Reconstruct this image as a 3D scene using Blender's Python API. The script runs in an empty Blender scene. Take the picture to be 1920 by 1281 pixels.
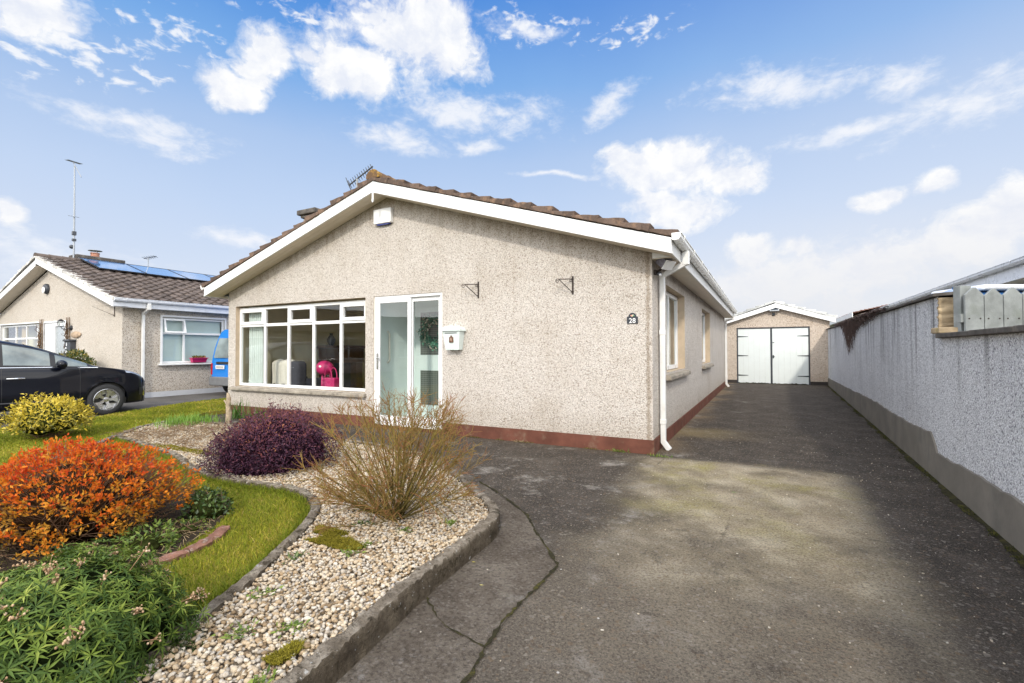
import bpy, bmesh, math, random
import numpy as np
from mathutils import Vector, Matrix
random.seed(7); rng = np.random.default_rng(7)
sc = bpy.context.scene
COL = sc.collection
R = math.radians
PI = math.pi

# ------------------------------------------------------------------ materials
class NT:
    """tiny node-tree helper"""
    def __init__(s, tree): s.t = tree; s.n = tree.nodes; s.l = tree.links
    def node(s, typ, **kw):
        n = s.n.new(typ)
        for k, v in kw.items():
            if hasattr(n, k) and k not in ('inputs',): setattr(n, k, v)
        return n
    def put(s, sock, v):
        if v is None: return
        if isinstance(v, bpy.types.NodeSocket): s.l.new(v, sock)
        elif isinstance(v, (tuple, list)) and sock.type == 'RGBA' and len(v) == 3: sock.default_value = (*v, 1)
        else: sock.default_value = v
    def math(s, op, a, b=None, c=None, clamp=False):
        n = s.node('ShaderNodeMath', operation=op); n.use_clamp = clamp
        for i, x in enumerate((a, b, c)): s.put(n.inputs[i], x)
        return n.outputs[0]
    def vmath(s, op, a, b=None):
        n = s.node('ShaderNodeVectorMath', operation=op); s.put(n.inputs[0], a); s.put(n.inputs[1], b)
        return n.outputs['Value'] if op in ('LENGTH', 'DOT_PRODUCT', 'DISTANCE') else n.outputs[0]
    def mix(s, f, a, b, blend='MIX'):
        n = s.node('ShaderNodeMix', data_type='RGBA', blend_type=blend); n.clamp_factor = True
        s.put(n.inputs[0], f); s.put(n.inputs[6], a); s.put(n.inputs[7], b); return n.outputs[2]
    def ramp(s, f, stops, interp='LINEAR'):
        n = s.node('ShaderNodeValToRGB'); cr = n.color_ramp; cr.interpolation = interp
        while len(cr.elements) > 1: cr.elements.remove(cr.elements[-1])
        for i, (p, c) in enumerate(stops):
            e = cr.elements[0] if i == 0 else cr.elements.new(p)
            e.position = p; e.color = (*c, 1) if isinstance(c, (tuple, list)) else (c, c, c, 1)
        s.put(n.inputs[0], f); return n.outputs[0]
    def noise(s, vec, scale, detail=4, rough=.55, dist=0.0, out=0):
        n = s.node('ShaderNodeTexNoise'); s.put(n.inputs['Vector'], vec)
        n.inputs['Scale'].default_value = scale; n.inputs['Detail'].default_value = detail
        n.inputs['Roughness'].default_value = rough; n.inputs['Distortion'].default_value = dist
        return n.outputs[out]
    def voro(s, vec, scale, out='Color', feature='F1', rnd=1.0):
        n = s.node('ShaderNodeTexVoronoi', feature=feature); s.put(n.inputs['Vector'], vec)
        n.inputs['Scale'].default_value = scale; n.inputs['Randomness'].default_value = rnd
        return n.outputs[out]
    def mapr(s, v, a, b, c=0., d=1., smooth=True):
        n = s.node('ShaderNodeMapRange'); n.interpolation_type = 'SMOOTHSTEP' if smooth else 'LINEAR'
        for i, x in enumerate((v, a, b, c, d)): s.put(n.inputs[i], x)
        return n.outputs[0]
    def mapping(s, vec, loc=(0,0,0), rot=(0,0,0), scale=(1,1,1)):
        n = s.node('ShaderNodeMapping'); s.put(n.inputs[0], vec)
        n.inputs[1].default_value = loc; n.inputs[2].default_value = rot; n.inputs[3].default_value = scale
        return n.outputs[0]
    def coord(s, which='Object'): return s.node('ShaderNodeTexCoord').outputs[which]
    def sep(s, v):
        n = s.node('ShaderNodeSeparateXYZ'); s.put(n.inputs[0], v); return n.outputs
    def sepc(s, v):
        n = s.node('ShaderNodeSeparateColor'); s.put(n.inputs[0], v); return n.outputs
    def comb(s, x=0., y=0., z=0.):
        n = s.node('ShaderNodeCombineXYZ')
        for i, v in enumerate((x, y, z)): s.put(n.inputs[i], v)
        return n.outputs[0]
    def attr(s, name='tint'):
        n = s.node('ShaderNodeAttribute'); n.attribute_name = name; return n.outputs['Fac']
    def bump(s, h, strength=.5, dist=.01):
        n = s.node('ShaderNodeBump'); s.put(n.inputs['Height'], h)
        n.inputs['Strength'].default_value = strength; n.inputs['Distance'].default_value = dist
        return n.outputs[0]

def newmat(name):
    m = bpy.data.materials.new(name); m.use_nodes = True
    t = NT(m.node_tree); b = m.node_tree.nodes['Principled BSDF']; b.inputs['Specular IOR Level'].default_value = .15
    return m, t, b

def M_plain(name, col, rough=.5, metal=0., var=.12, vscale=9., bump=0., spec=.5, dirt=None):
    """paint, plastic, metal with a little uneven tone so no surface is dead flat"""
    m, t, b = newmat(name)
    co = t.coord()
    n = t.noise(co, vscale, 5, .6)
    lo = tuple(c * (1 - var) for c in col); hi = tuple(min(1, c * (1 + var)) for c in col)
    c = t.ramp(n, [(.3, lo), (.7, hi)])
    if dirt:
        d = t.mapr(t.noise(co, dirt[1], 6, .65), .52, .75)
        c = t.mix(t.math('MULTIPLY', d, dirt[2]), c, dirt[0])
    t.put(b.inputs['Base Color'], c)
    t.put(b.inputs['Roughness'], t.mapr(n, .2, .8, max(.02, rough - .08), min(1, rough + .08)))
    b.inputs['Metallic'].default_value = metal
    b.inputs['Specular IOR Level'].default_value = spec
    if bump: t.put(b.inputs['Normal'], t.bump(t.noise(co, vscale * 12, 4, .6), bump, .004))
    return m

def M_dash(name, cells, scale, grime, gcol, topz=None, topw=.5, streak=0., bumpd=.012, rake=None):
    """pebble dash: chips of several stone colours set in render, with weathering"""
    m, t, b = newmat(name)
    co = t.coord()
    v = t.voro(co, scale, 'Color'); d = t.voro(co, scale, 'Distance')
    vr = t.sepc(v)[0]
    c = t.ramp(vr, cells, 'CONSTANT')
    v2 = t.sepc(t.voro(co, scale * 2.1, 'Color'))[1]
    c = t.mix(t.mapr(v2, .55, .95, 0, .5), c, t.ramp(v2, [(0, cells[0][1]), (.97, cells[-1][1])]))
    # mortar between the chips
    c = t.mix(t.mapr(d, .42, .75, 0, .42), c, tuple(x * .42 for x in cells[len(cells)//2][1]))
    # broad clouds of grime
    g = t.mapr(t.noise(co, 1.1, 7, .62), .45, .75)
    c = t.mix(t.math('MULTIPLY', g, grime), c, gcol, 'MULTIPLY')
    g2 = t.mapr(t.noise(co, 7., 5, .7), .5, .8)
    c = t.mix(t.math('MULTIPLY', g2, grime * .6), c, gcol, 'MULTIPLY')
    x, y, z = t.sep(co)[:3]
    if streak:
        st = t.noise(t.mapping(co, scale=(3.2, 3.2, .16)), 1.6, 6, .6)
        st = t.mapr(st, .5, .72)
        h = t.mapr(t.math('ADD', z, t.math('MULTIPLY', t.noise(co, 2.0, 3), .8)), 1.2, 2.1, .12, 1.0)
        c = t.mix(t.math('MULTIPLY', t.math('MULTIPLY', st, h), streak), c, (.16, .155, .15), 'MULTIPLY')
    if topz is not None:
        # rain-splash dirt rising from the plinth
        lo = t.mapr(t.math('ADD', z, t.math('MULTIPLY', t.noise(co, 3., 4), .35)), topz, topz + topw, .55, 0)
        c = t.mix(lo, c, (.62, .56, .47), 'MULTIPLY')
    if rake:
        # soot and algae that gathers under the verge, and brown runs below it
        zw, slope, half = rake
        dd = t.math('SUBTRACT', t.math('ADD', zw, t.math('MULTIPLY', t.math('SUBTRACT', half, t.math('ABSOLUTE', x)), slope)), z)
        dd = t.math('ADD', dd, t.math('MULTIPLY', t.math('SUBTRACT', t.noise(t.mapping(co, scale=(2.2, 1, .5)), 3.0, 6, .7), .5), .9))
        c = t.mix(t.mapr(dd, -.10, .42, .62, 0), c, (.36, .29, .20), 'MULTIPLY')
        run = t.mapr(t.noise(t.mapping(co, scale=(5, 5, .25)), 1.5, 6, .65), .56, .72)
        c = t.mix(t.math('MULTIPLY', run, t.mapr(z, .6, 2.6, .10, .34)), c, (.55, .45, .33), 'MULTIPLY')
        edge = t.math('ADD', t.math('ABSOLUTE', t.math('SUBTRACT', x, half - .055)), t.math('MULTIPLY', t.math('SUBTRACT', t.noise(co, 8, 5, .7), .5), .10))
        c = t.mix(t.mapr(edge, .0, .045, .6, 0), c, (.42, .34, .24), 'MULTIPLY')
    t.put(b.inputs['Base Color'], c)
    b.inputs['Roughness'].default_value = .93
    b.inputs['Specular IOR Level'].default_value = .25
    hgt = t.math('ADD', t.math('MULTIPLY', d, -1.0), t.math('MULTIPLY', t.noise(co, scale * 1.7, 2), .5))
    t.put(b.inputs['Normal'], t.bump(hgt, .75, bumpd))
    return m

def M_leaf(name, stops, rough=.45, trans=.25, spec=.4):
    m, t, b = newmat(name)
    c = t.ramp(t.attr(), stops)
    n = t.noise(t.coord(), 30, 3)
    c = t.mix(t.mapr(n, .3, .7, 0, .25), c, (.35, .4, .25), 'MULTIPLY')
    t.put(b.inputs['Base Color'], c); b.inputs['Roughness'].default_value = rough
    b.inputs['Specular IOR Level'].default_value = spec
    if trans:
        tr = t.node('ShaderNodeBsdfTranslucent'); t.put(tr.inputs[0], c)
        mx = t.node('ShaderNodeMixShader'); mx.inputs[0].default_value = trans
        t.l.new(b.outputs[0], mx.inputs[1]); t.l.new(tr.outputs[0], mx.inputs[2])
        t.l.new(mx.outputs[0], t.n['Material Output'].inputs[0])
    return m

def M_glass(name, tint=(.86, .9, .9), ior=1.5, gain=1.0, dim=1.0):
    """one thin pane: see through, mirror by Fresnel"""
    m, t, b = newmat(name)
    t.n.remove(b)
    tr = t.node('ShaderNodeBsdfTransparent'); tr.inputs[0].default_value = (*[c * dim for c in tint], 1)
    gl = t.node('ShaderNodeBsdfGlossy'); gl.inputs['Roughness'].default_value = .005
    gl.inputs[0].default_value = (.95, .97, 1, 1)
    co = t.coord()
    t.put(gl.inputs['Normal'], t.bump(t.noise(co, .9, 2), .06, .02))
    fr = t.node('ShaderNodeFresnel'); bf = t.node('ShaderNodeNewGeometry').outputs['Backfacing']; t.put(fr.inputs[0], t.math('ADD', ior, t.math('MULTIPLY', bf, 1 / ior - ior)))
    mx = t.node('ShaderNodeMixShader')
    t.put(mx.inputs[0], t.math('MULTIPLY', fr.outputs[0], gain, clamp=True))
    t.l.new(tr.outputs[0], mx.inputs[1]); t.l.new(gl.outputs[0], mx.inputs[2])
    t.l.new(mx.outputs[0], t.n['Material Output'].inputs[0])
    return m

MAT = {}
W_CELLS = [(0, (.655, .60, .54)), (.30, (.60, .545, .485)), (.55, (.69, .64, .585)), (.74, (.475, .415, .35)), (.87, (.30, .245, .195)), (.95, (.72, .68, .63))]
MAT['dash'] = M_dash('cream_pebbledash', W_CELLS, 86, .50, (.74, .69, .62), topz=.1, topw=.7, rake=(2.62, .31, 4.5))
MAT['dash_left'] = M_dash('cream_pebbledash_neighbour', [(0, (.68, .61, .52)), (.35, (.61, .535, .455)), (.6, (.70, .64, .56)), (.8, (.44, .37, .30)), (.92, (.26, .21, .16))], 58, .5, (.72, .67, .58), topz=.1)
MAT['dash_wall'] = M_dash('white_spar_dash', [(0, (.64, .64, .65)), (.38, (.74, .74, .75)), (.64, (.50, .50, .515)), (.82, (.22, .22, .24)), (.93, (.82, .82, .825))], 84, .40, (.66, .65, .66), streak=1.0)
MAT['dash_garage'] = M_dash('garage_pebbledash', [(0, (.70, .60, .50)), (.30, (.62, .52, .43)), (.55, (.72, .64, .54)), (.78, (.50, .40, .32)), (.91, (.32, .24, .18))], 60, .4, (.75, .66, .56))
MAT['plinth'] = M_plain('red_brown_plinth_paint', (.135, .054, .037), .85, 0, .28, 3.5, .4, .15, dirt=((.20, .145, .10), 5, .75))
MAT['white'] = M_plain('white_upvc', (.80, .80, .79), .32, 0, .04, 3, 0, .5, dirt=((.60, .57, .52), 3.0, .18))
MAT['white_old'] = M_plain('weathered_white_upvc', (.76, .755, .73), .4, 0, .06, 4, 0, .5, dirt=((.48, .45, .38), 5, .32))
MAT['gutter'] = M_plain('white_gutter_plastic', (.78, .775, .74), .3, 0, .06, 4, 0, .5, dirt=((.40, .38, .30), 6, .4))
MAT['gutter_blue'] = M_plain('pale_gutter_plastic', (.74, .76, .80), .3, 0, .05, 4, 0, .5, dirt=((.45, .46, .48), 5, .3))
MAT['soffit'] = M_plain('cream_soffit_board', (.70, .63, .53), .55, 0, .06, 4, 0, .4)
MAT['dark_iron'] = M_plain('rusty_black_iron', (.045, .032, .026), .7, .3, .4, 14, .3)
MAT['black'] = M_plain('black_plastic', (.02, .02, .022), .4, 0, .2, 9)
MAT['charcoal'] = M_plain('charcoal_paint', (.045, .05, .06), .45, 0, .15, 8)
MAT['sill'] = M_plain('weathered_concrete_sill', (.30, .265, .215), .9, 0, .35, 8, .6, .2, dirt=((.11, .09, .07), 7, .8))
MAT['reveal'] = M_plain('tan_render_reveal', (.50, .40, .29), .9, 0, .12, 5, .2, .2, dirt=((.30, .22, .15), 4, .5))
MAT['garage_door'] = M_plain('pale_green_door_paint', (.70, .745, .725), .5, 0, .03, 2, .0, .4, dirt=((.62, .66, .62), 2.2, .35))
MAT['hinge'] = M_plain('black_hinge_paint', (.03, .04, .045), .5, .2, .2, 8)
MAT['room_wall'] = M_plain('olive_room_wall', (.72, .66, .44), .9, 0, .08, 2)
MAT['room_floor'] = M_plain('brown_carpet', (.30, .25, .20), .95, 0, .2, 6)
MAT['porch_wall'] = M_plain('pale_porch_paint', (.74, .81, .78), .7, 0, .05, 2)
MAT['glass'] = M_glass('window_glass', (.95, .97, .96), 1.5, 1.25)
MAT['glass_dark'] = M_glass('car_glass', (.30, .36, .36), 1.52, 1.5)
MAT['glass_door'] = M_glass('porch_door_glass', (.93, .97, .96), 1.5, 1.7)
MAT['wood_grey'] = M_plain('silvered_picket_wood', (.25, .265, .26), .85, 0, .25, 7, .4, .25, dirt=((.20, .22, .19), 5, .5))
MAT['blue_plastic'] = M_plain('blue_plastic', (.03, .13, .34), .35, 0, .15, 4)
MAT['brick_red'] = M_plain('weathered_red_brick', (.225, .115, .082), .95, 0, .4, 16, .9, .1, dirt=((.42, .36, .31), 22, .8))
MAT['pier'] = M_plain('lichened_yellow_block', (.36, .28, .18), .95, 0, .35, 7, .8, .2, dirt=((.42, .33, .06), 6, .7))
MAT['coping'] = M_plain('mossy_coping', (.10, .09, .08), .95, 0, .4, 9, .7, .2, dirt=((.25, .22, .18), 7, .6))
MAT['plinth_grey'] = M_plain('grey_cement_plinth', (.175, .158, .132), .9, 0, .22, 2.5, .4, .2, dirt=((.12, .115, .10), 2.2, .7))
MAT['plinth_pale'] = M_plain('pale_grey_plinth_paint', (.55, .56, .58), .8, 0, .08, 3, .2, .3, dirt=((.33, .32, .30), 3, .5))
MAT['plinth_black'] = M_plain('black_plinth_paint', (.045, .038, .034), .8, 0, .2, 5, .3, .3)
MAT['stem'] = M_plain('brown_stems', (.16, .095, .05), .9, 0, .35, 20)
MAT['chrome'] = M_plain('chrome', (.75, .76, .78), .15, 1., .05, 5)
MAT['alloy'] = M_plain('alloy_silver', (.55, .55, .56), .3, .85, .06, 6)
MAT['tyre'] = M_plain('tyre_rubber', (.028, .028, .03), .85, 0, .25, 20, .3)
MAT['pink'] = M_plain('pink_plastic', (.52, .02, .13), .45, 0, .08, 5)
MAT['cloth_white'] = M_plain('cream_throw_cloth', (.70, .66, .57), .95, 0, .06, 12, .3)
MAT['armchair'] = M_plain('dark_armchair_fabric', (.05, .05, .06), .95, 0, .2, 20)
MAT['cabinet'] = M_plain('brown_cabinet_wood', (.12, .055, .025), .5, 0, .3, 5)
MAT['curtain'] = M_plain('pale_curtain', (.62, .68, .64), .9, 0, .06, 4)
MAT['steel'] = M_plain('galvanised_pole', (.33, .35, .37), .5, .6, .15, 9)
MAT['terracotta'] = M_plain('terracotta_pot', (.42, .20, .13), .85, 0, .15, 8)

# weathered roof tile
def M_tile(name, base, lich, amt, scale=5.):
    m, t, b = newmat(name); co = t.coord()
    n = t.noise(co, scale, 7, .68); n2 = t.noise(co, scale * 5, 5, .6)
    tv = t.sepc(t.voro(t.mapping(co, scale=(1.0, 1.0, .3)), 3.2, 'Color'))[0]
    c = t.ramp(tv, [(0, tuple(x * .72 for x in base)), (.5, base), (1, tuple(min(1, x * 1.35) for x in base))])
    c = t.mix(t.math('MULTIPLY', t.mapr(n, .48, .68), amt), c, lich)
    c = t.mix(t.mapr(n2, .5, .8, 0, .6), c, tuple(x * .35 for x in base))
    c = t.mix(t.mapr(t.noise(co, scale * 2.3, 4, .7), .64, .72, 0, .5 * amt), c, (.38, .36, .32))
    t.put(b.inputs['Base Color'], c); b.inputs['Roughness'].default_value = .9
    b.inputs['Specular IOR Level'].default_value = .3
    t.put(b.inputs['Normal'], t.bump(n2, .5, .008))
    return m
MAT['tile'] = M_tile('brown_weathered_roof_tile', (.115, .072, .05), (.30, .15, .06), .55)
MAT['verge'] = M_tile('lichened_verge_tile', (.115, .080, .062), (.27, .17, .11), .75, 9.)
MAT['ridge'] = M_tile('orange_lichened_ridge_tile', (.15, .09, .05), (.42, .24, .04), 1.0, 7.)
MAT['tile_left'] = M_tile('dark_brown_roof_tile', (.105, .082, .070), (.20, .15, .11), .35)
MAT['tile_grey'] = M_tile('grey_roof_tile', (.16, .155, .15), (.35, .34, .32), .5)
MAT['tile_red'] = M_tile('red_brown_roof_tile', (.20, .10, .07), (.28, .2, .14), .4)
MAT['verge_pale'] = M_tile('pale_verge_mortar', (.55, .56, .54), (.68, .70, .68), .5, 5)
MAT['verge_white'] = M_tile('pale_mortar_verge', (.60, .58, .54), (.40, .36, .30), .5, 8)

# ------------------------------------------------------------------ mesh building
def tag(o, label=None, cat=None, group=None, kind=None):
    if label: o['label'] = label
    if cat: o['category'] = cat
    if group: o['group'] = group
    if kind: o['kind'] = kind
    return o

def wloc(o):
    v = Vector((0, 0, 0))
    while o is not None: v += o.location; o = o.parent
    return v

def thing(name, label, cat, loc=(0, 0, 0), group=None):
    o = bpy.data.objects.new(name, None); COL.objects.link(o)
    o.location = loc; o.empty_display_size = .1
    return tag(o, label, cat, group)

def link_mesh(name, me, mat, parent=None):
    o = bpy.data.objects.new(name, me); COL.objects.link(o)
    if mat is not None:
        me.materials.append(MAT[mat] if isinstance(mat, str) else mat)
    if parent is not None:
        off = wloc(parent); o.parent = parent
        me.transform(Matrix.Translation(-off))
    return o

class MB:
    """collects geometry in world coordinates and links it as ONE mesh object"""
    def __init__(s): s.v = []; s.f = []
    def add(s, vs, fs):
        k = len(s.v); s.v += [tuple(p) for p in vs]; s.f += [tuple(i + k for i in f) for f in fs]; return s
    def box(s, x0, x1, y0, y1, z0, z1, T=None):
        vs = [(x, y, z) for z in (z0, z1) for y in (y0, y1) for x in (x0, x1)]
        if T is not None: vs = [T @ Vector(p) for p in vs]
        return s.add(vs, [(0, 2, 3, 1), (4, 5, 7, 6), (0, 1, 5, 4), (2, 6, 7, 3), (0, 4, 6, 2), (1, 3, 7, 5)])
    def prism(s, poly, axis, a, b):
        """poly: 2D points; axis 'x','y','z' extruded from a to b"""
        def P(p, t): return (t, *p) if axis == 'x' else ((p[0], t, p[1]) if axis == 'y' else (*p, t))
        n = len(poly)
        vs = [P(p, a) for p in poly] + [P(p, b) for p in poly]
        fs = [tuple(range(n))[::-1], tuple(range(n, 2 * n))] + [(i, (i + 1) % n, n + (i + 1) % n, n + i) for i in range(n)]
        return s.add(vs, fs)
    def quad(s, *p): return s.add(p, [tuple(range(len(p)))])
    def tube(s, pts, r, n=8, cap=True):
        pts = [Vector(p) for p in pts]; m = len(pts)
        rs = r if isinstance(r, (list, tuple)) else [r] * m
        vs = []; ref = Vector((.123, .456, .88)).normalized()
        for i, p in enumerate(pts):
            d = (pts[min(i + 1, m - 1)] - pts[max(i - 1, 0)])
            d = d.normalized() if d.length > 1e-9 else Vector((0, 0, 1))
            u = d.cross(ref)
            if u.length < .05: u = d.cross(Vector((1, 0, 0)))
            u.normalize(); w = d.cross(u)
            for k in range(n):
                a = 2 * PI * k / n; vs.append(p + (u * math.cos(a) + w * math.sin(a)) * rs[i])
        fs = [(i * n + k, i * n + (k + 1) % n, (i + 1) * n + (k + 1) % n, (i + 1) * n + k) for i in range(m - 1) for k in range(n)]
        if cap: fs += [tuple(range(n))[::-1], tuple(range((m - 1) * n, m * n))]
        return s.add(vs, fs)
    def lathe(s, prof, n, T=None):
        """prof: (radius, height) pairs about local z"""
        m = len(prof); vs = []
        for r, h in prof:
            for k in range(n):
                a = 2 * PI * k / n; p = Vector((r * math.cos(a), r * math.sin(a), h)); vs.append(T @ p if T is not None else p)
        fs = [(i * n + k, i * n + (k + 1) % n, (i + 1) * n + (k + 1) % n, (i + 1) * n + k) for i in range(m - 1) for k in range(n)]
        return s.add(vs, fs)
    def ball(s, c, r, T=None, n=10, m=7, jit=0.):
        r = r if isinstance(r, (tuple, list)) else (r, r, r)
        vs = []
        for i in range(m + 1):
            th = PI * i / m
            for k in range(n):
                a = 2 * PI * k / n; q = 1 + jit * random.uniform(-1, 1)
                vs.append((c[0] + q * r[0] * math.sin(th) * math.cos(a), c[1] + q * r[1] * math.sin(th) * math.sin(a), c[2] + q * r[2] * math.cos(th)))
        if T is not None: vs = [T @ Vector(p) for p in vs]
        return s.add(vs, [(i * n + k, (i + 1) * n + k, (i + 1) * n + (k + 1) % n, i * n + (k + 1) % n) for i in range(m) for k in range(n)])
    def grid(s, P, wrap=False):
        """P: rows of points"""
        n = len(P[0]); vs = [p for row in P for p in row]; w = n if wrap else n - 1
        return s.add(vs, [(i * n + k, i * n + (k + 1) % n, (i + 1) * n + (k + 1) % n, (i + 1) * n + k) for i in range(len(P) - 1) for k in range(w)])
    def build(s, name, mat, parent=None, smooth=False, bevel=0., seg=2, angle=40, local=False):
        me = bpy.data.meshes.new(name); me.from_pydata([tuple(p) for p in s.v], [], s.f); me.validate(); 
        bm = bmesh.new(); bm.from_mesh(me); bmesh.ops.recalc_face_normals(bm, faces=bm.faces); bm.to_mesh(me); bm.free()
        if smooth:
            me.polygons.foreach_set('use_smooth', [True] * len(me.polygons))
            if smooth != 'all': me.set_sharp_from_angle(angle=R(angle))
        if local:
            o = bpy.data.objects.new(name, me); COL.objects.link(o); o.parent = parent
            if mat is not None: me.materials.append(MAT[mat] if isinstance(mat, str) else mat)
        else: o = link_mesh(name, me, mat, parent)
        if bevel:
            b = o.modifiers.new('bevel', 'BEVEL'); b.width = bevel; b.segments = seg; b.limit_method = 'ANGLE'; b.angle_limit = R(50)
            b.harden_normals = False
        return o

def struct(o, label=None): o['kind'] = 'structure'; return tag(o, label)

def np_mesh(name, V, F, mat, parent=None, tint=None, smooth=False):
    """V (n,3) floats, F (m,k) ints of one polygon size; tint: one value per face"""
    V = np.asarray(V, np.float32); F = np.asarray(F, np.int32); m, k = F.shape
    me = bpy.data.meshes.new(name)
    me.vertices.add(len(V)); me.vertices.foreach_set('co', V.ravel())
    me.loops.add(m * k); me.loops.foreach_set('vertex_index', F.ravel())
    me.polygons.add(m); me.polygons.foreach_set('loop_start', np.arange(0, m * k, k, dtype=np.int32))
    me.polygons.foreach_set('loop_total', np.full(m, k, np.int32))
    if smooth: me.polygons.foreach_set('use_smooth', np.ones(m, bool))
    if tint is not None:
        a = me.attributes.new('tint', 'FLOAT', 'FACE'); a.data.foreach_set('value', np.asarray(tint, np.float32))
    me.update(calc_edges=True)
    return link_mesh(name, me, mat, parent)

def unit(a): return a / np.maximum(np.linalg.norm(a, axis=-1, keepdims=True), 1e-9)

def leaf_geo(P, D, N, L, Wd, fold=.25, bend=.2):
    """leaves: base P, direction D, face normal N, length L, width Wd -> 6 verts, 4 tris each as quads pairs"""
    P, D, N = map(np.asarray, (P, D, N)); D = unit(D); S = unit(np.cross(D, N)); N = unit(np.cross(S, D))
    L = np.asarray(L)[:, None]; Wd = np.asarray(Wd)[:, None]
    b = P; mid = P + D * L * .5 - N * Wd * fold; tip = P + D * L - N * L * bend
    l1 = P + D * L * .42 + S * Wd * .5; r1 = P + D * L * .42 - S * Wd * .5
    V = np.stack([b, l1, tip, r1, mid], 1).reshape(-1, 3)
    n = len(P); k = np.arange(n)[:, None] * 5
    F = np.concatenate([k + np.array([[0, 4, 1]]), k + np.array([[1, 4, 2]]), k + np.array([[0, 3, 4]]), k + np.array([[3, 2, 4]])], 1).reshape(-1, 3)
    return V, F   # 4 faces per leaf, in leaf order

def rand_dirs(n): return unit(rng.normal(size=(n, 3)))

def tubes_np(paths, radii, n=4):
    """many thin polylines (list of (k,3) arrays) as one vertex/face set of quads"""
    V = []; F = []; off = 0
    for p, r in zip(paths, radii):
        p = np.asarray(p); k = len(p); d = np.gradient(p, axis=0); d = unit(d)
        ref = np.array([.3, .5, .81]); u = unit(np.cross(d, ref)); w = np.cross(d, u)
        a = np.arange(n) * 2 * PI / n
        ring = p[:, None] + (u[:, None] * np.cos(a)[None, :, None] + w[:, None] * np.sin(a)[None, :, None]) * np.asarray(r)[:, None, None]
        V.append(ring.reshape(-1, 3))
        i = np.arange(k - 1)[:, None] * n; j = np.arange(n)[None]
        F.append(np.stack([off + i + j, off + i + (j + 1) % n, off + i + n + (j + 1) % n, off + i + n + j], -1).reshape(-1, 4)); off += k * n
    return np.concatenate(V), np.concatenate(F)
# ------------------------------------------------------------------ ground surfaces
WX = lambda y: 2.83 + .0366 * y            # inner face of the boundary wall
def pip(px, py, poly):
    poly = np.asarray(poly); inside = np.zeros(len(px), bool); j = len(poly) - 1
    for i in range(len(poly)):
        xi, yi = poly[i]; xj, yj = poly[j]
        c = ((yi > py) != (yj > py)) & (px < (xj - xi) * (py - yi) / (yj - yi + 1e-12) + xi)
        inside ^= c; j = i
    return inside
def smooth_line(pts, n=8):
    P = [np.array(p, float) for p in pts]; out = []
    for i in range(len(P) - 1):
        p0, p1, p2, p3 = P[max(i-1, 0)], P[i], P[i+1], P[min(i+2, len(P)-1)]
        for k in range(n):
            t = k / n
            out.append(.5 * ((2*p1) + (p2-p0)*t + (2*p0-5*p1+4*p2-p3)*t*t + (3*p1-p0-3*p2+p3)*t**3))
    out.append(P[-1]); return [tuple(p) for p in out]
def sheet(name, poly, z, mat, label=None, kind='structure', skirt=0.):
    from mathutils.geometry import delaunay_2d_cdt
    vs, _, fs, *_r = delaunay_2d_cdt([Vector(q) for q in poly], [], [list(range(len(poly)))], 1, 1e-5)
    me = bpy.data.meshes.new(name); me.from_pydata([(q.x, q.y, z) for q in vs], [], [tuple(f) for f in fs]); me.update()
    if len(me.polygons) and me.polygons[0].normal.z < 0: me.flip_normals()
    if skirt:
        mb = MB(); k = len(poly)
        mb.v = [tuple(v.co) for v in me.vertices]; mb.f = [tuple(q.vertices) for q in me.polygons]
        for i in range(k): a, b_ = poly[i], poly[(i + 1) % k]; mb.quad((*a, z), (*b_, z), (*b_, z - skirt), (*a, z - skirt))
        me = bpy.data.meshes.new(name); me.from_pydata(mb.v, [], mb.f); me.update()
    o = link_mesh(name, me, mat); o['kind'] = kind; return tag(o, label)

# far ground to the horizon
m, t, b = newmat('field_ground'); co = t.coord()
n = t.noise(co, .35, 6)
t.put(b.inputs['Base Color'], t.ramp(n, [(.3, (.05, .075, .022)), (.7, (.11, .12, .045))])); b.inputs['Roughness'].default_value = 1
MAT['field'] = m
struct(MB().quad((-600, -600, -.03), (600, -600, -.03), (600, 600, -.03), (-600, 600, -.03)).build('ground', 'field'))

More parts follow.
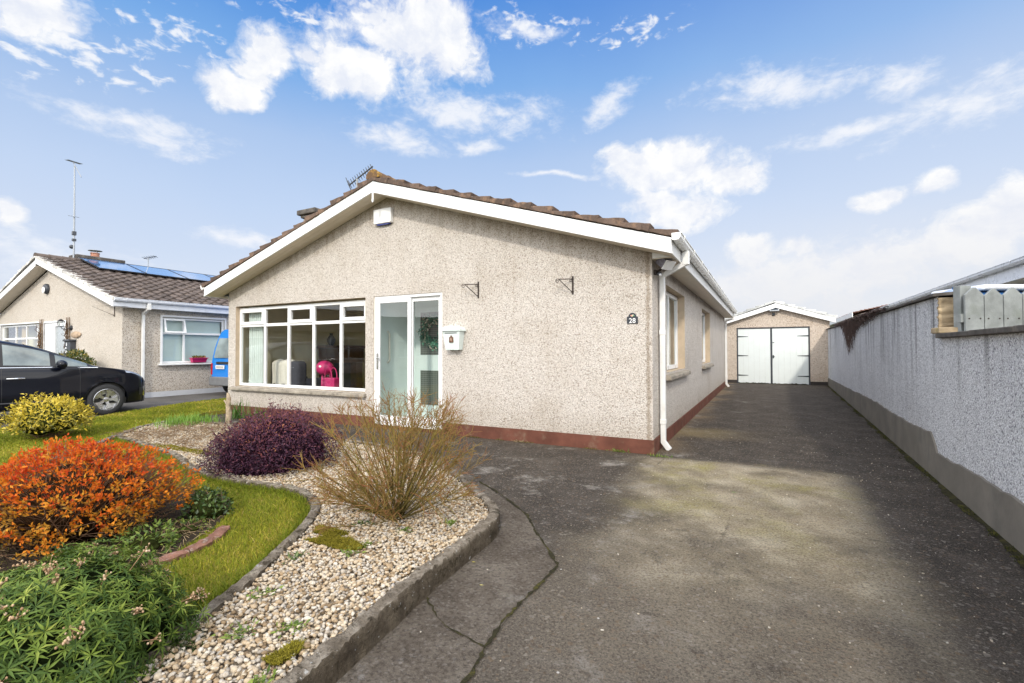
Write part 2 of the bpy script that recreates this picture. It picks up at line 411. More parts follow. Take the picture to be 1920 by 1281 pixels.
# old concrete and tarmac drive: pale worn middle, wall shadow painted at right, dark rear, moss and pale flecks
def M_drive(name, front=True):
    m, t, b = newmat(name); co = t.coord(); x, y, z = t.sep(co)[:3]
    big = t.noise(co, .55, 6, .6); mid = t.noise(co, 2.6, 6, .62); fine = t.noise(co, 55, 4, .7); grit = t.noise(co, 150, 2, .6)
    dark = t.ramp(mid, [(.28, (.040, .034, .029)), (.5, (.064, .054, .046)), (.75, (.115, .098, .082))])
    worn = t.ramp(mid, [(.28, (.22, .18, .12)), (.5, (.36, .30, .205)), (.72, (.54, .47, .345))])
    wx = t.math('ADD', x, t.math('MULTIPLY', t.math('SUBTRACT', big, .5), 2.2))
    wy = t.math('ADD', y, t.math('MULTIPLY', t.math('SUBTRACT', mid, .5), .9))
    # worn pale band up the front slab; its dark right edge is painted wall shadow
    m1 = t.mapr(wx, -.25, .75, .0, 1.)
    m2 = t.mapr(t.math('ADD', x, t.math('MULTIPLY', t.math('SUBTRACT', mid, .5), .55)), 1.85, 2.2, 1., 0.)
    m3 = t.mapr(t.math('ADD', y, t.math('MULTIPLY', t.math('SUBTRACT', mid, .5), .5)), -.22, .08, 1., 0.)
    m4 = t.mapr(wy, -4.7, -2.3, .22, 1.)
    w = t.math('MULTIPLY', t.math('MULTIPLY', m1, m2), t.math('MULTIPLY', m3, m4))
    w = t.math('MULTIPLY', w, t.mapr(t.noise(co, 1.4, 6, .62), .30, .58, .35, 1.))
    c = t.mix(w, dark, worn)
    # middling grey brown towards the road
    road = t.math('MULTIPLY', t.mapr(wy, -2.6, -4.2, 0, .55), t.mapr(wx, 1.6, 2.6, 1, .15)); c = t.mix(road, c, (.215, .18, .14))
    # sandy strip along the house side and a stain across the rear slab
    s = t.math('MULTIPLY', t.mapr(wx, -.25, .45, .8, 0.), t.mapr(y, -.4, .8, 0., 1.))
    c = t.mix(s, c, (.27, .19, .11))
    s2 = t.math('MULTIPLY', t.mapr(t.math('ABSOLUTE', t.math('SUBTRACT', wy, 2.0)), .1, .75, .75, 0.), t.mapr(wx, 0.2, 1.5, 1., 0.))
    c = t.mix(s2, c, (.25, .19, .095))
    # green moss film
    mo = t.math('MULTIPLY', t.mapr(t.noise(t.mapping(co, loc=(3.3, 1.7, 0)), .9, 6, .65), .47, .68), t.mapr(wy, -3.6, -1.2, 0., .75))
    mo = t.math('MULTIPLY', mo, w)
    c = t.mix(mo, c, (.30, .265, .055))
    # pale lime stains
    ls = t.mapr(t.noise(t.mapping(co, loc=(9, 4, 0)), 1.9, 8, .74), .54, .70, 0, .75)
    c = t.mix(t.math('MULTIPLY', ls, t.mapr(wx, -.6, 2.1, 1., .06)), c, (.40, .37, .33))
    # wandering hairline cracks and a pour joint level with the front wall
    cr = t.voro(t.mapping(co, loc=(.37, .81, 0)), .42, 'Distance', 'DISTANCE_TO_EDGE')
    c = t.mix(t.math('MULTIPLY', t.mapr(t.math('ADD', cr, t.math('MULTIPLY', t.math('SUBTRACT', t.noise(co, 9, 5, .7), .5), .035)), 0.0, .006, .5, 0), t.mapr(t.noise(co, 1.1, 3), .55, .62)), c, (.030, .026, .018))
    pj = t.math('ABSOLUTE', t.math('ADD', t.math('ADD', y, .02), t.math('MULTIPLY', t.math('SUBTRACT', t.noise(co, 3, 4, .6), .5), .10)))
    c = t.mix(t.mapr(pj, .004, .016, .6, 0), c, (.035, .029, .020))
    # soot dark blotches
    c = t.mix(t.mapr(t.noise(t.mapping(co, loc=(1, 7, 0)), 3.2, 6, .7), .56, .74, 0, .6), c, (.045, .040, .037))
    # aggregate: dark pits, brown and tan chips, a few white flecks
    g1 = t.noise(co, 62, 7, .78); g2 = t.noise(t.mapping(co, loc=(5, 2, 0)), 110, 4, .7)
    c = t.mix(t.mapr(g1, .44, .62, 0, .80), c, t.mix(.72, c, (.018, .014, .011)))
    c = t.mix(t.mapr(g2, .52, .68, 0, .65), c, t.mix(.6, c, (.50, .43, .33)))
    vr = t.sepc(t.voro(co, 62, 'Color')); c = t.mix(t.mapr(vr[0], .80, .92, 0, .45), c, t.ramp(vr[1], [(0, (.06, .045, .035)), (.4, (.22, .15, .09)), (.7, (.26, .23, .2)), (1, (.36, .32, .26))]))
    sp = t.sepc(t.voro(co, 17, 'Color'))[1]; sd = t.voro(co, 17, 'Distance')
    fl = t.math('MULTIPLY', t.mapr(sp, .945, .95, 0, 1), t.mapr(sd, .08, .13, 1, 0))
    c = t.mix(t.math('MULTIPLY', fl, .85), c, (.66, .63, .58))
    t.put(b.inputs['Base Color'], c)
    b.inputs['Roughness'].default_value = .93; b.inputs['Specular IOR Level'].default_value = .12
    h = t.math('ADD', g1, t.math('MULTIPLY', g2, .6))
    t.put(b.inputs['Normal'], t.bump(h, 1.0, .016))
    return m
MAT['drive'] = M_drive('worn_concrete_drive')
m, t, b = newmat('grey_path_concrete'); co = t.coord()
mid = t.noise(co, 2.2, 7, .65); fine = t.noise(co, 60, 4, .7); big = t.noise(co, .8, 5)
c = t.ramp(mid, [(.25, (.075, .060, .047)), (.5, (.145, .120, .094)), (.75, (.24, .208, .17))])
c = t.mix(t.mapr(t.noise(co, 48, 6, .72), .44, .64, 0, .6), c, (.035, .027, .021))
c = t.mix(t.mapr(t.noise(co, 3.4, 7, .75), .58, .72, 0, .55), c, (.33, .31, .29))
c = t.mix(t.mapr(t.sepc(t.voro(co, 80, 'Color'))[0], .85, .93, 0, .22), c, (.34, .31, .28))
c = t.mix(t.mapr(t.noise(t.mapping(co, loc=(4, 1, 0)), 2.2, 8, .75), .55, .7, 0, .5), c, (.30, .27, .225))
t.put(b.inputs['Base Color'], c); b.inputs['Roughness'].default_value = .95; b.inputs['Specular IOR Level'].default_value = .12
t.put(b.inputs['Normal'], t.bump(t.math('ADD', t.noise(co, 48, 6, .72), t.noise(co, 130, 3)), 1., .014)); MAT['apron'] = m
m, t, b = newmat('neighbour_tarmac'); co = t.coord()
c = t.ramp(t.noise(co, 1.3, 7, .65), [(.3, (.085, .078, .072)), (.7, (.16, .148, .135))])
c = t.mix(t.mapr(t.noise(co, 70, 3), .4, .7, 0, .5), c, (.04, .037, .035))
t.put(b.inputs['Base Color'], c); b.inputs['Roughness'].default_value = .92
t.put(b.inputs['Normal'], t.bump(t.noise(co, 90, 3), .5, .006)); MAT['tarmac'] = m
m, t, b = newmat('lawn_soil_green'); co = t.coord()
c = t.ramp(t.noise(co, 3.0, 6, .65), [(.25, (.13, .125, .024)), (.5, (.24, .205, .036)), (.75, (.34, .27, .06))])
t.put(b.inputs['Base Color'], c); b.inputs['Roughness'].default_value = 1
t.put(b.inputs['Normal'], t.bump(t.noise(co, 60, 4, .7), .9, .02)); MAT['lawn'] = m
m, t, b = newmat('gravel_bed'); co = t.coord()
c = t.ramp(t.sepc(t.voro(co, 42, 'Color'))[0], [(0, (.24, .19, .13)), (.5, (.38, .31, .225)), (1, (.50, .44, .35))])
c = t.mix(t.mapr(t.noise(co, 1.4, 6, .65), .5, .7, 0, .5), c, (.12, .10, .06))
t.put(b.inputs['Base Color'], c); b.inputs['Roughness'].default_value = .95
t.put(b.inputs['Normal'], t.bump(t.voro(co, 42, 'Distance'), .8, .015)); MAT['gravel_bed'] = m
m, t, b = newmat('dark_soil'); co = t.coord()
t.put(b.inputs['Base Color'], t.ramp(t.noise(co, 14, 6, .7), [(.3, (.022, .016, .011)), (.7, (.075, .055, .036))]))
b.inputs['Roughness'].default_value = 1; t.put(b.inputs['Normal'], t.bump(t.noise(co, 40, 4), .9, .03)); MAT['soil'] = m
# lichen-spotted kerb concrete
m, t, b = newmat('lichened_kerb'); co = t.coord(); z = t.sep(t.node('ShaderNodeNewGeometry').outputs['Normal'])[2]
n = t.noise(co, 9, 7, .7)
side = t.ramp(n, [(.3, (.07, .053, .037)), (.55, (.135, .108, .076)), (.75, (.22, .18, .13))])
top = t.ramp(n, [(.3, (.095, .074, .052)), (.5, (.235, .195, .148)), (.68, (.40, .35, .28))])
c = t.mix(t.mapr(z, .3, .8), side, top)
c = t.mix(t.mapr(t.noise(co, 7, 7, .75), .53, .62, 0, .85), c, (.04, .031, .018))
c = t.mix(t.mapr(t.noise(co, 45, 4, .7), .5, .66, 0, .6), c, (.06, .048, .033))
c = t.mix(t.math('MULTIPLY', t.mapr(t.noise(co, 26, 3, .6), .66, .7), .8), c, (.50, .49, .46))
t.put(b.inputs['Base Color'], c); b.inputs['Roughness'].default_value = .95
t.put(b.inputs['Normal'], t.bump(t.math('ADD', t.noise(co, 24, 7, .75), t.math('MULTIPLY', t.noise(co, 95, 3, .7), .6)), 1.0, .022)); MAT['kerb'] = m

LAWN_EDGE = smooth_line([(-7.05,-2.80),(-6.0,-2.95),(-4.89,-3.13),(-4.34,-3.31),(-3.84,-3.43),(-3.2,-3.46),(-2.5,-3.40),(-2.15,-3.49),(-1.87,-3.66),(-1.63,-3.94),(-1.45,-4.23),(-1.24,-4.59),(-1.13,-4.83),(-1.02,-5.08),(-.92,-5.4),(-.88,-6.2),(-.9,-8.5)], 5)
DRIVE_EDGE = smooth_line([(-.10,-8.5),(-.2,-6.5),(-.30,-5.12),(-.36,-4.59),(-.42,-4.12),(-.47,-3.46),(-.52,-3.2),(-.68,-2.97),(-1.10,-2.62),(-1.5,-2.3),(-2.2,-1.85),(-3.2,-1.6),(-5.0,-1.5),(-7.0,-1.45)], 5)
FAR_EDGE = [(-7.0,-1.45),(-7.6,-1.5),(-7.95,-1.75),(-7.75,-2.2),(-7.05,-2.80)]
BED = LAWN_EDGE + DRIVE_EDGE[::1] + FAR_EDGE[1:-1]
# drive, path, lawn
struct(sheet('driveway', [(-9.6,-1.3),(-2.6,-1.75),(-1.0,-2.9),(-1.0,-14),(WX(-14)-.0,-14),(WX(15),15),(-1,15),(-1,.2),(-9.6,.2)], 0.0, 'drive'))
struct(sheet('path', [(-.2,-9.5),(.25,-6.5),(.181,-4.649),(.139,-4.413),(.113,-4.105),(.119,-3.502),(-.475,-2.756),(-1.248,-2.156),(-2.3,-1.35),(-5,-1.0),(-9.2,-.95),(-9.2,-1.6),(-2.3,-2.6),(-1.2,-3.2),(-.62,-3.3),(-.62,-9.5)], .005, 'apron'))
sheet('gravel_bed', BED, .085, 'gravel_bed', kind='structure')
LAWN = [p for p in LAWN_EDGE][::-1] + [(-7.75,-2.2),(-7.95,-1.75),(-7.6,-1.4),(-8.3,-1.0),(-8.75,-.75),(-8.98,-.45),(-8.98,13),(-11.0,13),(-11.75,2.4),(-11.3,.39),(-10.69,-1.0),(-9.95,-2.18),(-9.9,-3.3),(-9.6,-8.5)]
sheet('lawn', LAWN, .075, 'lawn', skirt=.1)
struct(sheet('neighbour_driveway', [(-9.6,-9),(-9.85,-3.3),(-9.9,-2.18),(-10.6,-1.0),(-11.2,.39),(-11.6,2.4),(-10.9,13),(-14.4,13),(-14.4,.4),(-24,.4),(-24,-9)], .02, 'tarmac'))
struct(sheet('flower_bed', smooth_line([(-2.05,-4.55),(-2.35,-4.1),(-2.9,-3.75),(-3.6,-3.9),(-3.9,-4.6),(-3.3,-5.6),(-1.9,-6.3),(-1.1,-6.1),(-.98,-5.5),(-1.25,-5.05),(-1.8,-4.85),(-2.05,-4.55)], 4)[:-1], .081, 'soil'))

def kerb(name, line, w, z0, z1, label):
    P = np.array(line); d = unit(np.gradient(P, axis=0)); nrm = np.stack([-d[:,1], d[:,0]], 1)
    rows = []
    # resample densely with a chipped, uneven arris
    seg = np.r_[0, np.cumsum(np.linalg.norm(np.diff(P, axis=0), axis=1))]; L = np.arange(0, seg[-1], .018)
    PX = np.stack([np.interp(L, seg, P[:,i]) for i in (0,1)], 1); NX = unit(np.stack([np.interp(L, seg, nrm[:,i]) for i in (0,1)], 1))
    prof = [(-.5, z0), (-.5, z0+(z1-z0)*.45), (-.49, z1-.022), (-.38, z1-.004), (-.12, z1), (.14, z1+.002), (.38, z1-.005), (.49, z1-.024), (.5, z0+(z1-z0)*.45), (.5, z0)]
    jit = np.zeros((len(prof),)); chip = np.convolve(np.where(rng.random(len(L)) < .05, rng.uniform(.008, .03, len(L)), 0), [.3, .7, 1, .7, .4], 'same')
    for i in range(len(L)):
        j = .72*jit + rng.normal(size=len(prof))*.0021; jit = j
        row = []
        for k, (o, z) in enumerate(prof):
            zz = z if k in (0, len(prof)-1) else z + jit[k]*1.5 + (rng.normal() * .0016 if 1 < k < len(prof)-2 else 0) - (abs(chip[i]) if k in (2, 7) else 0)
            row.append((PX[i,0] + NX[i,0]*(o*w + jit[k]), PX[i,1] + NX[i,1]*(o*w + jit[k]), zz))
        rows.append(row)
    mb = MB().grid(rows); mb.f.append(tuple(range(len(prof)))); 
    o = mb.build(name, 'kerb', smooth=True, angle=50); return struct(o, label)
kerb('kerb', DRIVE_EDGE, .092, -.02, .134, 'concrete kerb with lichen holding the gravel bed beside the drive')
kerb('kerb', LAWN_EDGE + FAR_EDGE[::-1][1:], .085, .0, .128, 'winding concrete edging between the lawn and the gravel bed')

# mossy joints in the concrete
def joint(pts, w):
    P = np.array(smooth_line(pts, 10)); d = unit(np.gradient(P, axis=0)); nrm = np.stack([-d[:,1], d[:,0]], 1)
    ww = w * (1 + .7 * rng.normal(size=len(P)).clip(-1, 1.3)); P = P + rng.normal(size=P.shape) * .004; mb = MB()
    mb.grid([[(*(P[i] - nrm[i]*ww[i]), .009), (*(P[i] + nrm[i]*ww[i]), .009)] for i in range(len(P))]); return mb
m, t, b = newmat('joint_moss'); co = t.coord()
t.put(b.inputs['Base Color'], t.ramp(t.noise(co, 12, 5, .7), [(.3, (.02, .017, .012)), (.55, (.045, .04, .018)), (.75, (.12, .105, .02))])); b.inputs['Roughness'].default_value = 1
t.put(b.inputs['Normal'], t.bump(t.noise(co, 80, 3), 1, .02)); MAT['joint'] = m
mb = joint([(-1.32,-2.1),(-1.248,-2.156),(-.95,-2.36),(-.475,-2.756),(-.2,-3.11),(.119,-3.502)], .0085)
for pts in ([(.119,-3.502),(.116,-3.8),(.113,-4.105),(.139,-4.413),(.181,-4.649),(.22,-5.6),(.24,-6.5)], [(.135,-4.413),(-.12,-4.36),(-.36,-4.2)]):
    q = joint(pts, 0.0075 if len(pts) > 4 else .004); mb.add(q.v, q.f)
struct(mb.build('path_joint', 'joint'))
mb = MB(); rows = []
for i in range(200):
    y = -6 + i * .105; x = WX(y); ww = .05 + .035 * random.random() + .02 * math.sin(i * .4)
    rows.append([(x - ww, y, .006), (x + .02, y, .02)])
struct(mb.grid(rows).build('wall_foot_moss', 'joint'))

# ------------------------------------------------------------------ building helpers
def wall_panel(mb, rect, holes, to3, depth, up):
    """flat wall in (a,z) split around rectangular holes, with a back skin at 'depth'"""
    a0, a1, z0, z1 = rect
    A = sorted({a0, a1} | {h[0] for h in holes} | {h[1] for h in holes}); Z = sorted({z0, z1} | {h[2] for h in holes} | {h[3] for h in holes})
    for i in range(len(A) - 1):
        for k in range(len(Z) - 1):
            ca, cz = (A[i] + A[i+1]) / 2, (Z[k] + Z[k+1]) / 2
            if any(h[0] < ca < h[1] and h[2] < cz < h[3] for h in holes): continue
            mb.quad(*[to3(a, z, 0) for a, z in ((A[i], Z[k]), (A[i+1], Z[k]), (A[i+1], Z[k+1]), (A[i], Z[k+1]))])
def reveal_mesh(mb, h, to3, depth):
    a0, a1, z0, z1 = h; c = [(a0, z0), (a1, z0), (a1, z1), (a0, z1)]
    for i in range(4):
        p, q = c[i], c[(i + 1) % 4]
        mb.quad(to3(*p, -.002), to3(*q, -.002), to3(*q, depth), to3(*p, depth))

def tile_slope(mb, xe, ze, xr, zr, y0, y1, n, tw=.30, amp=.034, lip=.022, sub=8):
    e = np.array([xe, ze]); r = np.array([xr, zr]); s = (r - e) / n; L = np.linalg.norm(r - e); nr = np.array([-(r - e)[1], (r - e)[0]]) / L
    if nr[1] < 0: nr = -nr
    ys = np.arange(y0, y1 + 1e-6, tw / sub)
    for i in range(n):
        ph = 0 if i % 2 == 0 else 0.0
        u = ((ys - y0) / tw + ph) % 1.0
        w = amp * (np.clip(np.sin(PI * np.clip((u - .02) / .62, 0, 1)), 0, 1) ** .8) + amp * .12 * (u > .64)
        lo = e + s * i; hi = e + s * (i + 1.06)
        k = np.floor((ys - y0) / tw).astype(int)
        jl = rng.normal(size=k.max() + 2) * .004; js = rng.normal(size=k.max() + 2) * .010
        A, B, Cc = [], [], []
        for yy, ww, kk in zip(ys, w, k):
            l2 = lo + s / np.linalg.norm(s) * js[kk]
            pa = l2 + nr * (ww * .3 - .02); pb = l2 + nr * (ww + lip + jl[kk]); pc = hi + nr * (ww * .75 + .002)
            A.append((pa[0], yy, pa[1])); B.append((pb[0], yy, pb[1])); Cc.append((pc[0], yy, pc[1]))
        mb.grid([A, B]); mb.grid([B, Cc])
def verge_tiles(mb, xe, ze, xr, zr, y0, y1, n, th, top):
    """stepped tile ends seen along the gable edge"""
    e = np.array([xe, ze]); r = np.array([xr, zr]); s = (r - e) / n; nr = np.array([-(r - e)[1], (r - e)[0]]) / np.linalg.norm(r - e)
    if nr[1] < 0: nr = -nr
    for i in range(n):
        j = random.uniform(-.012, .012)
        segs = 5
        tp, bt = [], []
        for k in range(segs + 1):
            f = i + k / segs * 1.03
            sag = top * (1 - .62 * k / segs) + j + random.uniform(-.005, .005)
            p = e + s * f
            tp.append(p + nr * (sag)); bt.append(p + nr * (-th + random.uniform(-.004, .004)))
        poly = [tuple(p) for p in tp] + [tuple(p) for p in bt[::-1]]
        yj = random.uniform(-.012, .008)
        mb.prism(poly, 'y', y0 + yj, y1)

def ridge_tiles(mb, x, z, y0, y1, ln=.33, r=.12):
    y = y0
    while y < y1 - .05:
        rr = r * random.uniform(.96, 1.05); ye = min(y + ln * 1.03, y1); rows = []
        for yy, q in ((y, 1.06), (y + .05, 1.0), (ye, .95)):
            rows.append([(x + math.cos(a) * rr * q * 1.15, yy, z + math.sin(a) * rr * q - .035) for a in np.linspace(-.15, PI + .15, 11)])
        mb.grid(rows); mb.v_cap = None
        mb.add(rows[0], [tuple(range(11))])
        y += ln

def window_unit(parent, to3, A, Z, recess, lights, glass='glass', name='window', fw=.055, sash=.032, gap_depth=.05, handle=True):
    """A: mullion positions incl. both ends; Z: (bottom, transom or None, top); lights: set of (col,row) opening casements"""
    fr = MB(); W = .03
    def bar(a0, a1, z0, z1, d0, d1, mb=fr):
        pts = [to3(a, z, d) for d in (d0, d1) for z in (z0, z1) for a in (a0, a1)]
        mb.add(pts, [(0, 2, 3, 1), (4, 5, 7, 6), (0, 1, 5, 4), (2, 6, 7, 3), (0, 4, 6, 2), (1, 3, 7, 5)])
    a0, a1 = A[0], A[-1]; rows = [Z[0], Z[2]] if Z[1] is None else [Z[0], Z[1], Z[2]]
    d0, d1 = recess, recess + gap_depth
    bar(a0, a1, Z[0], Z[0] + fw, d0, d1); bar(a0, a1, Z[2] - fw, Z[2], d0, d1)
    bar(a0, a0 + fw, Z[0] + fw, Z[2] - fw, d0, d1); bar(a1 - fw, a1, Z[0] + fw, Z[2] - fw, d0, d1)
    mull = []
    for a in A[1:-1]: bar(a - .030, a + .030, Z[0] + fw, Z[2] - fw, d0 + .002, d1 - .002)
    xs = [(a0 + fw if i == 0 else A[i] + .030, a1 - fw if i == len(A) - 2 else A[i+1] - .030) for i in range(len(A) - 1)]
    if Z[1] is not None:
        for i, (l, r) in enumerate(xs):
            if Z[1] is not None: bar(l, r, Z[1] - .030, Z[1] + .030, d0 + .004, d1 - .004)
    frame = fr.build(name, 'white', parent, bevel=.004); parent = frame
    zr = [(Z[0] + fw, Z[2] - fw)] if Z[1] is None else [(Z[0] + fw, Z[1] - .030), (Z[1] + .030, Z[2] - fw)]
    for i, (l, r) in enumerate(xs):
        for k, (zb, zt) in enumerate(zr):
            if (i, k) in lights:
                sb = MB(); s = .05
                bar(l - .012, r + .012, zb - .012, zb + s, d0 - .016, d1 - .012, sb); bar(l - .012, r + .012, zt - s, zt + .012, d0 - .016, d1 - .012, sb)
                bar(l - .012, l + s, zb + s, zt - s, d0 - .016, d1 - .012, sb); bar(r - s, r + .012, zb + s, zt - s, d0 - .016, d1 - .012, sb)
                sb.build('casement', 'white', parent, bevel=.004); L2, R2, B2, T2 = l + s, r - s, zb + s, zt - s
            else: L2, R2, B2, T2 = l, r, zb, zt
            MB().quad(to3(L2, B2, d0 + .025), to3(R2, B2, d0 + .025), to3(R2, T2, d0 + .025), to3(L2, T2, d0 + .025)).build('pane', glass, parent)
    return frame
# ------------------------------------------------------------------ the bungalow
HX, HL = -9.0, 12.9           # left wall, depth
SL = .31; XA = -4.48
house = thing('bungalow', 'cream pebbledashed bungalow numbered 28 with white bargeboards and a red brown plinth', 'bungalow', (-4.5, 0, 0))
zs_at = lambda x: 2.60 + SL * (min(x - HX, -x))          # underside of the roof at the wall
FW = (-8.744, -4.993, .593, 2.293); FD = (-4.796, -3.317, .06, 2.293)
SW1 = (1.0, 2.84, 1.01, 2.31); SW2 = (5.6, 7.42, 1.01, 2.31)
mb = MB()
f3 = lambda a, z, d: (a, d, z)
wall_panel(mb, (HX, 0, .19, 2.45), [FW, FD], f3, .1, 1)
mb.quad((HX, 0, 2.45), (0, 0, 2.45), (0, 0, 2.62), (XA, 0, 2.62 + SL * 4.5), (HX, 0, 2.62))
s3 = lambda a, z, d: (-d, a, z)
wall_panel(mb, (0, HL, .19, 2.62), [SW1, SW2], s3, .1, 1)
mb.quad((HX, 0, .19), (HX, HL, .19), (HX, HL, 2.62), (HX, 0, 2.62))
mb.quad((HX, HL, .19), (0, HL, .19), (0, HL, 2.62), (XA, HL, 2.62 + SL * 4.5), (HX, HL, 2.62))
wall = mb.build('wall', 'dash', house)
for h, q3, dd in ((FW, f3, .16), (FD, f3, .16), (SW1, s3, .20), (SW2, s3, .20)):
    mb = MB(); reveal_mesh(mb, h, q3, dd); mb.build('reveal', 'reveal', wall)
# plinth, proud of the dash
mb = MB()
d = .014
for (x0, x1, y0, y1) in ((HX - d, FD[0], -d, .05), (FD[1], d, -d, .05), (FD[0], FD[1], -d + .03, .05)): mb.box(x0, x1, y0, y1, -.05, .185 if x0 != FD[0] else .06)
mb.box(-.05, d, .05, HL, -.05, .185); mb.box(HX - d, HX + .05, .05, HL, -.05, .185)
mb.build('plinth', 'plinth', house)

# roof: tile slopes, verge, ridge
ZE = 2.70; X0, X1 = HX - .30, .30; YF, YB = -.35, HL + .3
rise = SL * (X1 - XA); ZR = ZE + rise
mb = MB(); tile_slope(mb, X1 + .05, ZE + .02, XA, ZR + .03, YF + .02, YB, 15)
tile_slope(mb, X0 - .05, ZE + .02, XA, ZR + .03, YF + .02, YB, 15)
roof = mb.build('roof', 'tile', house, smooth=True, angle=50)
mb = MB(); verge_tiles(mb, X1 + .06, ZE + .005, XA, ZR + .015, YF - .018, YF + .22, 15, .012, .088); verge_tiles(mb, X0 - .06, ZE + .005, XA, ZR + .015, YF - .018, YF + .22, 15, .012, .088)
mb.build('verge', 'verge', roof, bevel=.007)
mb = MB(); ridge_tiles(mb, XA, ZR + .10, YF - .02, YB); mb.build('ridge', 'ridge', roof, smooth=True, angle=50)
mb = MB()   # inner deck keeps the attic dark
mb.quad((X1, YF + .04, ZE - .01), (X1, YB, ZE - .01), (XA, YB, ZR - .01), (XA, YF + .04, ZR - .01)); mb.quad((X0, YF + .04, ZE - .01), (X0, YB, ZE - .01), (XA, YB, ZR - .01), (XA, YF + .04, ZR - .01))
mb.build('roof_deck', 'black', roof)

# bargeboards with a moulded lower edge, apex finial, soffit boards, fascia
def barge(xe, xa, sgn):
    mb = MB(); zt0, zt1 = ZE - .005, ZE - .005 + SL * abs(xa - xe)
    h = .19
    for (o0, o1, ya, yb) in ((0, h - .03, YF, YF + .022), (h - .03, h, YF - .008, YF + .022), (h - .048, h - .040, YF - .004, YF + .01)):
        mb.prism([(xe, zt0 - o0), (xa, zt1 - o0), (xa, zt1 - o1), (xe, zt0 - o1)], 'y', ya, yb)
    return mb.build('bargeboard', 'white', house, bevel=.003)
barge(X1, XA + .001, 1); barge(X0, XA - .001, -1)
MB().box(XA - .018, XA + .018, YF - .014, YF - .006, ZR - .30, ZR - .02).build('apex_cover', 'white', house, bevel=.003)
MB().prism([(XA - .010, ZR - .36), (XA + .010, ZR - .36), (XA + .02, ZR - .32), (XA + .02, ZR - .30), (XA - .02, ZR - .30), (XA - .02, ZR - .32)], 'y', YF - .016, YF - .004).build('finial', 'white', house)
for xe in (X0 + .01, X1 - .01):
    mb = MB(); n = 3
    for k in range(n):       # three tongued boards following the rake
        y0 = YF + .022 + (.328 / n) * k
        zl, zh = ZE - .185, ZE - .185 + SL * abs(XA - xe)
        mb.prism([(xe, zl), (XA, zh), (XA, zh + .012), (xe, zl + .012)], 'y', y0 + .0025, y0 + .328 / n - .0025)
    mb.build('soffit', 'soffit', house)
for s, xf in ((1, X1), (-1, X0)):
    mb = MB(); xa, xb = (xf - .02, xf) if s > 0 else (xf, xf + .02)
    mb.box(xa, xb, YF + .0225, YB, ZE - .19, ZE + .0); mb.box(xa - (.004 if s < 0 else -.004), xb + (.006 if s > 0 else -.006), YF + .0225, YB, ZE - .195, ZE - .165)
    mb.build('fascia', 'white_old', house, bevel=.003)
    mb = MB(); xi = 0.002 if s > 0 else HX - .002
    mb.box(min(xi, xf - s * .021), max(xi, xf - s * .021), 0.0, YB, ZE - .182, ZE - .172); mb.build('eaves_board', 'soffit', house)
# box-end that closes the eaves at the gable corner
MB().box(.005, X1 - .022, YF + .35, YF + .352, ZE - .17, ZE + .0).build('box_end', 'white_old', house)

def square_gutter(xo, y0, y1, z, s, step=.95, parent=None, mat='gutter'):
    prof = [(0, 0), (.002, -.075), (.022, -.086), (.078, -.086), (.104, -.050), (.106, -.012), (.116, -.010), (.116, .002), (.108, .002)]
    prof = [(xo + s * a, z + b) for a, b in prof]
    mb = MB(); inner = [(xo + s * .104, z), (xo + s * .098, -.048 + z), (xo + s * .074, -.080 + z), (xo + s * .024, -.080 + z), (xo + s * .006, -.07 + z), (xo + s * .006, z)]
    mb.prism(prof + inner, 'y', y0, y1); mb.prism([(xo, z)] + prof[1:-1], 'y', y0 - .004, y0)
    g = mb.build('gutter', mat, parent, bevel=.0015)
    y = y0 + .25
    while y < y1:
        bp = [(xo - s * .0, z - .078), (xo + s * .02, z - .093), (xo + s * .080, z - .093), (xo + s * .111, z - .052), (xo + s * .122, z - .012), (xo + s * .122, z + .008), (xo + s * .104, z + .008), (xo + s * .112, z - .0115), (xo + s * .107, z - .050), (xo + s * .079, z - .0865), (xo + s * .022, z - .0865), (xo, z - .0755)]
        MB().prism(bp, 'y', y, y + .032).build('bracket', mat, g, bevel=.002)
        y += step
    return g
g = square_gutter(X1 + .004, YF - .01, YB - .1, ZE + .045, 1, parent=house)
square_gutter(X0 - .004, YF - .01, YB - .1, ZE + .045, -1, step=1.9, parent=house)
def downpipe(name, x, y, ztop, zbot, hop=None, mat='white_old', parent=None, w=.034):
    mb = MB(); mb.box(x - w, x + w, y - w, y + w, zbot + .1, ztop)
    for zz in (zbot + .34, zbot + 1.55): mb.box(x - w - .006, x + w + .006, y - w - .006, y + w + .006, zz, zz + .07)
    sh = MB()
    T = Matrix.Translation((x + .03, y - .012, zbot + .07)) @ Matrix.Rotation(R(-38), 4, 'Y')
    sh.box(-w, w, -w, w, -.085, .06, T); mb.add(sh.v, sh.f)
    if hop:
        hx, hz = hop
        mb.box(hx - .042, hx + .042, y - .042, y + .042, hz - .18, hz)
        p0, p1 = Vector((hx, y, hz - .15)), Vector((x, y, ztop - .01)); dd = p1 - p0; ang = math.atan2(dd.x, dd.z)
        T = Matrix.Translation((p0 + p1) / 2) @ Matrix.Rotation(ang, 4, 'Y'); q = MB(); q.box(-w, w, -w * 1.02, w * 1.02, -dd.length / 2, dd.length / 2, T); mb.add(q.v, q.f)
    return mb.build(name, mat, parent, bevel=.008)
downpipe('downpipe', .055, .40, 2.36, .0, (.365, 2.655), parent=house)
downpipe('downpipe', .055, 12.62, 2.40, .0, (.30, 2.60), parent=house)

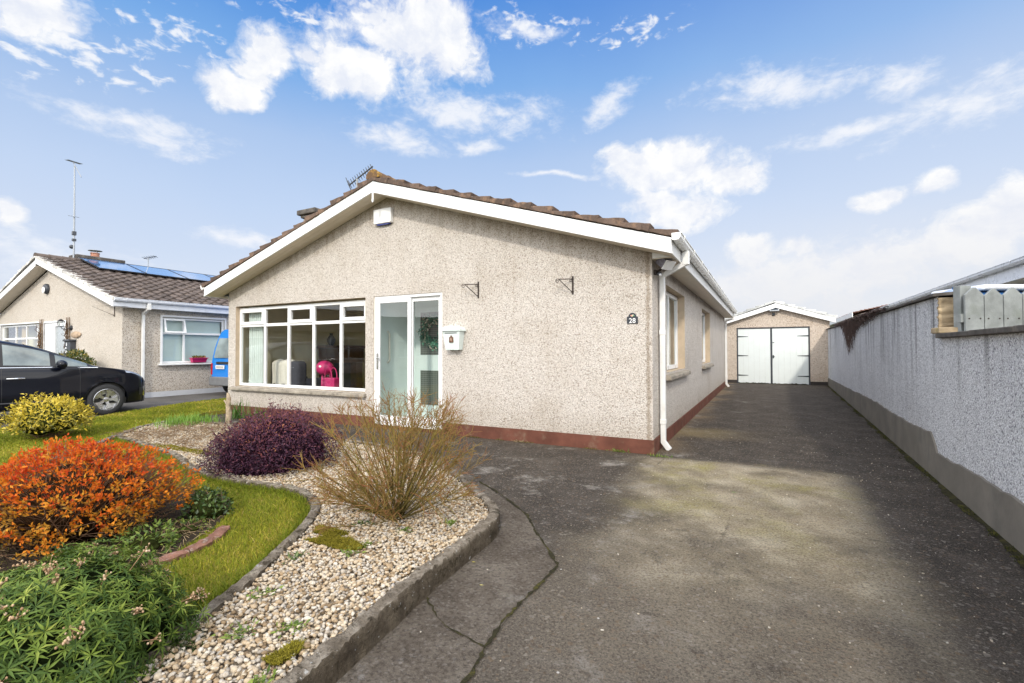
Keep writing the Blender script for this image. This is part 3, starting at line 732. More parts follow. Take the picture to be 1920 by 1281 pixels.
# front window, porch door, side windows
FA = [FW[0], -7.904, -7.165, -6.439, -5.701, FW[1]]
win = window_unit(house, f3, FA, (.605, 1.882, 2.26), .085, {(0, 1), (2, 1), (4, 1)})
MB().prism([(-.075, .515), (-.075, .562), (-.06, .574), (.10, .603), (.10, .515)], 'x', FW[0] - .13, FW[1] + .03).build('sill', 'sill', win, bevel=.008)
for (sy, gl) in ((SW1, 'glass'), (SW2, 'glass')):
    w = window_unit(house, s3, [sy[0], (sy[0] + sy[1]) / 2, sy[1]], (1.02, None, 2.30), .12, set(), gl, fw=.065)
    MB().prism([(-.15, .90), (.085, .90), (.085, .955), (.07, .967), (-.15, 1.015)], 'y', sy[0] - .12, sy[1] + .14).build('sill', 'sill', w, bevel=.008)
    mb = MB()  # net curtain folds behind the pane
    mb.grid([[(-.24 + .018 * math.sin(k * .9), sy[0] + .08 + (sy[1] - sy[0] - .16) * k / 70, z) for k in range(71)] for z in (1.05, 2.26)])
    mb.build('curtain', 'curtain', w, smooth='all')
door = None
mb = MB(); x0, x1, z0, z1 = FD; F = .05
def dbar(mb, a0, a1, z0, z1, d0, d1): mb.box(a0, a1, d0, d1, z0, z1)
dbar(mb, x0, x0 + F, z0, z1, .012, .11); dbar(mb, x1 - F, x1, z0, z1, .012, .11); dbar(mb, x0 + F, x1 - F, z1 - F, z1, .012, .11); dbar(mb, x0 + F, x1 - F, z0, z0 + .05, .012, .11)
door = mb.build('sliding_door', 'white', house, bevel=.004)
xm = -4.02
def leaf(a0, a1, d0, d1, nm):
    mb = MB(); s = .07; zb, zt = z0 + .052, z1 - F - .002
    dbar(mb, a0, a0 + s, zb, zt, d0, d1); dbar(mb, a1 - s, a1, zb, zt, d0, d1); dbar(mb, a0 + s, a1 - s, zt - s, zt, d0, d1); dbar(mb, a0 + s, a1 - s, zb, zb + .11, d0, d1)
    o = mb.build(nm, 'white', door, bevel=.004)
    MB().quad((a0 + s, (d0 + d1) / 2, zb + .11), (a1 - s, (d0 + d1) / 2, zb + .11), (a1 - s, (d0 + d1) / 2, zt - s), (a0 + s, (d0 + d1) / 2, zt - s)).build('pane', 'glass_door', door)
leaf(x0 + F + .002, xm + .035, .018, .052, 'door_leaf'); leaf(xm - .02, x1 - F - .002, .058, .092, 'door_leaf')
mb = MB(); hx = x0 + F + .035; mb.box(hx - .018, hx + .018, -.002, .02, 1.02, 1.30); mb.box(hx - .008, hx + .06, -.030, -.014, 1.20, 1.222); mb.tube([(hx, .0, 1.211), (hx, -.022, 1.211)], .011, 8); mb.build('handle', 'chrome', door, bevel=.003)
# porch lining behind the glass and the inner door
mb = MB(); px0, px1, pd = x0 - .105, x1 + .5, 1.15
mb.quad((px0, .12, 0), (px0, pd, 0), (px0, pd, 2.4), (px0, .12, 2.4)); mb.quad((px1, .12, 0), (px1, pd, 0), (px1, pd, 2.4), (px1, .12, 2.4))
mb.quad((px0, pd, 0), (px1, pd, 0), (px1, pd, 2.4), (px0, pd, 2.4)); mb.quad((px0, .12, 2.4), (px1, .12, 2.4), (px1, pd, 2.4), (px0, pd, 2.4)); mb.quad((px0, .12, .06), (px1, .12, .06), (px1, pd, .06), (px0, pd, .06))
porch = mb.build('porch', 'porch_wall', house)
m, t, b = newmat('reeded_door_glass'); co = t.coord(); gx, gy, gz = t.sep(co)[:3]
gr = t.math('MAXIMUM', t.math('GREATER_THAN', t.math('FRACT', t.math('MULTIPLY', gx, 26)), .82), t.math('GREATER_THAN', t.math('FRACT', t.math('MULTIPLY', gz, 26)), .82))
t.put(b.inputs['Base Color'], t.mix(t.math('MULTIPLY', gr, .6), (.10, .11, .10), (.30, .31, .28))); b.inputs['Roughness'].default_value = .25; MAT['wired_glass'] = m
mb = MB(); mb.box(-4.74, -3.70, 1.08, 1.14, .06, 2.18); inner = mb.build('inner_door', 'porch_wall', porch, bevel=.006)
mb = MB(); mb.box(-4.62, -3.82, 1.072, 1.08, 1.26, 2.08); mb.box(-4.62, -3.82, 1.072, 1.08, .30, .96); mb.build('door_glass', 'wired_glass', porch)
mb = MB(); mb.tube([(-4.895, .46, 1.12), (-4.85, .46, 1.16), (-4.85, .46, 1.66), (-4.895, .46, 1.70)], .018, 8); mb.build('pull_handle', 'cloth_white', porch, smooth=True)

# living room seen through the front window
mb = MB(); rx0, rx1, ry0, ry1 = HX + .12, px0 - .02, .19, 4.2
mb.quad((rx0, ry0, 0), (rx0, ry1, 0), (rx0, ry1, 2.4), (rx0, ry0, 2.4)); mb.quad((rx1, ry0, 0), (rx1, ry1, 0), (rx1, ry1, 2.4), (rx1, ry0, 2.4)); mb.quad((rx0, ry1, 0), (rx1, ry1, 0), (rx1, ry1, 2.4), (rx0, ry1, 2.4))
mb.quad((rx0, ry0, 2.4), (rx1, ry0, 2.4), (rx1, ry1, 2.4), (rx0, ry1, 2.4))
room = mb.build('room', 'room_wall', house)
MB().quad((rx0, ry0, .06), (rx1, ry0, .06), (rx1, ry1, .06), (rx0, ry1, .06)).build('floor', 'room_floor', room)
mb = MB()   # side rooms stay dim behind the curtains
mb.quad((-.45, .3, 0), (-.45, 8.5, 0), (-.45, 8.5, 2.5), (-.45, .3, 2.5)); mb.build('partition', 'room_wall', house)
mb = MB()
mb.grid([[(-8.66 + .50 * k / 50 + .03 * math.sin(z * 1.1), .235 + .035 * math.sin(k * .95 + z * .25), z) for k in range(51)] for z in np.linspace(.32, 2.3, 14)])
cu = mb.build('curtain', 'curtain', win, smooth='all')
# chimney low on the far slope of the roof
mb = MB(); cxx, cyy = -7.36, .86; zt = 4.20
mb.box(cxx - .16, cxx + .21, cyy - .16, cyy + .16, 2.9, zt); ch = mb.build('chimney', 'sill', roof, bevel=.02)
mb = MB(); mb.box(cxx - .20, cxx + .25, cyy - .20, cyy + .20, zt + .002, zt + .06); mb.box(cxx - .26, cxx + .31, cyy - .25, cyy + .25, zt + .062, zt + .17); mb.build('chimney_cap', 'coping', roof, bevel=.02)

# ------------------------------------------------------------------ small things on the front wall
def box_thing(name, label, cat, loc, group=None): return thing(name, label, cat, loc, group)
t_ = thing('alarm_box', 'white alarm siren box with a blue lens high on the gable', 'alarm box', (-4.545, 0, 3.66))
mb = MB(); mb.prism([(-4.74, 3.545), (-4.35, 3.545), (-4.345, 3.80), (-4.745, 3.80)], 'y', -.075, 0); mb.build('case', 'white', t_, bevel=.012)
mb = MB(); mb.prism([(-4.66, 3.520), (-4.43, 3.520), (-4.38, 3.544), (-4.71, 3.544)], 'y', -.055, -.004); M = M_plain('blue_lens', (.02, .03, .20), .25, 0, .1); mb.build('lens', M, t_, bevel=.004)

def basket_bracket(x, z, label):
    t_ = thing('hanging_bracket', label, 'bracket', (x, 0, z), 'empty hanging basket brackets')
    MB().box(x - .014, x + .014, -.006, 0, z - .13, z + .13).build('back_plate', 'dark_iron', t_, bevel=.002)
    # the arm swings out towards the viewer's left
    d = Vector((-.15, -.17, 0)); tip = Vector((x, -.006, z + .075)) + d
    mb = MB(); mb.tube([(x, -.006, z + .09), tip], .0065, 6); mb.build('arm', 'dark_iron', t_, smooth=True)
    mb = MB(); mb.tube([(x, -.006, z - .105), tip - d * .08 - Vector((0, 0, .005))], .006, 6); mb.build('strut', 'dark_iron', t_, smooth=True)
    cen = tip + Vector((0, 0, -.026)) + d * .05; un = d.normalized(); pts = []
    for k in range(26):
        a = PI / 2 - k * .34; rr = .030 * (1 - k / 34); pts.append(cen + un * rr * math.cos(a) + Vector((0, 0, rr * math.sin(a))))
    mb = MB(); mb.tube(pts, .0045, 5); mb.build('scroll', 'dark_iron', t_, smooth=True); mb = MB()
    pts = []; cen = Vector((x, -.012, z + .02)) + un * .028
    for k in range(20):
        a = PI + k * .34; rr = .024 * (1 - k / 30); pts.append(cen + un * rr * math.cos(a) + Vector((0, 0, .05 + rr * math.sin(a))))
    mb.tube(pts, .004, 5)
    mb.build('scroll', 'dark_iron', t_, smooth=True)
basket_bracket(-2.634, 2.28, 'rusty iron hanging basket bracket above the green letterbox')
basket_bracket(-1.084, 2.25, 'rusty iron hanging basket bracket between the other bracket and the number plaque')

t_ = thing('letterbox', 'pale green metal letterbox with arched lid beside the glass porch door', 'letterbox', (-3.05, 0, 1.34))
Mg = M_plain('pale_green_enamel', (.68, .76, .725), .35, .0, .05, 4, 0, .5, dirt=((.45, .5, .46), 6, .3))
cx_, w_ = -3.05, .165
mb = MB(); pts0 = [(cx_ - .135, -.02, 1.345), (cx_ + .135, -.02, 1.345), (cx_ + .135, -.135, 1.345), (cx_ - .135, -.135, 1.345)]; 
lo = [(cx_ - .125, 0, 1.35), (cx_ + .125, 0, 1.35), (cx_ + .125, -.115, 1.35), (cx_ - .125, -.115, 1.35)]
hi = [(cx_ - .165, 0, 1.655), (cx_ + .165, 0, 1.655), (cx_ + .165, -.15, 1.655), (cx_ - .165, -.15, 1.655)]
mb.add(lo + hi, [(0, 1, 2, 3), (7, 6, 5, 4), (0, 4, 5, 1), (1, 5, 6, 2), (2, 6, 7, 3), (3, 7, 4, 0)]); mb.build('body', Mg, t_, bevel=.008)
arc = [(cx_ + .19 * math.cos(a), 1.655 + .075 * math.sin(a)) for a in np.linspace(0, PI, 15)]
mb = MB(); mb.prism([(cx_ - .195, 1.648)] + [(cx_ + .195, 1.648)] + arc[:], 'y', -.175, 0); mb.build('lid', Mg, t_, bevel=.006)
mb = MB(); arc2 = [(cx_ + .165 * math.cos(a), 1.603 + .05 * math.sin(a)) for a in np.linspace(.15, PI - .15, 12)]; mb.tube([(p[0], -.148, p[1]) for p in arc2], .004, 5); mb.build('moulding', Mg, t_, smooth=True)
mb = MB(); mb.box(cx_ - .11, cx_ + .11, -.153, -.149, 1.612, 1.622); mb.build('slot', 'charcoal', t_)
Mb = M_plain('bronze_plaque', (.16, .08, .05), .5, .4, .3, 40)
mb = MB(); mb.box(cx_ - .035, cx_ + .04, -.148, -.128, 1.470, 1.555); mb.box(cx_ - .012, cx_ + .018, -.1485, -.128, 1.555, 1.578); mb.build('emblem', Mb, t_, bevel=.003)
mb = MB(); mb.box(cx_ - .012, cx_ + .004, -.1505, -.147, 1.50, 1.535); mb.box(cx_ + .012, cx_ + .022, -.1505, -.147, 1.49, 1.54); mb.build('emblem_figure', M_plain('pale_bronze', (.42, .30, .22), .5, .3, .2), t_)

t_ = thing('number_plaque', 'black arched house number plaque reading 28 near the corner of the front wall', 'number plaque', (-.255, 0, 1.69))
cx_ = -.255
arc = [(cx_ + .052 * math.cos(a), 1.785 + .05 * math.sin(a)) for a in np.linspace(0, PI, 13)]
Msl = M_plain('black_slate', (.022, .026, .034), .45, 0, .2, 12)
mb = MB(); mb.prism([(cx_ - .072, 1.692), (cx_ + .072, 1.692), (cx_ + .072, 1.785)] + arc + [(cx_ - .072, 1.785)], 'y', -.012, 0); mb.build('plate', Msl, t_, bevel=.003)
fc = bpy.data.curves.new('numerals', 'FONT'); fc.body = '28'; fc.size = .088; fc.align_x = 'CENTER'; fc.extrude = .001; fc.space_character = 1.05
fo = bpy.data.objects.new('numerals', fc); COL.objects.link(fo); fo.parent = t_; fo.location = (0, -.0135, .012); fo.rotation_euler = (PI / 2, 0, 0); fc.materials.append(MAT['white'])
fc.offset = .0006
bpy.context.view_layer.update()
me_ = bpy.data.meshes.new_from_object(fo.evaluated_get(bpy.context.evaluated_depsgraph_get())); mw = fo.matrix_basis.copy(); bpy.data.objects.remove(fo)
me_.transform(mw); fo = bpy.data.objects.new('numerals', me_); COL.objects.link(fo); fo.parent = t_
for k, (dx, dz, c) in enumerate(((-.014, .108, (.65, .30, .22)), (.008, .112, (.70, .62, .45)), (.020, .105, (.10, .25, .12)), (-.002, .10, (.55, .45, .30)))):
    MB().ball((cx_ + dx, -.013, 1.69 + dz), (.011, .004, .009), jit=.1).build('flower_emblem', M_plain('plaque_paint_%d' % k, c, .5), t_, smooth='all')

t_ = thing('floodlight', 'dark security floodlight tilted under the eaves above the corner downpipe', 'floodlight', (.02, .16, 2.38))
mb = MB(); mb.box(0, .03, .10, .20, 2.335, 2.40); mb.tube([(.02, .15, 2.37), (.10, .12, 2.40)], .014, 8); mb.build('mount', 'dark_iron', t_, bevel=.004)
T = Matrix.Translation((.155, .10, 2.47)) @ Matrix.Rotation(R(-25), 4, 'Z') @ Matrix.Rotation(R(38), 4, 'Y')
mb = MB(); mb.box(-.08, .05, -.09, .09, -.055, .055, T)
for k in range(5): mb.box(-.10, -.08, -.08 + k * .037, -.068 + k * .037, -.045, .05, T)
mb.build('lamp_body', M_plain('dusty_grey_casing', (.13, .12, .14), .7, 0, .5, 30, .6), t_, bevel=.01)
mb = MB(); mb.box(.052, .066, -.10, .10, -.065, .065, T); mb.build('lamp_glass', 'white_old', t_, bevel=.004)
mb = MB(); mb.ball((.075, .10, 2.335), (.035, .035, .028)); mb.build('sensor', 'charcoal', t_, smooth='all'); MB().ball((.09, .07, 2.318), .018).build('sensor_lens', 'white', t_, smooth='all')

def yagi(name, label, base, mast_top, boom_d, ln, n, el, tilt=0., cat='aerial', parent=None, thick=1., refl=True):
    """TV aerial: mast, boom with rods and a reflector"""
    t_ = thing(name, label, cat, base); b0 = Vector(base); top = Vector(mast_top)
    MB().tube([b0, top], .013 * thick, 8).build('mast', 'steel', t_, smooth=True)
    d = Vector(boom_d).normalized(); side = d.cross(Vector((0, 0, 1))).normalized(); up = side.cross(d)
    rod = (side * math.cos(tilt) + up * math.sin(tilt)); c = top + d * 0.0
    a = c - d * ln * .35; MB().tube([a, a + d * ln], .009 * thick, 6).build('boom', 'charcoal', t_, smooth=True)
    mb = MB()
    for k in range(n):
        p = a + d * ln * (k + .5) / n; l = el * (1 - .25 * k / n); mb.tube([p - rod * l / 2, p + rod * l / 2], .0045 * thick, 5)
    if refl:
        for s in (-1, 0, 1): p = a + up * .07 * s; mb.tube([p - rod * el * .6, p + rod * el * .6], .0045 * thick, 5)
    mb.build('rods', 'charcoal', t_, smooth=True); return t_
yagi('tv_aerial', 'black comb shaped TV aerial rising behind the ridge of the main roof', (-5.78, .55, 3.85), (-5.72, .5, 4.70), (.58, 0.02, .26), .66, 11, .17, R(80), thick=1.7)
# ------------------------------------------------------------------ garage at the end of the drive
GY = 14.9
gar = thing('garage', 'pebbledashed garage with pale green double doors at the end of the drive', 'garage', (1.65, GY, 0))
gx0, gx1, gax = -.06, 3.44, 1.65
GD = (.30, 2.81, .0, 2.215)
g3 = lambda a, z, d: (a, GY + d, z)
mb = MB(); wall_panel(mb, (gx0, gx1, .13, 2.4), [GD], g3, .1, 1)
mb.quad((gx0, GY, 2.4), (gx1, GY, 2.4), (gx1, GY, 2.42), (gax, GY, 2.42 + .325 * 1.75), (gx0, GY, 2.42))
for x in (gx0, gx1): mb.quad((x, GY, 0), (x, GY + 6, 0), (x, GY + 6, 2.42), (x, GY, 2.42))
mb.quad((gx0, GY + 6, 0), (gx1, GY + 6, 0), (gx1, GY + 6, 2.42), (gax, GY + 6, 3.0), (gx0, GY + 6, 2.42))
gw = mb.build('wall', 'dash_garage', gar)
mb = MB(); reveal_mesh(mb, GD, g3, .12); mb.build('reveal', 'reveal', gw)
for a_, b_ in ((gx0 - .012, GD[0]), (GD[1], gx1 + .012)): MB().box(a_, b_, GY - .012, GY + .05, -.05, .13).build('plinth', 'plinth_black', gar)
mb = MB()
F = .045
mb.box(GD[0], GD[0] + F, GY + .02, GY + .10, 0, GD[3]); mb.box(GD[1] - F, GD[1], GY + .02, GY + .10, 0, GD[3]); mb.box(GD[0] + F, GD[1] - F, GY + .02, GY + .10, GD[3] - F, GD[3])
mb.build('door_frame', 'charcoal', gar, bevel=.004)
xm = (GD[0] + GD[1]) / 2 - .03
for k, (a0, a1) in enumerate(((GD[0] + F + .006, xm - .035), (xm + .035, GD[1] - F - .006))):
    mb = MB(); n = 6
    for i in range(n):       # boards, ragged at the foot
        w = (a1 - a0) / n; b0, b1 = a0 + i * w, a0 + (i + 1) * w - .0022
        foot = [(b0 + (b1 - b0) * q / 5, .02 + .035 * random.random() ** 3) for q in range(6)]
        mb.prism([(b0, GD[3] - F - .008)] + foot + [(b1, GD[3] - F - .008)], 'y', GY + .045, GY + .085)
    lf = mb.build('door_leaf', 'garage_door', gar)
    for z in (1.86, 1.10, .32):
        h = MB(); hx0, hx1 = (a0 - .02, a0 + .36) if k == 0 else (a1 + .02, a1 - .36)
        h.prism([(hx0, z - .026), (hx1, z - .008), (hx1, z + .008), (hx0, z + .026)], 'y', GY + .034, GY + .044)
        h.tube([(hx0, GY + .036, z - .035), (hx0, GY + .036, z + .035)], .012, 8); h.build('hinge', 'hinge', lf)
mb = MB(); mb.box(xm - .032, xm + .032, GY + .038, GY + .09, .02, GD[3] - F - .004); mb.build('meeting_post', 'charcoal', gar, bevel=.003)
MB().box(xm + .038, xm + .10, GY + .03, GY + .044, 1.60, 1.625).build('bolt', 'hinge', gar, bevel=.002); mb = MB(); mb.box(xm + .04, xm + .115, GY + .028, GY + .044, 1.05, 1.075); mb.box(xm + .045, xm + .085, GY + .025, GY + .044, 1.00, 1.12); mb.build('latch', 'hinge', gar, bevel=.002)
gze = 2.50; gsl = .325; grise = gsl * (gx1 + .17 - gax)
mb = MB(); tile_slope(mb, gx1 + .20, gze + .02, gax, gze + grise + .05, GY - .18, GY + 6.2, 7); tile_slope(mb, gx0 - .20, gze + .02, gax, gze + grise + .05, GY - .18, GY + 6.2, 7)
grf = mb.build('roof', 'tile_grey', gar, smooth=True, angle=50)
mb = MB(); verge_tiles(mb, gx1 + .20, gze + .005, gax, gze + grise + .03, GY - .212, GY - .02, 6, .012, .105); verge_tiles(mb, gx0 - .20, gze + .005, gax, gze + grise + .03, GY - .212, GY - .02, 6, .012, .105)
mb.build('verge', 'verge_pale', grf, bevel=.005)
mb = MB(); ridge_tiles(mb, gax, gze + grise + .055, GY - .16, GY + 6.2, r=.075); mb.build('ridge', 'tile_grey', grf, smooth=True, angle=50)
for xe in (gx1 + .17, gx0 - .17):
    zz = gze + gsl * abs(gax - xe); xa = gax + (.001 if xe > gax else -.001)
    mb = MB(); mb.prism([(xe, gze), (xa, zz), (xa, zz - .17), (xe, gze - .17)], 'y', GY - .2, GY - .178); mb.prism([(xe, gze - .14), (xa, zz - .14), (xa, zz - .175), (xe, gze - .175)], 'y', GY - .207, GY - .18)
    mb.build('bargeboard', 'white', gar, bevel=.003)
    mb = MB(); mb.prism([(xe, gze - .165), (xa, zz - .165), (xa, zz - .155), (xe, gze - .155)], 'y', GY - .177, GY); mb.build('soffit', 'white_old', gar)
t_ = thing('garage_floodlight', 'grey floodlight fixed under the peak of the garage gable', 'floodlight', (1.63, GY, 2.82))
T = Matrix.Translation((1.64, GY - .12, 2.90)) @ Matrix.Rotation(R(-25), 4, 'X')
mb = MB(); mb.box(-.15, .15, -.05, .05, -.09, .09, T); mb.box(-.165, .165, -.065, -.05, -.105, .105, T); mb.build('lamp_body', 'steel', t_, bevel=.012)
mb = MB(); mb.box(-.12, .12, -.068, -.0655, -.07, .07, T); mb.build('lamp_glass', 'glass_dark', t_)
mb = MB(); mb.box(1.56, 1.66, GY - .05, GY, 2.66, 2.76); mb.ball((1.61, GY - .06, 2.70), .035); mb.build('sensor', 'charcoal', t_, bevel=.006)

# ------------------------------------------------------------------ boundary wall on the right
bw = thing('boundary_wall', 'long grey white dashed boundary wall with cement plinth along the drive', 'garden wall', (2.85, 0, 0))
TH = .215; TOP = lambda y: 1.875 + .0135 * y; YE = -.03
mb = MB(); ys = list(np.linspace(YE, 15.4, 30))
dirv = np.array([.0366, 1.0]) / math.hypot(.0366, 1); nv = np.array([dirv[1], -dirv[0]])
def wp(y, off, z): return (WX(y) + off, y, z)
for a, b_ in zip(ys[:-1], ys[1:]):
    mb.quad(wp(a, 0, .1), wp(b_, 0, .1), wp(b_, 0, TOP(b_)), wp(a, 0, TOP(a))); mb.quad(wp(a, TH, .1), wp(b_, TH, .1), wp(b_, TH, TOP(b_)), wp(a, TH, TOP(a)))
mb.quad(wp(YE, 0, .1), wp(-12, 0, .1), wp(-12, 0, 1.455), wp(YE, 0, 1.455)); mb.quad(wp(YE, TH, .1), wp(-12, TH, .1), wp(-12, TH, 1.455), wp(YE, TH, 1.455))
mb.quad(wp(-12, 0, .1), wp(-12, TH, .1), wp(-12, TH, 1.455), wp(-12, 0, 1.455))
mb.build('render_face', 'dash_wall', bw)
# cement plinth with an uneven top edge and a step down near the pier
rows_t = []; yy = np.arange(-12, 15.4, .06); mb = MB(); prev = 0
zt = []
for y in yy:
    base = np.interp(y, [-12, -2, -.9, .06, .14, .3, 1.5, 4.1, 9, 15.4], [.40, .338, .316, .277, .36, .452, .42, .437, .36, .275]); prev = .75 * prev + .25 * random.uniform(-.03, .03); zt.append(base + prev)
P = [[wp(y, -.016, -.03) for y in yy], [wp(y, -.016, z) for y, z in zip(yy, zt)], [wp(y, .01, z + .008) for y, z in zip(yy, zt)]]
mb.grid(P); mb.build('plinth', 'plinth_grey', bw)
# coping of the high run: broken slate and tile edge
mb = MB(); y = YE - .0
while y < 15.3:
    l = random.uniform(.35, .62); j = random.uniform(-.012, .012); z = TOP(y + l / 2)
    mb.add([wp(y, -.045 + j, z + .002), wp(y + l - .008, -.045 + j * .6, z + .002 + .0135 * l), wp(y + l - .008, TH + .04, z + .02), wp(y, TH + .04, z + .02),
            wp(y, -.045 + j, z + .035 + j * .5), wp(y + l - .008, -.045 + j * .6, z + .035), wp(y + l - .008, TH + .04, z + .055), wp(y, TH + .04, z + .055)],
           [(3, 2, 1, 0), (4, 5, 6, 7), (0, 1, 5, 4), (1, 2, 6, 5), (2, 3, 7, 6), (3, 0, 4, 7)])
    y += l
mb.build('coping', 'coping', bw, bevel=.006)
mb = MB(); y = YE - .10
while y > -12:
    l = random.uniform(.8, 1.1); z = 1.456
    mb.add([wp(y, -.05, z), wp(y - l + .004, -.05, z), wp(y - l + .004, TH + .04, z), wp(y, TH + .04, z), wp(y, -.05, z + .045), wp(y - l + .004, -.05, z + .042), wp(y - l + .004, TH + .04, z + .05), wp(y, TH + .04, z + .05)],
           [(3, 2, 1, 0), (4, 5, 6, 7), (0, 1, 5, 4), (1, 2, 6, 5), (2, 3, 7, 6), (3, 0, 4, 7)]); y -= l
mb.build('low_coping', 'coping', bw, bevel=.008)
# yellowed block end of the high run
mb = MB(); rows = []; x0_, x1_, y0_, y1_ = WX(YE) - .004, WX(YE) + TH - .004, YE - .034, YE + .004
joints = (1.505, 1.61, 1.70, 1.79)
for z in np.arange(1.50, TOP(YE) + .001, .0145):
    row = []; dip = min(abs(z - q) for q in joints); ins = .010 * math.exp(-(dip / .012) ** 2)
    for k in range(20):
        s = k / 20 * 4; e_, f = int(s), s % 1
        x, y = ((x0_ + (x1_ - x0_) * f, y0_), (x1_, y0_ + (y1_ - y0_) * f), (x1_ - (x1_ - x0_) * f, y1_), (x0_, y1_ - (y1_ - y0_) * f))[e_]
        row.append((x + rng.normal() * .004 + (ins if x < WX(YE) + .1 else -ins), y + (ins if y < YE - .02 else 0) + rng.normal() * .004, z))
    rows.append(row)
mb.grid(rows, wrap=True); mb.f.append(tuple(range(len(mb.v) - 20, len(mb.v)))); mb.build('pier_end', 'pier', bw, smooth=True, angle=45)
mb = MB(); T = Matrix.Translation((WX(-.12) + .07, -.14, 1.53)) @ Matrix.Rotation(R(5), 4, 'Z'); mb.box(-.13, .12, -.10, .09, -.028, .03, T); mb.build('loose_stone', 'pier', bw, bevel=.012, seg=3)
# bare creeper stems hanging over the wall
t_ = thing('creeper', 'dark brown leafless creeper hanging over the top of the boundary wall', 'climbing plant', wp(6.0, 0, 1.9))
paths, rad = [], []
for k in range(620):
    q = rng.beta(2.0, 2.4); y = 3.0 + 7.2 * q; z0 = TOP(y) + .045 + rng.uniform(-.03, .02)
    dep = (.10 + .80 * math.exp(-((y - 7.4) / 1.2) ** 2) + .12 * math.exp(-((y - 5.0) / 1.0) ** 2)) * rng.uniform(.15, 1.0)
    n = 7; p = []; yy, off = y, -.05 - rng.uniform(0, .06)
    for i in range(n):
        f = i / (n - 1); yy += rng.normal() * .05; p.append((WX(yy) + (.12 if i == 0 else off * (1 - .45 * f) + rng.normal() * .012), yy, z0 + (.0 if i == 0 else .015) - dep * max(0, f - .08)))
    paths.append(p); r0 = rng.uniform(.004, .009); rad.append(np.linspace(r0, r0 * .4, n))
for k in range(70):     # runners along the coping
    y = 2.2 + 7.8 * rng.random(); n = 8; p = [(WX(y + i * .12) - .06 + rng.normal() * .03, y + i * .12, TOP(y + i * .12) + .045 + rng.normal() * .018) for i in range(n)]; paths.append(p); rad.append(np.full(n, rng.uniform(.005, .010)))
V, F = tubes_np(paths, rad, 4); m = M_plain('dead_creeper_stem', (.085, .055, .045), .95, 0, .45, 30); np_mesh('stems', V, F, m, t_)

# ------------------------------------------------------------------ picket fence and tanks behind the low wall
fx = lambda s: np.array([2.945, -.32]) + s * np.array([.884, .467])
t_ = thing('picket_fence', 'silvery grey wooden picket fence standing behind the low part of the wall', 'fence', (*fx(0), 0))
ang = math.atan2(.467, .884)
for k in range(7):
    s0 = .002 + k * .1815; c = fx(s0 + .088); T = Matrix.Translation((*c, 0)) @ Matrix.Rotation(ang, 4, 'Z'); w = .0865; zt = 1.925 + random.uniform(-.012, .012); zs = zt - .068
    mb = MB(); mb.prism([(-w, .9), (w, .9), (w, zs), (0 + .012, zt), (-.012, zt), (-w, zs)], 'y', -.011, .011); mb.v = [T @ Vector(p) for p in mb.v]; pk = mb.build('picket', 'wood_grey', t_, bevel=.003)
    mb = MB()
    for dx in (-.055, .05): mb.lathe([(.001, .0), (.007, .001), (.007, -.003)], 8, T @ Matrix.Translation((dx, -.0135, 1.635)) @ Matrix.Rotation(PI / 2, 4, 'X'))
    mb.build('nail', 'dark_iron', pk)
T = Matrix.Translation((*fx(.66), 0)) @ Matrix.Rotation(ang, 4, 'Z')
mb = MB()
for z in (1.60, 1.05): mb.box(-.68, .68, .013, .05, z, z + .08, T)
mb.build('rail', 'wood_grey', t_, bevel=.003)
T = Matrix.Translation((*fx(.066), 0)) @ Matrix.Rotation(ang, 4, 'Z'); mb = MB(); mb.box(-.05, .055, .052, .13, 0, 1.955, T); mb.build('post', 'wood_grey', t_, bevel=.005)
for k, (c, ln, lab) in enumerate((((3.62, 1.15, 1.80), .86, 'blue plastic tank with pale lid behind the picket fence, nearest the wall pier'), ((4.95, 1.75, 1.80), .62, 'blue plastic tank with pale lid behind the picket fence, farthest from the wall pier'))):
    t_ = thing('water_tank', lab, 'tank', (c[0], c[1], 0), 'blue tanks behind the fence')
    T = Matrix.Translation((c[0], c[1], 0)) @ Matrix.Rotation(ang, 4, 'Z')
    mb = MB(); mb.prism([(-ln/2, 0), (ln/2, 0), (ln/2, 1.98), (-ln/2, 1.98)], 'y', -.3, .3); mb.v = [T @ Vector(p) for p in mb.v]; mb.build('body', 'blue_plastic', t_, bevel=.07, seg=4)
    mb = MB(); mb.prism([(-ln/2 - .03, 1.985), (ln/2 + .03, 1.985), (ln/2 + .01, 2.05), (-ln/2 - .01, 2.05)], 'y', -.34, .34); mb.v = [T @ Vector(p) for p in mb.v]; mb.build('lid', 'gutter_blue', t_, bevel=.035, seg=4)
    mb = MB()
    for q in (-.3, 0, .3): mb.box(q * ln - .03, q * ln + .03, -.315, -.298, .2, 1.9, T)
    mb.build('rib', 'blue_plastic', t_, bevel=.01)
t_ = thing('storage_drum', 'pale blue white round drum squeezed between the wall pier and the fence post', 'drum', (3.10, .55, 0))
mb = MB(); mb.lathe([(.0, 0), (.20, 0), (.20, .6), (.212, .62), (.20, .64), (.20, 1.3), (.212, 1.32), (.20, 1.34), (.20, 1.90), (.17, 1.96), (.08, 2.0), (0, 2.005)], 22, Matrix.Translation((3.16, .62, 0))); mb.build('drum_body', M_plain('pale_blue_plastic', (.30, .38, .52), .35, 0, .2, 3), t_, smooth=True, angle=60)
mb = MB(); mb.lathe([(.0, 2.0), (.05, 2.0), (.05, 2.03), (0, 2.03)], 14, Matrix.Translation((3.16, .62, .0))); mb.build('cap', 'blue_plastic', t_, smooth=True)

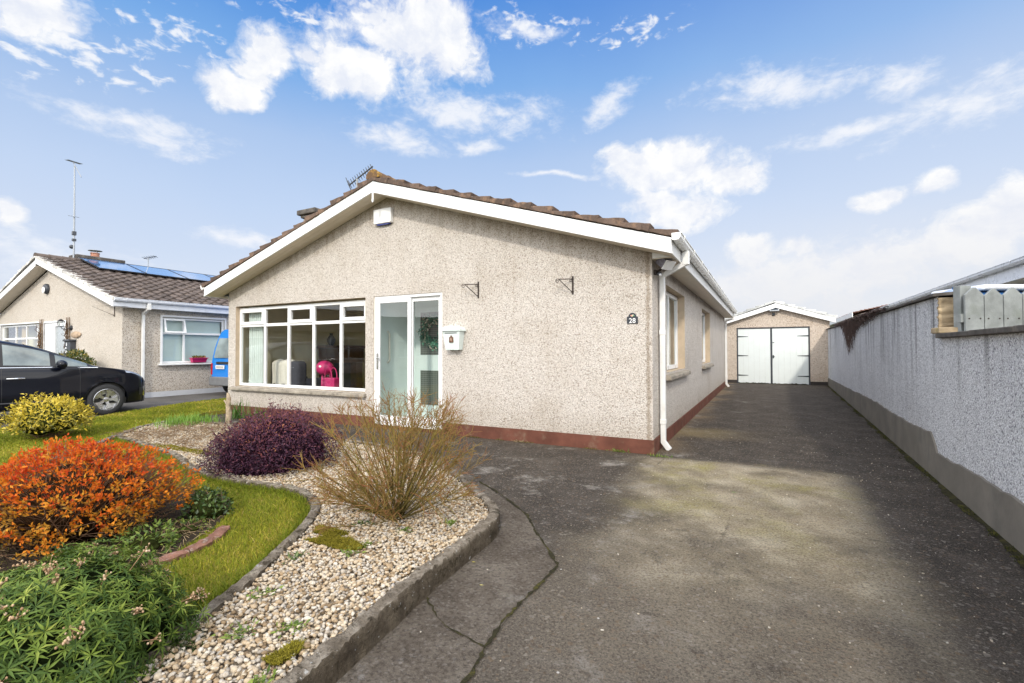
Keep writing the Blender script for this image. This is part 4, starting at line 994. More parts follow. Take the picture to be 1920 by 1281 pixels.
# ------------------------------------------------------------------ neighbour on the right: eaves over the wall
nb = thing('neighbour_bungalow', 'bungalow beyond the boundary wall showing only its pale gutter, fascia and tile edge', 'bungalow', (9.6, 8, 0))
NX, NY0, NY1 = 5.33, -3.0, 16.2
mb = MB(); mb.quad((NX, NY0, 0), (NX, NY1, 0), (NX, NY1, 2.65), (NX, NY0, 2.65)); mb.quad((NX, NY1, 0), (NX + 9, NY1, 0), (NX + 9, NY1, 2.65), (NX + 4.5, NY1, 4.05), (NX, NY1, 2.65)); mb.quad((NX, NY0, 0), (NX + 9, NY0, 0), (NX + 9, NY0, 2.65), (NX + 4.5, NY0, 4.05), (NX, NY0, 2.65)); mb.quad((NX + 9, NY0, 0), (NX + 9, NY1, 0), (NX + 9, NY1, 2.65), (NX + 9, NY0, 2.65))
mb.build('wall', 'dash_left', nb)
mb = MB(); tile_slope(mb, NX - .36, 2.76, NX + 4.5, 2.76 + .31 * 4.86, NY0 - .3, NY1 + .3, 15, amp=.045); tile_slope(mb, NX + 9.36, 2.76, NX + 4.5, 2.76 + .31 * 4.86, NY0 - .3, NY1 + .3, 15); nrf = mb.build('roof', 'tile_left', nb, smooth=True, angle=50)
mb = MB(); mb.box(NX - .32, NX - .30, NY0 - .3, NY1 + .3, 2.50, 2.735); mb.box(NX - .328, NX - .318, NY0 - .3, NY1 + .3, 2.50, 2.55); mb.build('fascia', 'gutter_blue', nb, bevel=.003)
mb = MB(); mb.box(NX - .30, NX + .01, NY0 - .3, NY1 + .3, 2.505, 2.518); mb.build('soffit', 'white_old', nb)
square_gutter(NX - .322, NY0 - .3, NY1 + .3, 2.81, -1, 1.9, nb, 'gutter_blue')

def far_house(label, x0, x1, y0, y1, ze, zr, along, tile, wallm):
    t_ = thing('distant_bungalow', label, 'bungalow', ((x0 + x1) / 2, (y0 + y1) / 2, 0), 'bungalows beyond the gardens')
    MB().box(x0, x1, y0, y1, 0, ze).build('wall', wallm, t_)
    mb = MB()
    if along == 'y':
        xm_ = (x0 + x1) / 2; tile_slope(mb, x0 - .3, ze, xm_, zr, y0 - .3, y1 + .3, 9, sub=6); tile_slope(mb, x1 + .3, ze, xm_, zr, y0 - .3, y1 + .3, 9, sub=6)
        mb.add([(x0, y0, ze), (x1, y0, ze), (xm_, y0, zr - .1)], [(0, 1, 2)])
    mb.build('roof', tile, t_, smooth=True, angle=50)
    MB().box(x0 - .33, x0 - .30, y0 - .3, y1 + .3, ze - .16, ze + .03).build('fascia', 'white_old', t_)
    mb = MB()
    for k in range(3):
        yy = y0 + 1.2 + k * 2.6; w_ = MB().box(x0 - .02, x0 + .02, yy, yy + 1.3, 1.3, 2.25).build('window', 'white', t_); MB().quad((x0 - .024, yy + .07, 1.37), (x0 - .024, yy + 1.23, 1.37), (x0 - .024, yy + 1.23, 2.18), (x0 - .024, yy + .07, 2.18)).build('pane', 'glass_dark', w_)
    return t_
Mw = M_plain('white_far_render', (.70, .67, .60), .9, 0, .06, 2)
far_house('small white walled outbuilding with red brown roof beyond the garage and boundary wall', 4.75, 6.6, 17.4, 31, 2.80, 3.08, 'y', 'tile_red', Mw)
t_ = thing('garden_wall', 'pale grey garden wall glimpsed between the garage and the distant outbuilding', 'garden wall', (6, 28, 0)); mb = MB(); mb.box(3.6, 12, 28.0, 28.2, 0, 2.35); mb.build('wall_face', 'plinth_pale', t_)
mb = MB(); mb.box(3.58, 12, 27.97, 28.23, 2.352, 2.42); mb.build('coping', 'coping', t_)
# ------------------------------------------------------------------ neighbour bungalow on the left
K = np.array([-14.241, .28]); KX, KY = K
lh = thing('bungalow', 'neighbouring cream bungalow with solar panels on its brown roof beside the black car', 'bungalow', (KX - 4.5, KY, 0))
LW = (KX - 9.0, KX)
Lg = lambda a, z, d: (KX + a, KY + d, z)
Ls = lambda a, z, d: (KX - d, KY + a, z)
LSL = .318; LAX = -4.5
GWN = (-8.62, -5.27, .60, 2.27); GDR = (-4.98, -3.45, .06, 2.25); SWN = (.985, 2.80, .975, 2.345)
mb = MB(); wall_panel(mb, (-9.0, 0, .17, 2.45), [GWN, GDR], Lg, .1, 1)
mb.quad(Lg(-9, 2.45, 0), Lg(0, 2.45, 0), Lg(0, 2.58, 0), Lg(LAX, 2.58 + LSL * 4.5, 0), Lg(-9, 2.58, 0))
wl_ = mb.build('wall', M_dash('bright_cream_dash', [(0, (.66, .60, .52)), (.4, (.60, .54, .46)), (.7, (.70, .65, .58)), (.9, (.48, .41, .33))], 60, .35, (.80, .74, .66)), lh)
mb = MB(); wall_panel(mb, (0, 13, .17, 2.62), [SWN], Ls, .1, 1); mb.quad(Ls(0, .17, 9), Ls(13, .17, 9), Ls(13, 2.6, 9), Ls(0, 2.6, 9)); mb.quad(Lg(-9, 0, 13), Lg(0, 0, 13), Lg(0, 2.58, 13), Lg(LAX, 4.0, 13), Lg(-9, 2.58, 13))
mb.build('side_wall', 'dash_left', lh)
mb = MB(); reveal_mesh(mb, SWN, Ls, .15); reveal_mesh(mb, GWN, Lg, .15); reveal_mesh(mb, GDR, Lg, .35); mb.build('reveal', 'white_old', wl_)
# white band round the openings
mb = MB()
def band(to3, h, w=.06, foot=False):
    a0, a1, z0, z1 = h
    for (p, q, r, s) in ((a0 - w, a0, z0, z1 + w), (a1, a1 + w, z0, z1 + w), (a0, a1, z1, z1 + w)):
        pts = [to3(a, z, d) for d in (-.012, .01) for z in (r, s) for a in (p, q)]; mb.add(pts, [(0, 2, 3, 1), (4, 5, 7, 6), (0, 1, 5, 4), (2, 6, 7, 3), (0, 4, 6, 2), (1, 3, 7, 5)])
band(Ls, SWN, .055); band(Lg, GDR, .05); band(Lg, GWN, .04); mb.build('window_band', 'white', lh)
mb = MB(); mb.box(KX - 9.01, KX + GDR[0], KY - .012, KY + .05, -.02, .168); mb.box(KX + GDR[1], KX + .012, KY - .012, KY + .05, -.02, .168); mb.box(KX - .05, KX + .012, KY + .05, KY + 13, -.02, .168); mb.build('plinth', 'plinth_pale', lh)
ws = window_unit(lh, Ls, [SWN[0], SWN[0] + .62, SWN[1]], (.99, 1.87, 2.33), .06, {(0, 1)}, 'glass', fw=.05)
bpy.data.objects.remove([c for c in ws.children if c.name.startswith('casement')][0])
# the open top light
mb = MB()
T = Matrix.Translation(Ls(SWN[0] + .33, 2.29, .04)) @ Matrix.Rotation(R(13), 4, 'Y')
for (a0, a1, z0, z1) in ((-.29, .29, -.045, 0), (-.29, .29, -.42, -.375), (-.29, -.24, -.375, -.045), (.24, .29, -.375, -.045)): mb.box(-.02, .02, a0, a1, z0, z1, Matrix.Translation(Ls(SWN[0] + .33, 2.29, .02)) @ Matrix.Rotation(R(-13), 4, 'Y'))
mb.build('casement', 'white', ws, bevel=.004)
Mfl = M_plain('pale_green_blind', (.52, .62, .60), .6, 0, .08, 1.5)
mb = MB(); mb.quad(Ls(SWN[0] + .05, 1.0, .16), Ls(SWN[1] - .05, 1.0, .16), Ls(SWN[1] - .05, 2.3, .16), Ls(SWN[0] + .05, 2.3, .16)); mb.build('blind', Mfl, ws)
MB().prism([(KX - .06, .93), (KX + .10, .925), (KX + .10, .965), (KX - .06, .985)], 'y', KY + SWN[0] - .12, KY + SWN[1] + .12).build('sill', 'white_old', ws, bevel=.006)
wg = window_unit(lh, Lg, [GWN[0], -7.52, -6.62, -5.72, GWN[1]], (.62, 1.78, 2.25), .07, set(), 'glass')
mb = MB(); mb.grid([[Lg(-7.5 + .35 * k / 20, z, .22 + .03 * math.sin(k)) for k in range(21)] for z in (.65, 2.2)]); mb.build('curtain', M_plain('ochre_curtain', (.45, .33, .15), .9, 0, .1), wg, smooth='all')
mb = MB(); mb.quad(Lg(-9, 0, .6), Lg(0, 0, .6), Lg(0, 2.5, .6), Lg(-9, 2.5, .6)); mb.quad(Ls(0.5, 0, .6), Ls(13, 0, .6), Ls(13, 2.5, .6), Ls(.5, 2.5, .6)); mb.build('partition', 'room_wall', lh)
# porch door: white side panel and grey glazed leaf
mb = MB(); mb.box(KX + GDR[0], KX + GDR[0] + .62, KY + .02, KY + .08, .06, GDR[3]); mb.box(KX + GDR[0] + .62, KX + GDR[0] + .70, KY + .02, KY + .09, .06, GDR[3]); mb.box(KX + GDR[1] - .14, KX + GDR[1], KY + .02, KY + .09, .06, GDR[3]); mb.box(KX + GDR[0] + .7, KX + GDR[1] - .14, KY + .02, KY + .09, GDR[3] - .12, GDR[3]); dr = mb.build('door', 'white', lh, bevel=.004)
MB().quad(Lg(GDR[0] + .7, .06, .06), Lg(GDR[1] - .14, .06, .06), Lg(GDR[1] - .14, GDR[3] - .12, .06), Lg(GDR[0] + .7, GDR[3] - .12, .06)).build('pane', M_plain('grey_reeded_glass', (.36, .39, .40), .25, 0, .06), dr)
# roof
lze = 2.72; lxr, lxl = KX + .30, KX - 9.30; lax = KX + LAX - .14; lzr = lze + LSL * (lxr - lax)
mb = MB(); tile_slope(mb, lxr + .05, lze + .02, lax, lzr + .03, KY - .33, KY + 13.3, 15, tw=.30, amp=.05, lip=.03); tile_slope(mb, lxl - .05, lze + .02, lax, lzr + .03, KY - .33, KY + 13.3, 15, amp=.05, lip=.03)
lrf = mb.build('roof', 'tile_left', lh, smooth=True, angle=50)
mb = MB(); verge_tiles(mb, lxr + .05, lze, lax, lzr + .01, KY - .37, KY - .16, 15, .02, .07); verge_tiles(mb, lxl - .05, lze, lax, lzr + .01, KY - .37, KY - .16, 15, .02, .07); mb.build('verge', 'verge_white', lrf, bevel=.006)
mb = MB(); ridge_tiles(mb, lax, lzr + .07, KY - .36, KY + 13.3, r=.11); mb.build('ridge', 'tile_left', lrf, smooth=True, angle=50)
for xe in (lxr, lxl):
    xa = lax + (.001 if xe > lax else -.001); zz = lze + LSL * abs(lax - xe); mb = MB(); y_ = KY - .35
    mb.prism([(xe, lze - .004), (xa, zz - .004), (xa, zz - .19), (xe, lze - .19)], 'y', y_, y_ + .022); mb.build('bargeboard', 'white', lh, bevel=.003)
    mb = MB(); mb.prism([(xe, lze - .185), (xa, zz - .185), (xa, zz - .172), (xe, lze - .172)], 'y', y_ + .024, KY); mb.build('soffit', 'soffit', lh)
mb = MB(); mb.box(lxr - .02, lxr, KY - .33, KY + 13.3, lze - .19, lze); mb.build('fascia', 'gutter_blue', lh, bevel=.003)
mb = MB(); mb.box(KX + .002, lxr - .021, KY, KY + 13.2, lze - .182, lze - .172); mb.build('eaves_board', 'white_old', lh)
square_gutter(lxr + .004, KY - .34, KY + 13.2, lze + .045, 1, 2.2, lh, 'gutter_blue')
downpipe('downpipe', KX + .06, KY + .47, 2.40, .05, (KX + .36, lze - .05), 'white_old', lh)
mb = MB(); cy0, cy1, cxm = KY + .75, KY + 2.15, lax - .55
mb.box(cxm - .22, cxm + .22, cy0 + .08, cy1 - .08, 3.9, 4.47); lch = mb.build('chimney', 'sill', lrf, bevel=.02)
MB().box(cxm - .30, cxm + .30, cy0, cy1, 4.472, 4.62).build('chimney_cap', 'coping', lch, bevel=.025)
mb = MB(); mb.lathe([(.09, 4.52), (.13, 4.52), (.12, 4.66), (.135, 4.665), (.135, 4.69), (.10, 4.69), (.09, 4.53)], 14, Matrix.Translation((cxm, cy0 + .62, .09))); mb.build('chimney_pot', 'terracotta', lch, smooth=True)
mb = MB(); mb.lathe([(0, 4.80), (.20, 4.775), (.20, 4.762), (0, 4.785)], 16, Matrix.Translation((cxm, cy0 + .62, .09)));
for a in range(3): mb.tube([(cxm + .1 * math.cos(a * 2.1), cy0 + .62 + .1 * math.sin(a * 2.1), 4.77), (cxm + .1 * math.cos(a * 2.1), cy0 + .62 + .1 * math.sin(a * 2.1), 4.865)], .008, 5)
mb.build('chimney_cowl', 'steel', lch, smooth=True)
# solar panels, four in a row just above the tiles
m, t, b = newmat('solar_cells'); co = t.coord(); c = t.ramp(t.noise(co, 1.2, 3), [(.3, (.06, .16, .36)), (.7, (.10, .24, .48))])
t.put(b.inputs['Base Color'], c); b.inputs['Roughness'].default_value = .08; b.inputs['Specular IOR Level'].default_value = .9; b.inputs['Coat Weight'].default_value = .8; b.inputs['Coat Roughness'].default_value = .03; MAT['solar'] = m
sdir = Vector((-1, 0, LSL)).normalized(); nrm = Vector((LSL, 0, 1)).normalized()
names = ['solar panel nearest the gable end on the neighbouring roof', 'second solar panel from the gable on the neighbouring roof', 'third solar panel from the gable on the neighbouring roof', 'fourth solar panel from the gable, partly hidden by the main house roof']
for k in range(4):
    y0 = KY + .74 + k * 1.345; o = Vector((KX - 3.28, 0, lze + LSL * (3.28 + .30))) + nrm * .14
    t_ = thing('solar_panel', names[k], 'solar panel', (o.x, y0, o.z), 'solar panels on the neighbouring roof')
    mb = MB()
    def sp(u, y, h): p = o + sdir * u + nrm * h; return (p.x, y, p.z)
    L_, W_ = 1.56, 1.325
    def slab(mb, u0, u1, ya, yb, h0, h1): mb.add([sp(u, y, h) for h in (h0, h1) for y in (ya, yb) for u in (u0, u1)], [(0, 2, 3, 1), (4, 5, 7, 6), (0, 1, 5, 4), (2, 6, 7, 3), (0, 4, 6, 2), (1, 3, 7, 5)])
    slab(mb, 0, .02, y0, y0 + W_, -.02, .02); slab(mb, L_ - .02, L_, y0, y0 + W_, -.02, .02); slab(mb, .02, L_ - .02, y0, y0 + .014, -.02, .02); slab(mb, .02, L_ - .02, y0 + W_ - .014, y0 + W_, -.02, .02)
    slab(mb, .2, .24, y0, y0 + W_, -.10, -.02); slab(mb, 1.2, 1.24, y0, y0 + W_, -.10, -.02)
    mb.build('frame', 'black', t_); mb = MB(); slab(mb, .02, L_ - .02, y0 + .014, y0 + W_ - .014, -.01, .012); mb.build('cells', 'solar', t_)
# aerials
t_ = thing('aerial_mast', 'tall thin aerial mast rising from the chimney of the neighbouring bungalow', 'aerial', (lax - .3, KY + .70, 4.3))
ax_, ay_ = lax - .36, KY + .72
MB().tube([(ax_, ay_, 4.3), (ax_, ay_, 5.9), (ax_ - .03, ay_, 7.62)], [.028, .025, .018], 8).build('mast', 'steel', t_, smooth=True)
mb = MB(); c = Vector((ax_ - .03, ay_, 7.5)); mb.tube([c + Vector((.22, .1, -.28)), c + Vector((-.06, -.03, .26))], .016, 6)
for s in (-.2, -.1, 0, .1, .2): q = c + Vector((-.05, 0, .25)) + Vector((.30, .1, 0)) * s; mb.tube([q + Vector((-.12, .24, .03)), q + Vector((.12, -.24, -.03))], .007, 5)
mb.build('top_aerial', 'steel', t_, smooth=True)
mb = MB(); c = Vector((ax_, ay_, 5.86)); mb.tube([c + Vector((-.22, .06, .02)), c + Vector((.34, -.12, -.06))], .012, 6); mb.tube([c + Vector((.1, .1, 0)), c + Vector((.1, -.2, 0))], .01, 6); mb.build('dipole', 'steel', t_, smooth=True)
MB().box(ax_ - .05, ax_ + .05, ay_ - .05, ay_ + .05, 5.25, 5.38).build('amplifier', 'charcoal', t_, bevel=.006); MB().box(ax_ - .045, ax_ + .045, ay_ - .05, ay_ + .05, 5.05, 5.13).build('clamp', 'charcoal', t_, bevel=.006); MB().ball((ax_ - .07, ay_ - .03, 4.86), .07).build('cable_coil', 'charcoal', t_, smooth='all')
yagi('tv_aerial', 'small dark aerial just over the ridge behind the solar panels', (lax, KY + 2.75, 4.3), (lax, KY + 2.75, 4.80), (1, .3, .12), .55, 6, .26, 0.2, thick=1.5, refl=False)

# fittings on the neighbour's front wall
t_ = thing('bulkhead_light', 'round grey bulkhead light on the gable of the neighbouring bungalow', 'wall light', (KX - 4.72, KY, 3.34))
T = Matrix.Translation((KX - 4.78, KY, 3.34)) @ Matrix.Rotation(PI / 2, 4, 'X')
mb = MB(); mb.lathe([(.001, .0), (.165, .0), (.165, .05), (.14, .085), (.09, .10), (.001, .10)], 24, T); mb.build('case', 'charcoal', t_, smooth=True); mb = MB(); mb.lathe([(.105, .102), (.095, .115), (.001, .125)], 24, T @ Matrix.Translation((0, -.045, 0))); mb.build('diffuser', 'white', t_, smooth=True)
t_ = thing('wall_lantern', 'black coach lantern beside the door of the neighbouring bungalow', 'wall light', (KX - 2.95, KY, 2.0))
lx = KX - 3.05; T = Matrix.Translation((lx, KY, 2.05)) @ Matrix.Rotation(PI / 2, 4, 'X')
mb = MB(); mb.lathe([(.001, 0), (.08, 0), (.07, .03), (.001, .04)], 16, T); mb.tube([(lx, KY - .03, 2.05), (lx - .04, KY - .12, 2.0), (lx - .09, KY - .20, 2.03), (lx - .10, KY - .22, 2.09)], .010, 6); mb.build('bracket', 'black', t_, smooth=True)
lx -= .10; mb = MB(); Y_ = KY - .22
for dx, dy in ((-1, -1), (-1, 1), (1, -1), (1, 1)): mb.tube([(lx + dx * .045, Y_ + dy * .045, 2.10), (lx + dx * .065, Y_ + dy * .065, 2.24)], .006, 4)
mb.box(lx - .05, lx + .05, Y_ - .05, Y_ + .05, 2.085, 2.10); mb.lathe([(.11, 2.24), (.04, 2.30), (0, 2.32)], 4, Matrix.Translation((lx, Y_, 0)) @ Matrix.Rotation(PI / 4, 4, 'Z')); mb.build('lantern_frame', 'black', t_)
mb = MB(); mb.lathe([(.055, 2.10), (.08, 2.235)], 4, Matrix.Translation((lx, Y_, 0)) @ Matrix.Rotation(PI / 4, 4, 'Z')); mb.build('lantern_glass', 'glass', t_)
t_ = thing('letterbox', 'dark grey letterbox on the wall right of the neighbouring front door', 'letterbox', (KX - 2.9, KY, 1.5))
mb = MB(); mb.box(KX - 3.12, KX - 2.74, KY - .14, KY, 1.24, 1.64); mb.prism([(KX - 3.15, 1.64), (KX - 2.71, 1.64), (KX - 2.71, 1.70), (KX - 3.15, 1.70)], 'y', KY - .18, KY); mb.build('body', 'charcoal', t_, bevel=.012)
mb = MB(); mb.box(KX - 3.06, KX - 2.90, KY - .144, KY - .141, 1.30, 1.36); mb.box(KX - 3.06, KX - 2.97, KY - .144, KY - .141, 1.42, 1.46); mb.box(KX - 3.0, KX - 2.95, KY - .144, KY - .141, 1.50, 1.60); mb.build('emblem', 'white', t_)
t_ = thing('house_sign', 'small brown slice of wood used as a house sign above the dark letterbox', 'sign', (KX - 2.75, KY, 1.85))
T = Matrix.Translation((KX - 2.72, KY - .02, 1.84)); mb = MB(); mb.ball((0, 0, 0), (.34, .03, .10), T, 18, 8, .06); mb.build('slice', M_plain('split_wood', (.42, .31, .21), .85, 0, .3, 10), t_, smooth='all')
for x_, lb in ((KX - 5.12, 'left'), (KX - 3.22, 'right')):
    t_ = thing('trellis', 'thin trellis with climbing stems on the %s side of the neighbouring front door' % lb, 'trellis', (x_, KY, .2), 'trellises by the neighbouring door')
    mb = MB()
    for dx in (-.11, 0, .11): mb.tube([(x_ + dx, KY - .03, .2), (x_ + dx, KY - .03, 2.38)], .009, 5)
    for z in np.arange(.4, 2.4, .2): mb.tube([(x_ - .12, KY - .035, z), (x_ + .12, KY - .035, z)], .008, 5)
    mb.build('lattice', 'stem', t_)
    paths = []; rad = []
    for k in range(26):
        z = rng.uniform(.3, 1.8); n = 7; p = [(x_ + rng.normal() * .08, KY - .05 - abs(rng.normal()) * .03, z + i * .09) for i in range(n)]; paths.append(p); rad.append(np.full(n, .007))
    V, F = tubes_np(paths, rad); np_mesh('stems', V, F, 'stem', t_)
t_ = thing('hanging_bracket', 'thin wire bracket under the eaves corner of the neighbouring gable', 'bracket', (KX - .45, KY, 2.55))
mb = MB(); mb.tube([(KX - .40, KY - .02, 2.30), (KX - .40, KY - .02, 2.62)], .010, 5); mb.tube([(KX - .40, KY - .02, 2.60), (KX - 1.0, KY - .30, 2.60), (KX - .40, KY - .02, 2.33)], .007, 5); mb.build('wire', 'dark_iron', t_)
# pink planter on the side window sill
t_ = thing('window_box', 'bright pink plastic planter with small flowers on the neighbouring window sill', 'planter', Ls(2.0, .985, -.05))
a0, a1 = 1.75, 2.20; mb = MB(); lo = [Ls(a0 + .03, .992, 0.01), Ls(a1 - .03, .992, 0.01), Ls(a1 - .03, .992, -.10), Ls(a0 + .03, .992, -.10)]; hi = [Ls(a0, 1.12, .01), Ls(a1, 1.12, .01), Ls(a1, 1.12, -.13), Ls(a0, 1.12, -.13)]
mb.add(lo + hi, [(0, 1, 2, 3), (7, 6, 5, 4), (0, 4, 5, 1), (1, 5, 6, 2), (2, 6, 7, 3), (3, 7, 4, 0)]); 
q = MB(); q.box(KX - .015, KX + .15, KY + a0 - .02, KY + a1 + .02, 1.11, 1.135); mb.add(q.v, q.f); mb.build('trough', 'pink', t_, bevel=.006)
n = 170; P = np.stack([np.full(n, KX + .06) + rng.uniform(-.05, .05, n), KY + a0 + .05 + rng.random(n) * (a1 - a0 - .1), np.full(n, 1.13)], 1); D = unit(np.stack([rng.normal(size=n) * .6, rng.normal(size=n) * .6, np.ones(n)], 1))
V, F = leaf_geo(P, D, rand_dirs(n), rng.uniform(.05, .11, n), rng.uniform(.02, .04, n)); tv = np.repeat(rng.random(n), 4)
np_mesh('flowers', V, F, M_leaf('planter_leaves', [(0, (.05, .09, .02)), (.6, (.12, .14, .03)), (.75, (.55, .42, .06)), (.9, (.6, .3, .1))]), t_, tv)
# bungalows across the road, mirrored in the front window and the porch door
def road_house(label, cx, cy, rot, tile):
    t_ = thing('bungalow', label, 'bungalow', (cx, cy, 0), 'bungalows across the road'); T = Matrix.Translation((cx, cy, 0)) @ Matrix.Rotation(R(rot), 4, 'Z')
    w = MB(); hw, hd = 6.5, 4.2; w.box(-hw, hw, -hd, hd, 0, 2.5, T); g_ = [(-hw, hd, 2.5), (-hw, -hd, 2.5), (-hw, 0, 4.0)]; w.add([T @ Vector(p) for p in g_], [(0, 1, 2)]); w.add([T @ Vector((hw, y, z)) for x, y, z in g_], [(0, 1, 2)]); w.build('wall', 'dash_left', t_)
    r = MB()
    for s in (-1, 1): r.add([T @ Vector(p) for p in ((-hw - .3, s * (hd + .4), 2.42), (hw + .3, s * (hd + .4), 2.42), (hw + .3, 0, 4.1), (-hw - .3, 0, 4.1))], [(0, 1, 2, 3)])
    r.build('roof', tile, t_)
    for x in (-4.6, -1.2, 3.2):
        f = MB().box(x - 1.1, x + 1.1, hd - .02, hd + .03, .8, 2.1, T).build('window', 'white', t_); MB().box(x - 1.02, x - .04, hd + .032, hd + .036, .88, 2.02, T).build('pane', 'glass_dark', f); MB().box(x + .04, x + 1.02, hd + .032, hd + .036, .88, 2.02, T).build('pane', 'glass_dark', f)
road_house('dark roofed bungalow across the road, mirrored in the left panes of the big window', -25.5, -12.5, -68, 'tile_left')
road_house('brown roofed bungalow across the road, mirrored in the right panes and the porch door', -21.5, -27.5, -40, 'tile')
# ------------------------------------------------------------------ vehicles
def prof(keys, vals, smooth=.0):
    def f(y): return np.interp(y, keys, vals)
    return f
class CarSurf:
    """side-to-roof shell described by rings across the car; y forward, x right, z up"""
    def __init__(s):
        k = [-3.70,-3.66,-3.6,-3.4,-3.0,-2.4,-1.9,-1.5,-1.1,-.75,-.42,-.16,.1,.35,.52,.66,.75,.81,.84]
        s.top = lambda y: np.interp(y, k, [.60,.95,1.22,1.47,1.56,1.60,1.595,1.555,1.455,1.315,1.165,1.035,.985,.935,.885,.815,.735,.63,.50])
        kw = [-3.70,-3.66,-3.55,-3.3,-2.8,-1.5,-.2,.2,.45,.6,.7,.77,.81,.84]
        s.w = lambda y: np.interp(y, kw, [.62,.74,.82,.88,.905,.91,.905,.895,.86,.80,.72,.62,.53,.44])
        s.wheels = (0., -2.75); s.Ra = .365; s.zc = .325
    def sm(s, f, y):  # light smoothing of the piecewise profiles
        o = np.array([-.12,-.06,0,.06,.12]); wt = np.array([.1,.22,.36,.22,.1])
        q = np.clip(y + o, -3.7, .84); 
        if y > .70 or y < -3.5: return float(f(y))
        return float((f(q) * wt).sum())
    def ring(s, y):
        w = s.sm(s.w, y); top = s.sm(s.top, y); zb = float(np.interp(y, [-3.7,-3.4,.4,.8,.84],[.34,.24,.20,.20,.27]))
        belt = min(1.0 - .012 * (y + 1) , top - .03); g = min(1, max(0, (top - belt - .03) / .35))
        cab = [.905,.835,.765,.62,.30,0]; hood = [.93,.84,.70,.50,.26,0]; f = [.06,.55,.84,.955,.99,1]
        P = [(0,zb),(.78*w,zb),(.94*w,zb+.02),(.985*w,zb+.13),(1.0*w,.47),(.992*w,.66),(.985*w,min(.82,belt-.06)),(.945*w,belt)]
        P = [(x, min(z, belt) if i < 7 else z) for i, (x, z) in enumerate(P)]
        for a, b, q in zip(cab, hood, f): P.append(((a*g + b*(1-g))*w, belt + (top-belt)*q))
        for yw in s.wheels:
            d = abs(y - yw)
            if d < s.Ra:
                za = s.zc + math.sqrt(s.Ra**2 - d*d); P = [(x, max(z, za)) if i < 6 else (x, z) for i, (x, z) in enumerate(P)]
        return P
    def pt(s, y, r, off=0.):
        P = s.ring(y); n = len(P) - 1; i = min(int(r), n - 1); t = r - i
        p0, p1, p2, p3 = (np.array(P[max(i-1,0)]), np.array(P[i]), np.array(P[i+1]), np.array(P[min(i+2,n)]))
        if i + 2 > n: p3 = np.array([-p1[0], p1[1]])
        q = .5*((2*p1)+(p2-p0)*t+(2*p0-5*p1+4*p2-p3)*t*t+(3*p1-p0-3*p2+p3)*t**3)
        lo, hi = min(p1[1],p2[1]), max(p1[1],p2[1]); q[1] = min(max(q[1], lo), hi) if i < 8 else q[1]
        v = np.array([q[0], y, q[1]])
        if off:
            e = .01; a = s.pt(min(y+e,.84), r) - s.pt(max(y-e,-3.7), r); b = s.pt(y, min(r+.02, n)) - s.pt(y, max(r-.02,0)); nn = np.cross(b, a); nn /= max(np.linalg.norm(nn),1e-9)
            if nn[0] < -1e-6 and r < 12: nn = -nn
            if r > 11 and nn[2] < 0: nn = -nn
            v = v + nn*off
        return v
car = thing('parked_car', 'shiny black car parked on the neighbouring drive, its front half in view', 'car', (-11.72, -1.36, .022))
car.rotation_euler.z = R(-4)
m, t, b = newmat('black_car_paint'); b.inputs['Base Color'].default_value = (.003, .004, .009, 1); b.inputs['Roughness'].default_value = .3; b.inputs['Specular IOR Level'].default_value = .15; b.inputs['Coat Weight'].default_value = .7; b.inputs['Coat IOR'].default_value = 1.42; b.inputs['Coat Roughness'].default_value = .015
t.put(b.inputs['Normal'], t.bump(t.noise(t.coord(), 2.2, 2), .04, .01)); MAT['car_paint'] = m
MAT['lamp'] = M_plain('headlamp_lens', (.45, .48, .52), .08, .4, .3, 18, 0, .8)
S = CarSurf(); RN = 13
ys = np.unique(np.round(np.concatenate([np.linspace(-3.70,.84,110), np.linspace(-.37,.37,40), np.linspace(-3.12,-2.38,40), np.linspace(.6,.84,16)]), 4))
rs = np.concatenate([[0,.5,1], np.linspace(1,RN,56)[1:]])
rows = []
for y in ys:
    h = [S.pt(y, r) for r in rs]; rows.append(h + [np.array([-p[0], p[1], p[2]]) for p in h[-2:0:-1]])
mb = MB(); mb.grid(rows, wrap=True); n = len(rows[0]); mb.f.append(tuple(range(n))[::-1]); mb.f.append(tuple(range(len(mb.v) - n, len(mb.v))))
body = mb.build('body', 'car_paint', car, smooth=True, angle=38, local=True)
def patch(y0, y1, r0, r1, off, nm, mat, par, mirror=True, ny=16, nr=8, skew=0.):
    for sgn in ((1, -1) if mirror else (1,)):
        rows = []
        for k in range(nr + 1):
            r = r0 + (r1 - r0) * k / nr; row = []
            for i in range(ny + 1):
                y = y0 + (y1 - y0) * i / ny + skew * k / nr; p = S.pt(y, r, off); row.append((sgn * p[0], p[1], p[2]))
            rows.append(row)
        MB().grid(rows).build(nm, mat, par, smooth='all', local=True)
# black glasshouse band first, panes on it
patch(-3.35, -.24, 8.02, 10.15, .004, 'window_surround', 'black', car, ny=60, nr=10)
Mcg = M_plain('tinted_car_glass', (.20, .24, .24), .03, 0, .5, 1.3, 0, .9); MAT['car_pane'] = Mcg
patch(-.78, -.30, 8.15, 9.7, .008, 'quarter_window', 'car_pane', car)
patch(-1.50, -.86, 8.15, 9.85, .008, 'front_window', 'car_pane', car)
patch(-2.55, -1.62, 8.15, 9.85, .008, 'rear_window', 'car_pane', car)
patch(-3.2, -2.64, 8.2, 9.8, .008, 'rear_quarter_window', 'car_pane', car)
rows = []
for i in range(21):
    y = -1.18 + .98 * i / 20; h = [S.pt(y, r, .006) for r in np.linspace(10.7, 13, 14)]; rows.append(h + [np.array([-p[0], p[1], p[2]]) for p in h[-2::-1]])
MB().grid(rows).build('windscreen', 'car_pane', car, smooth='all', local=True)
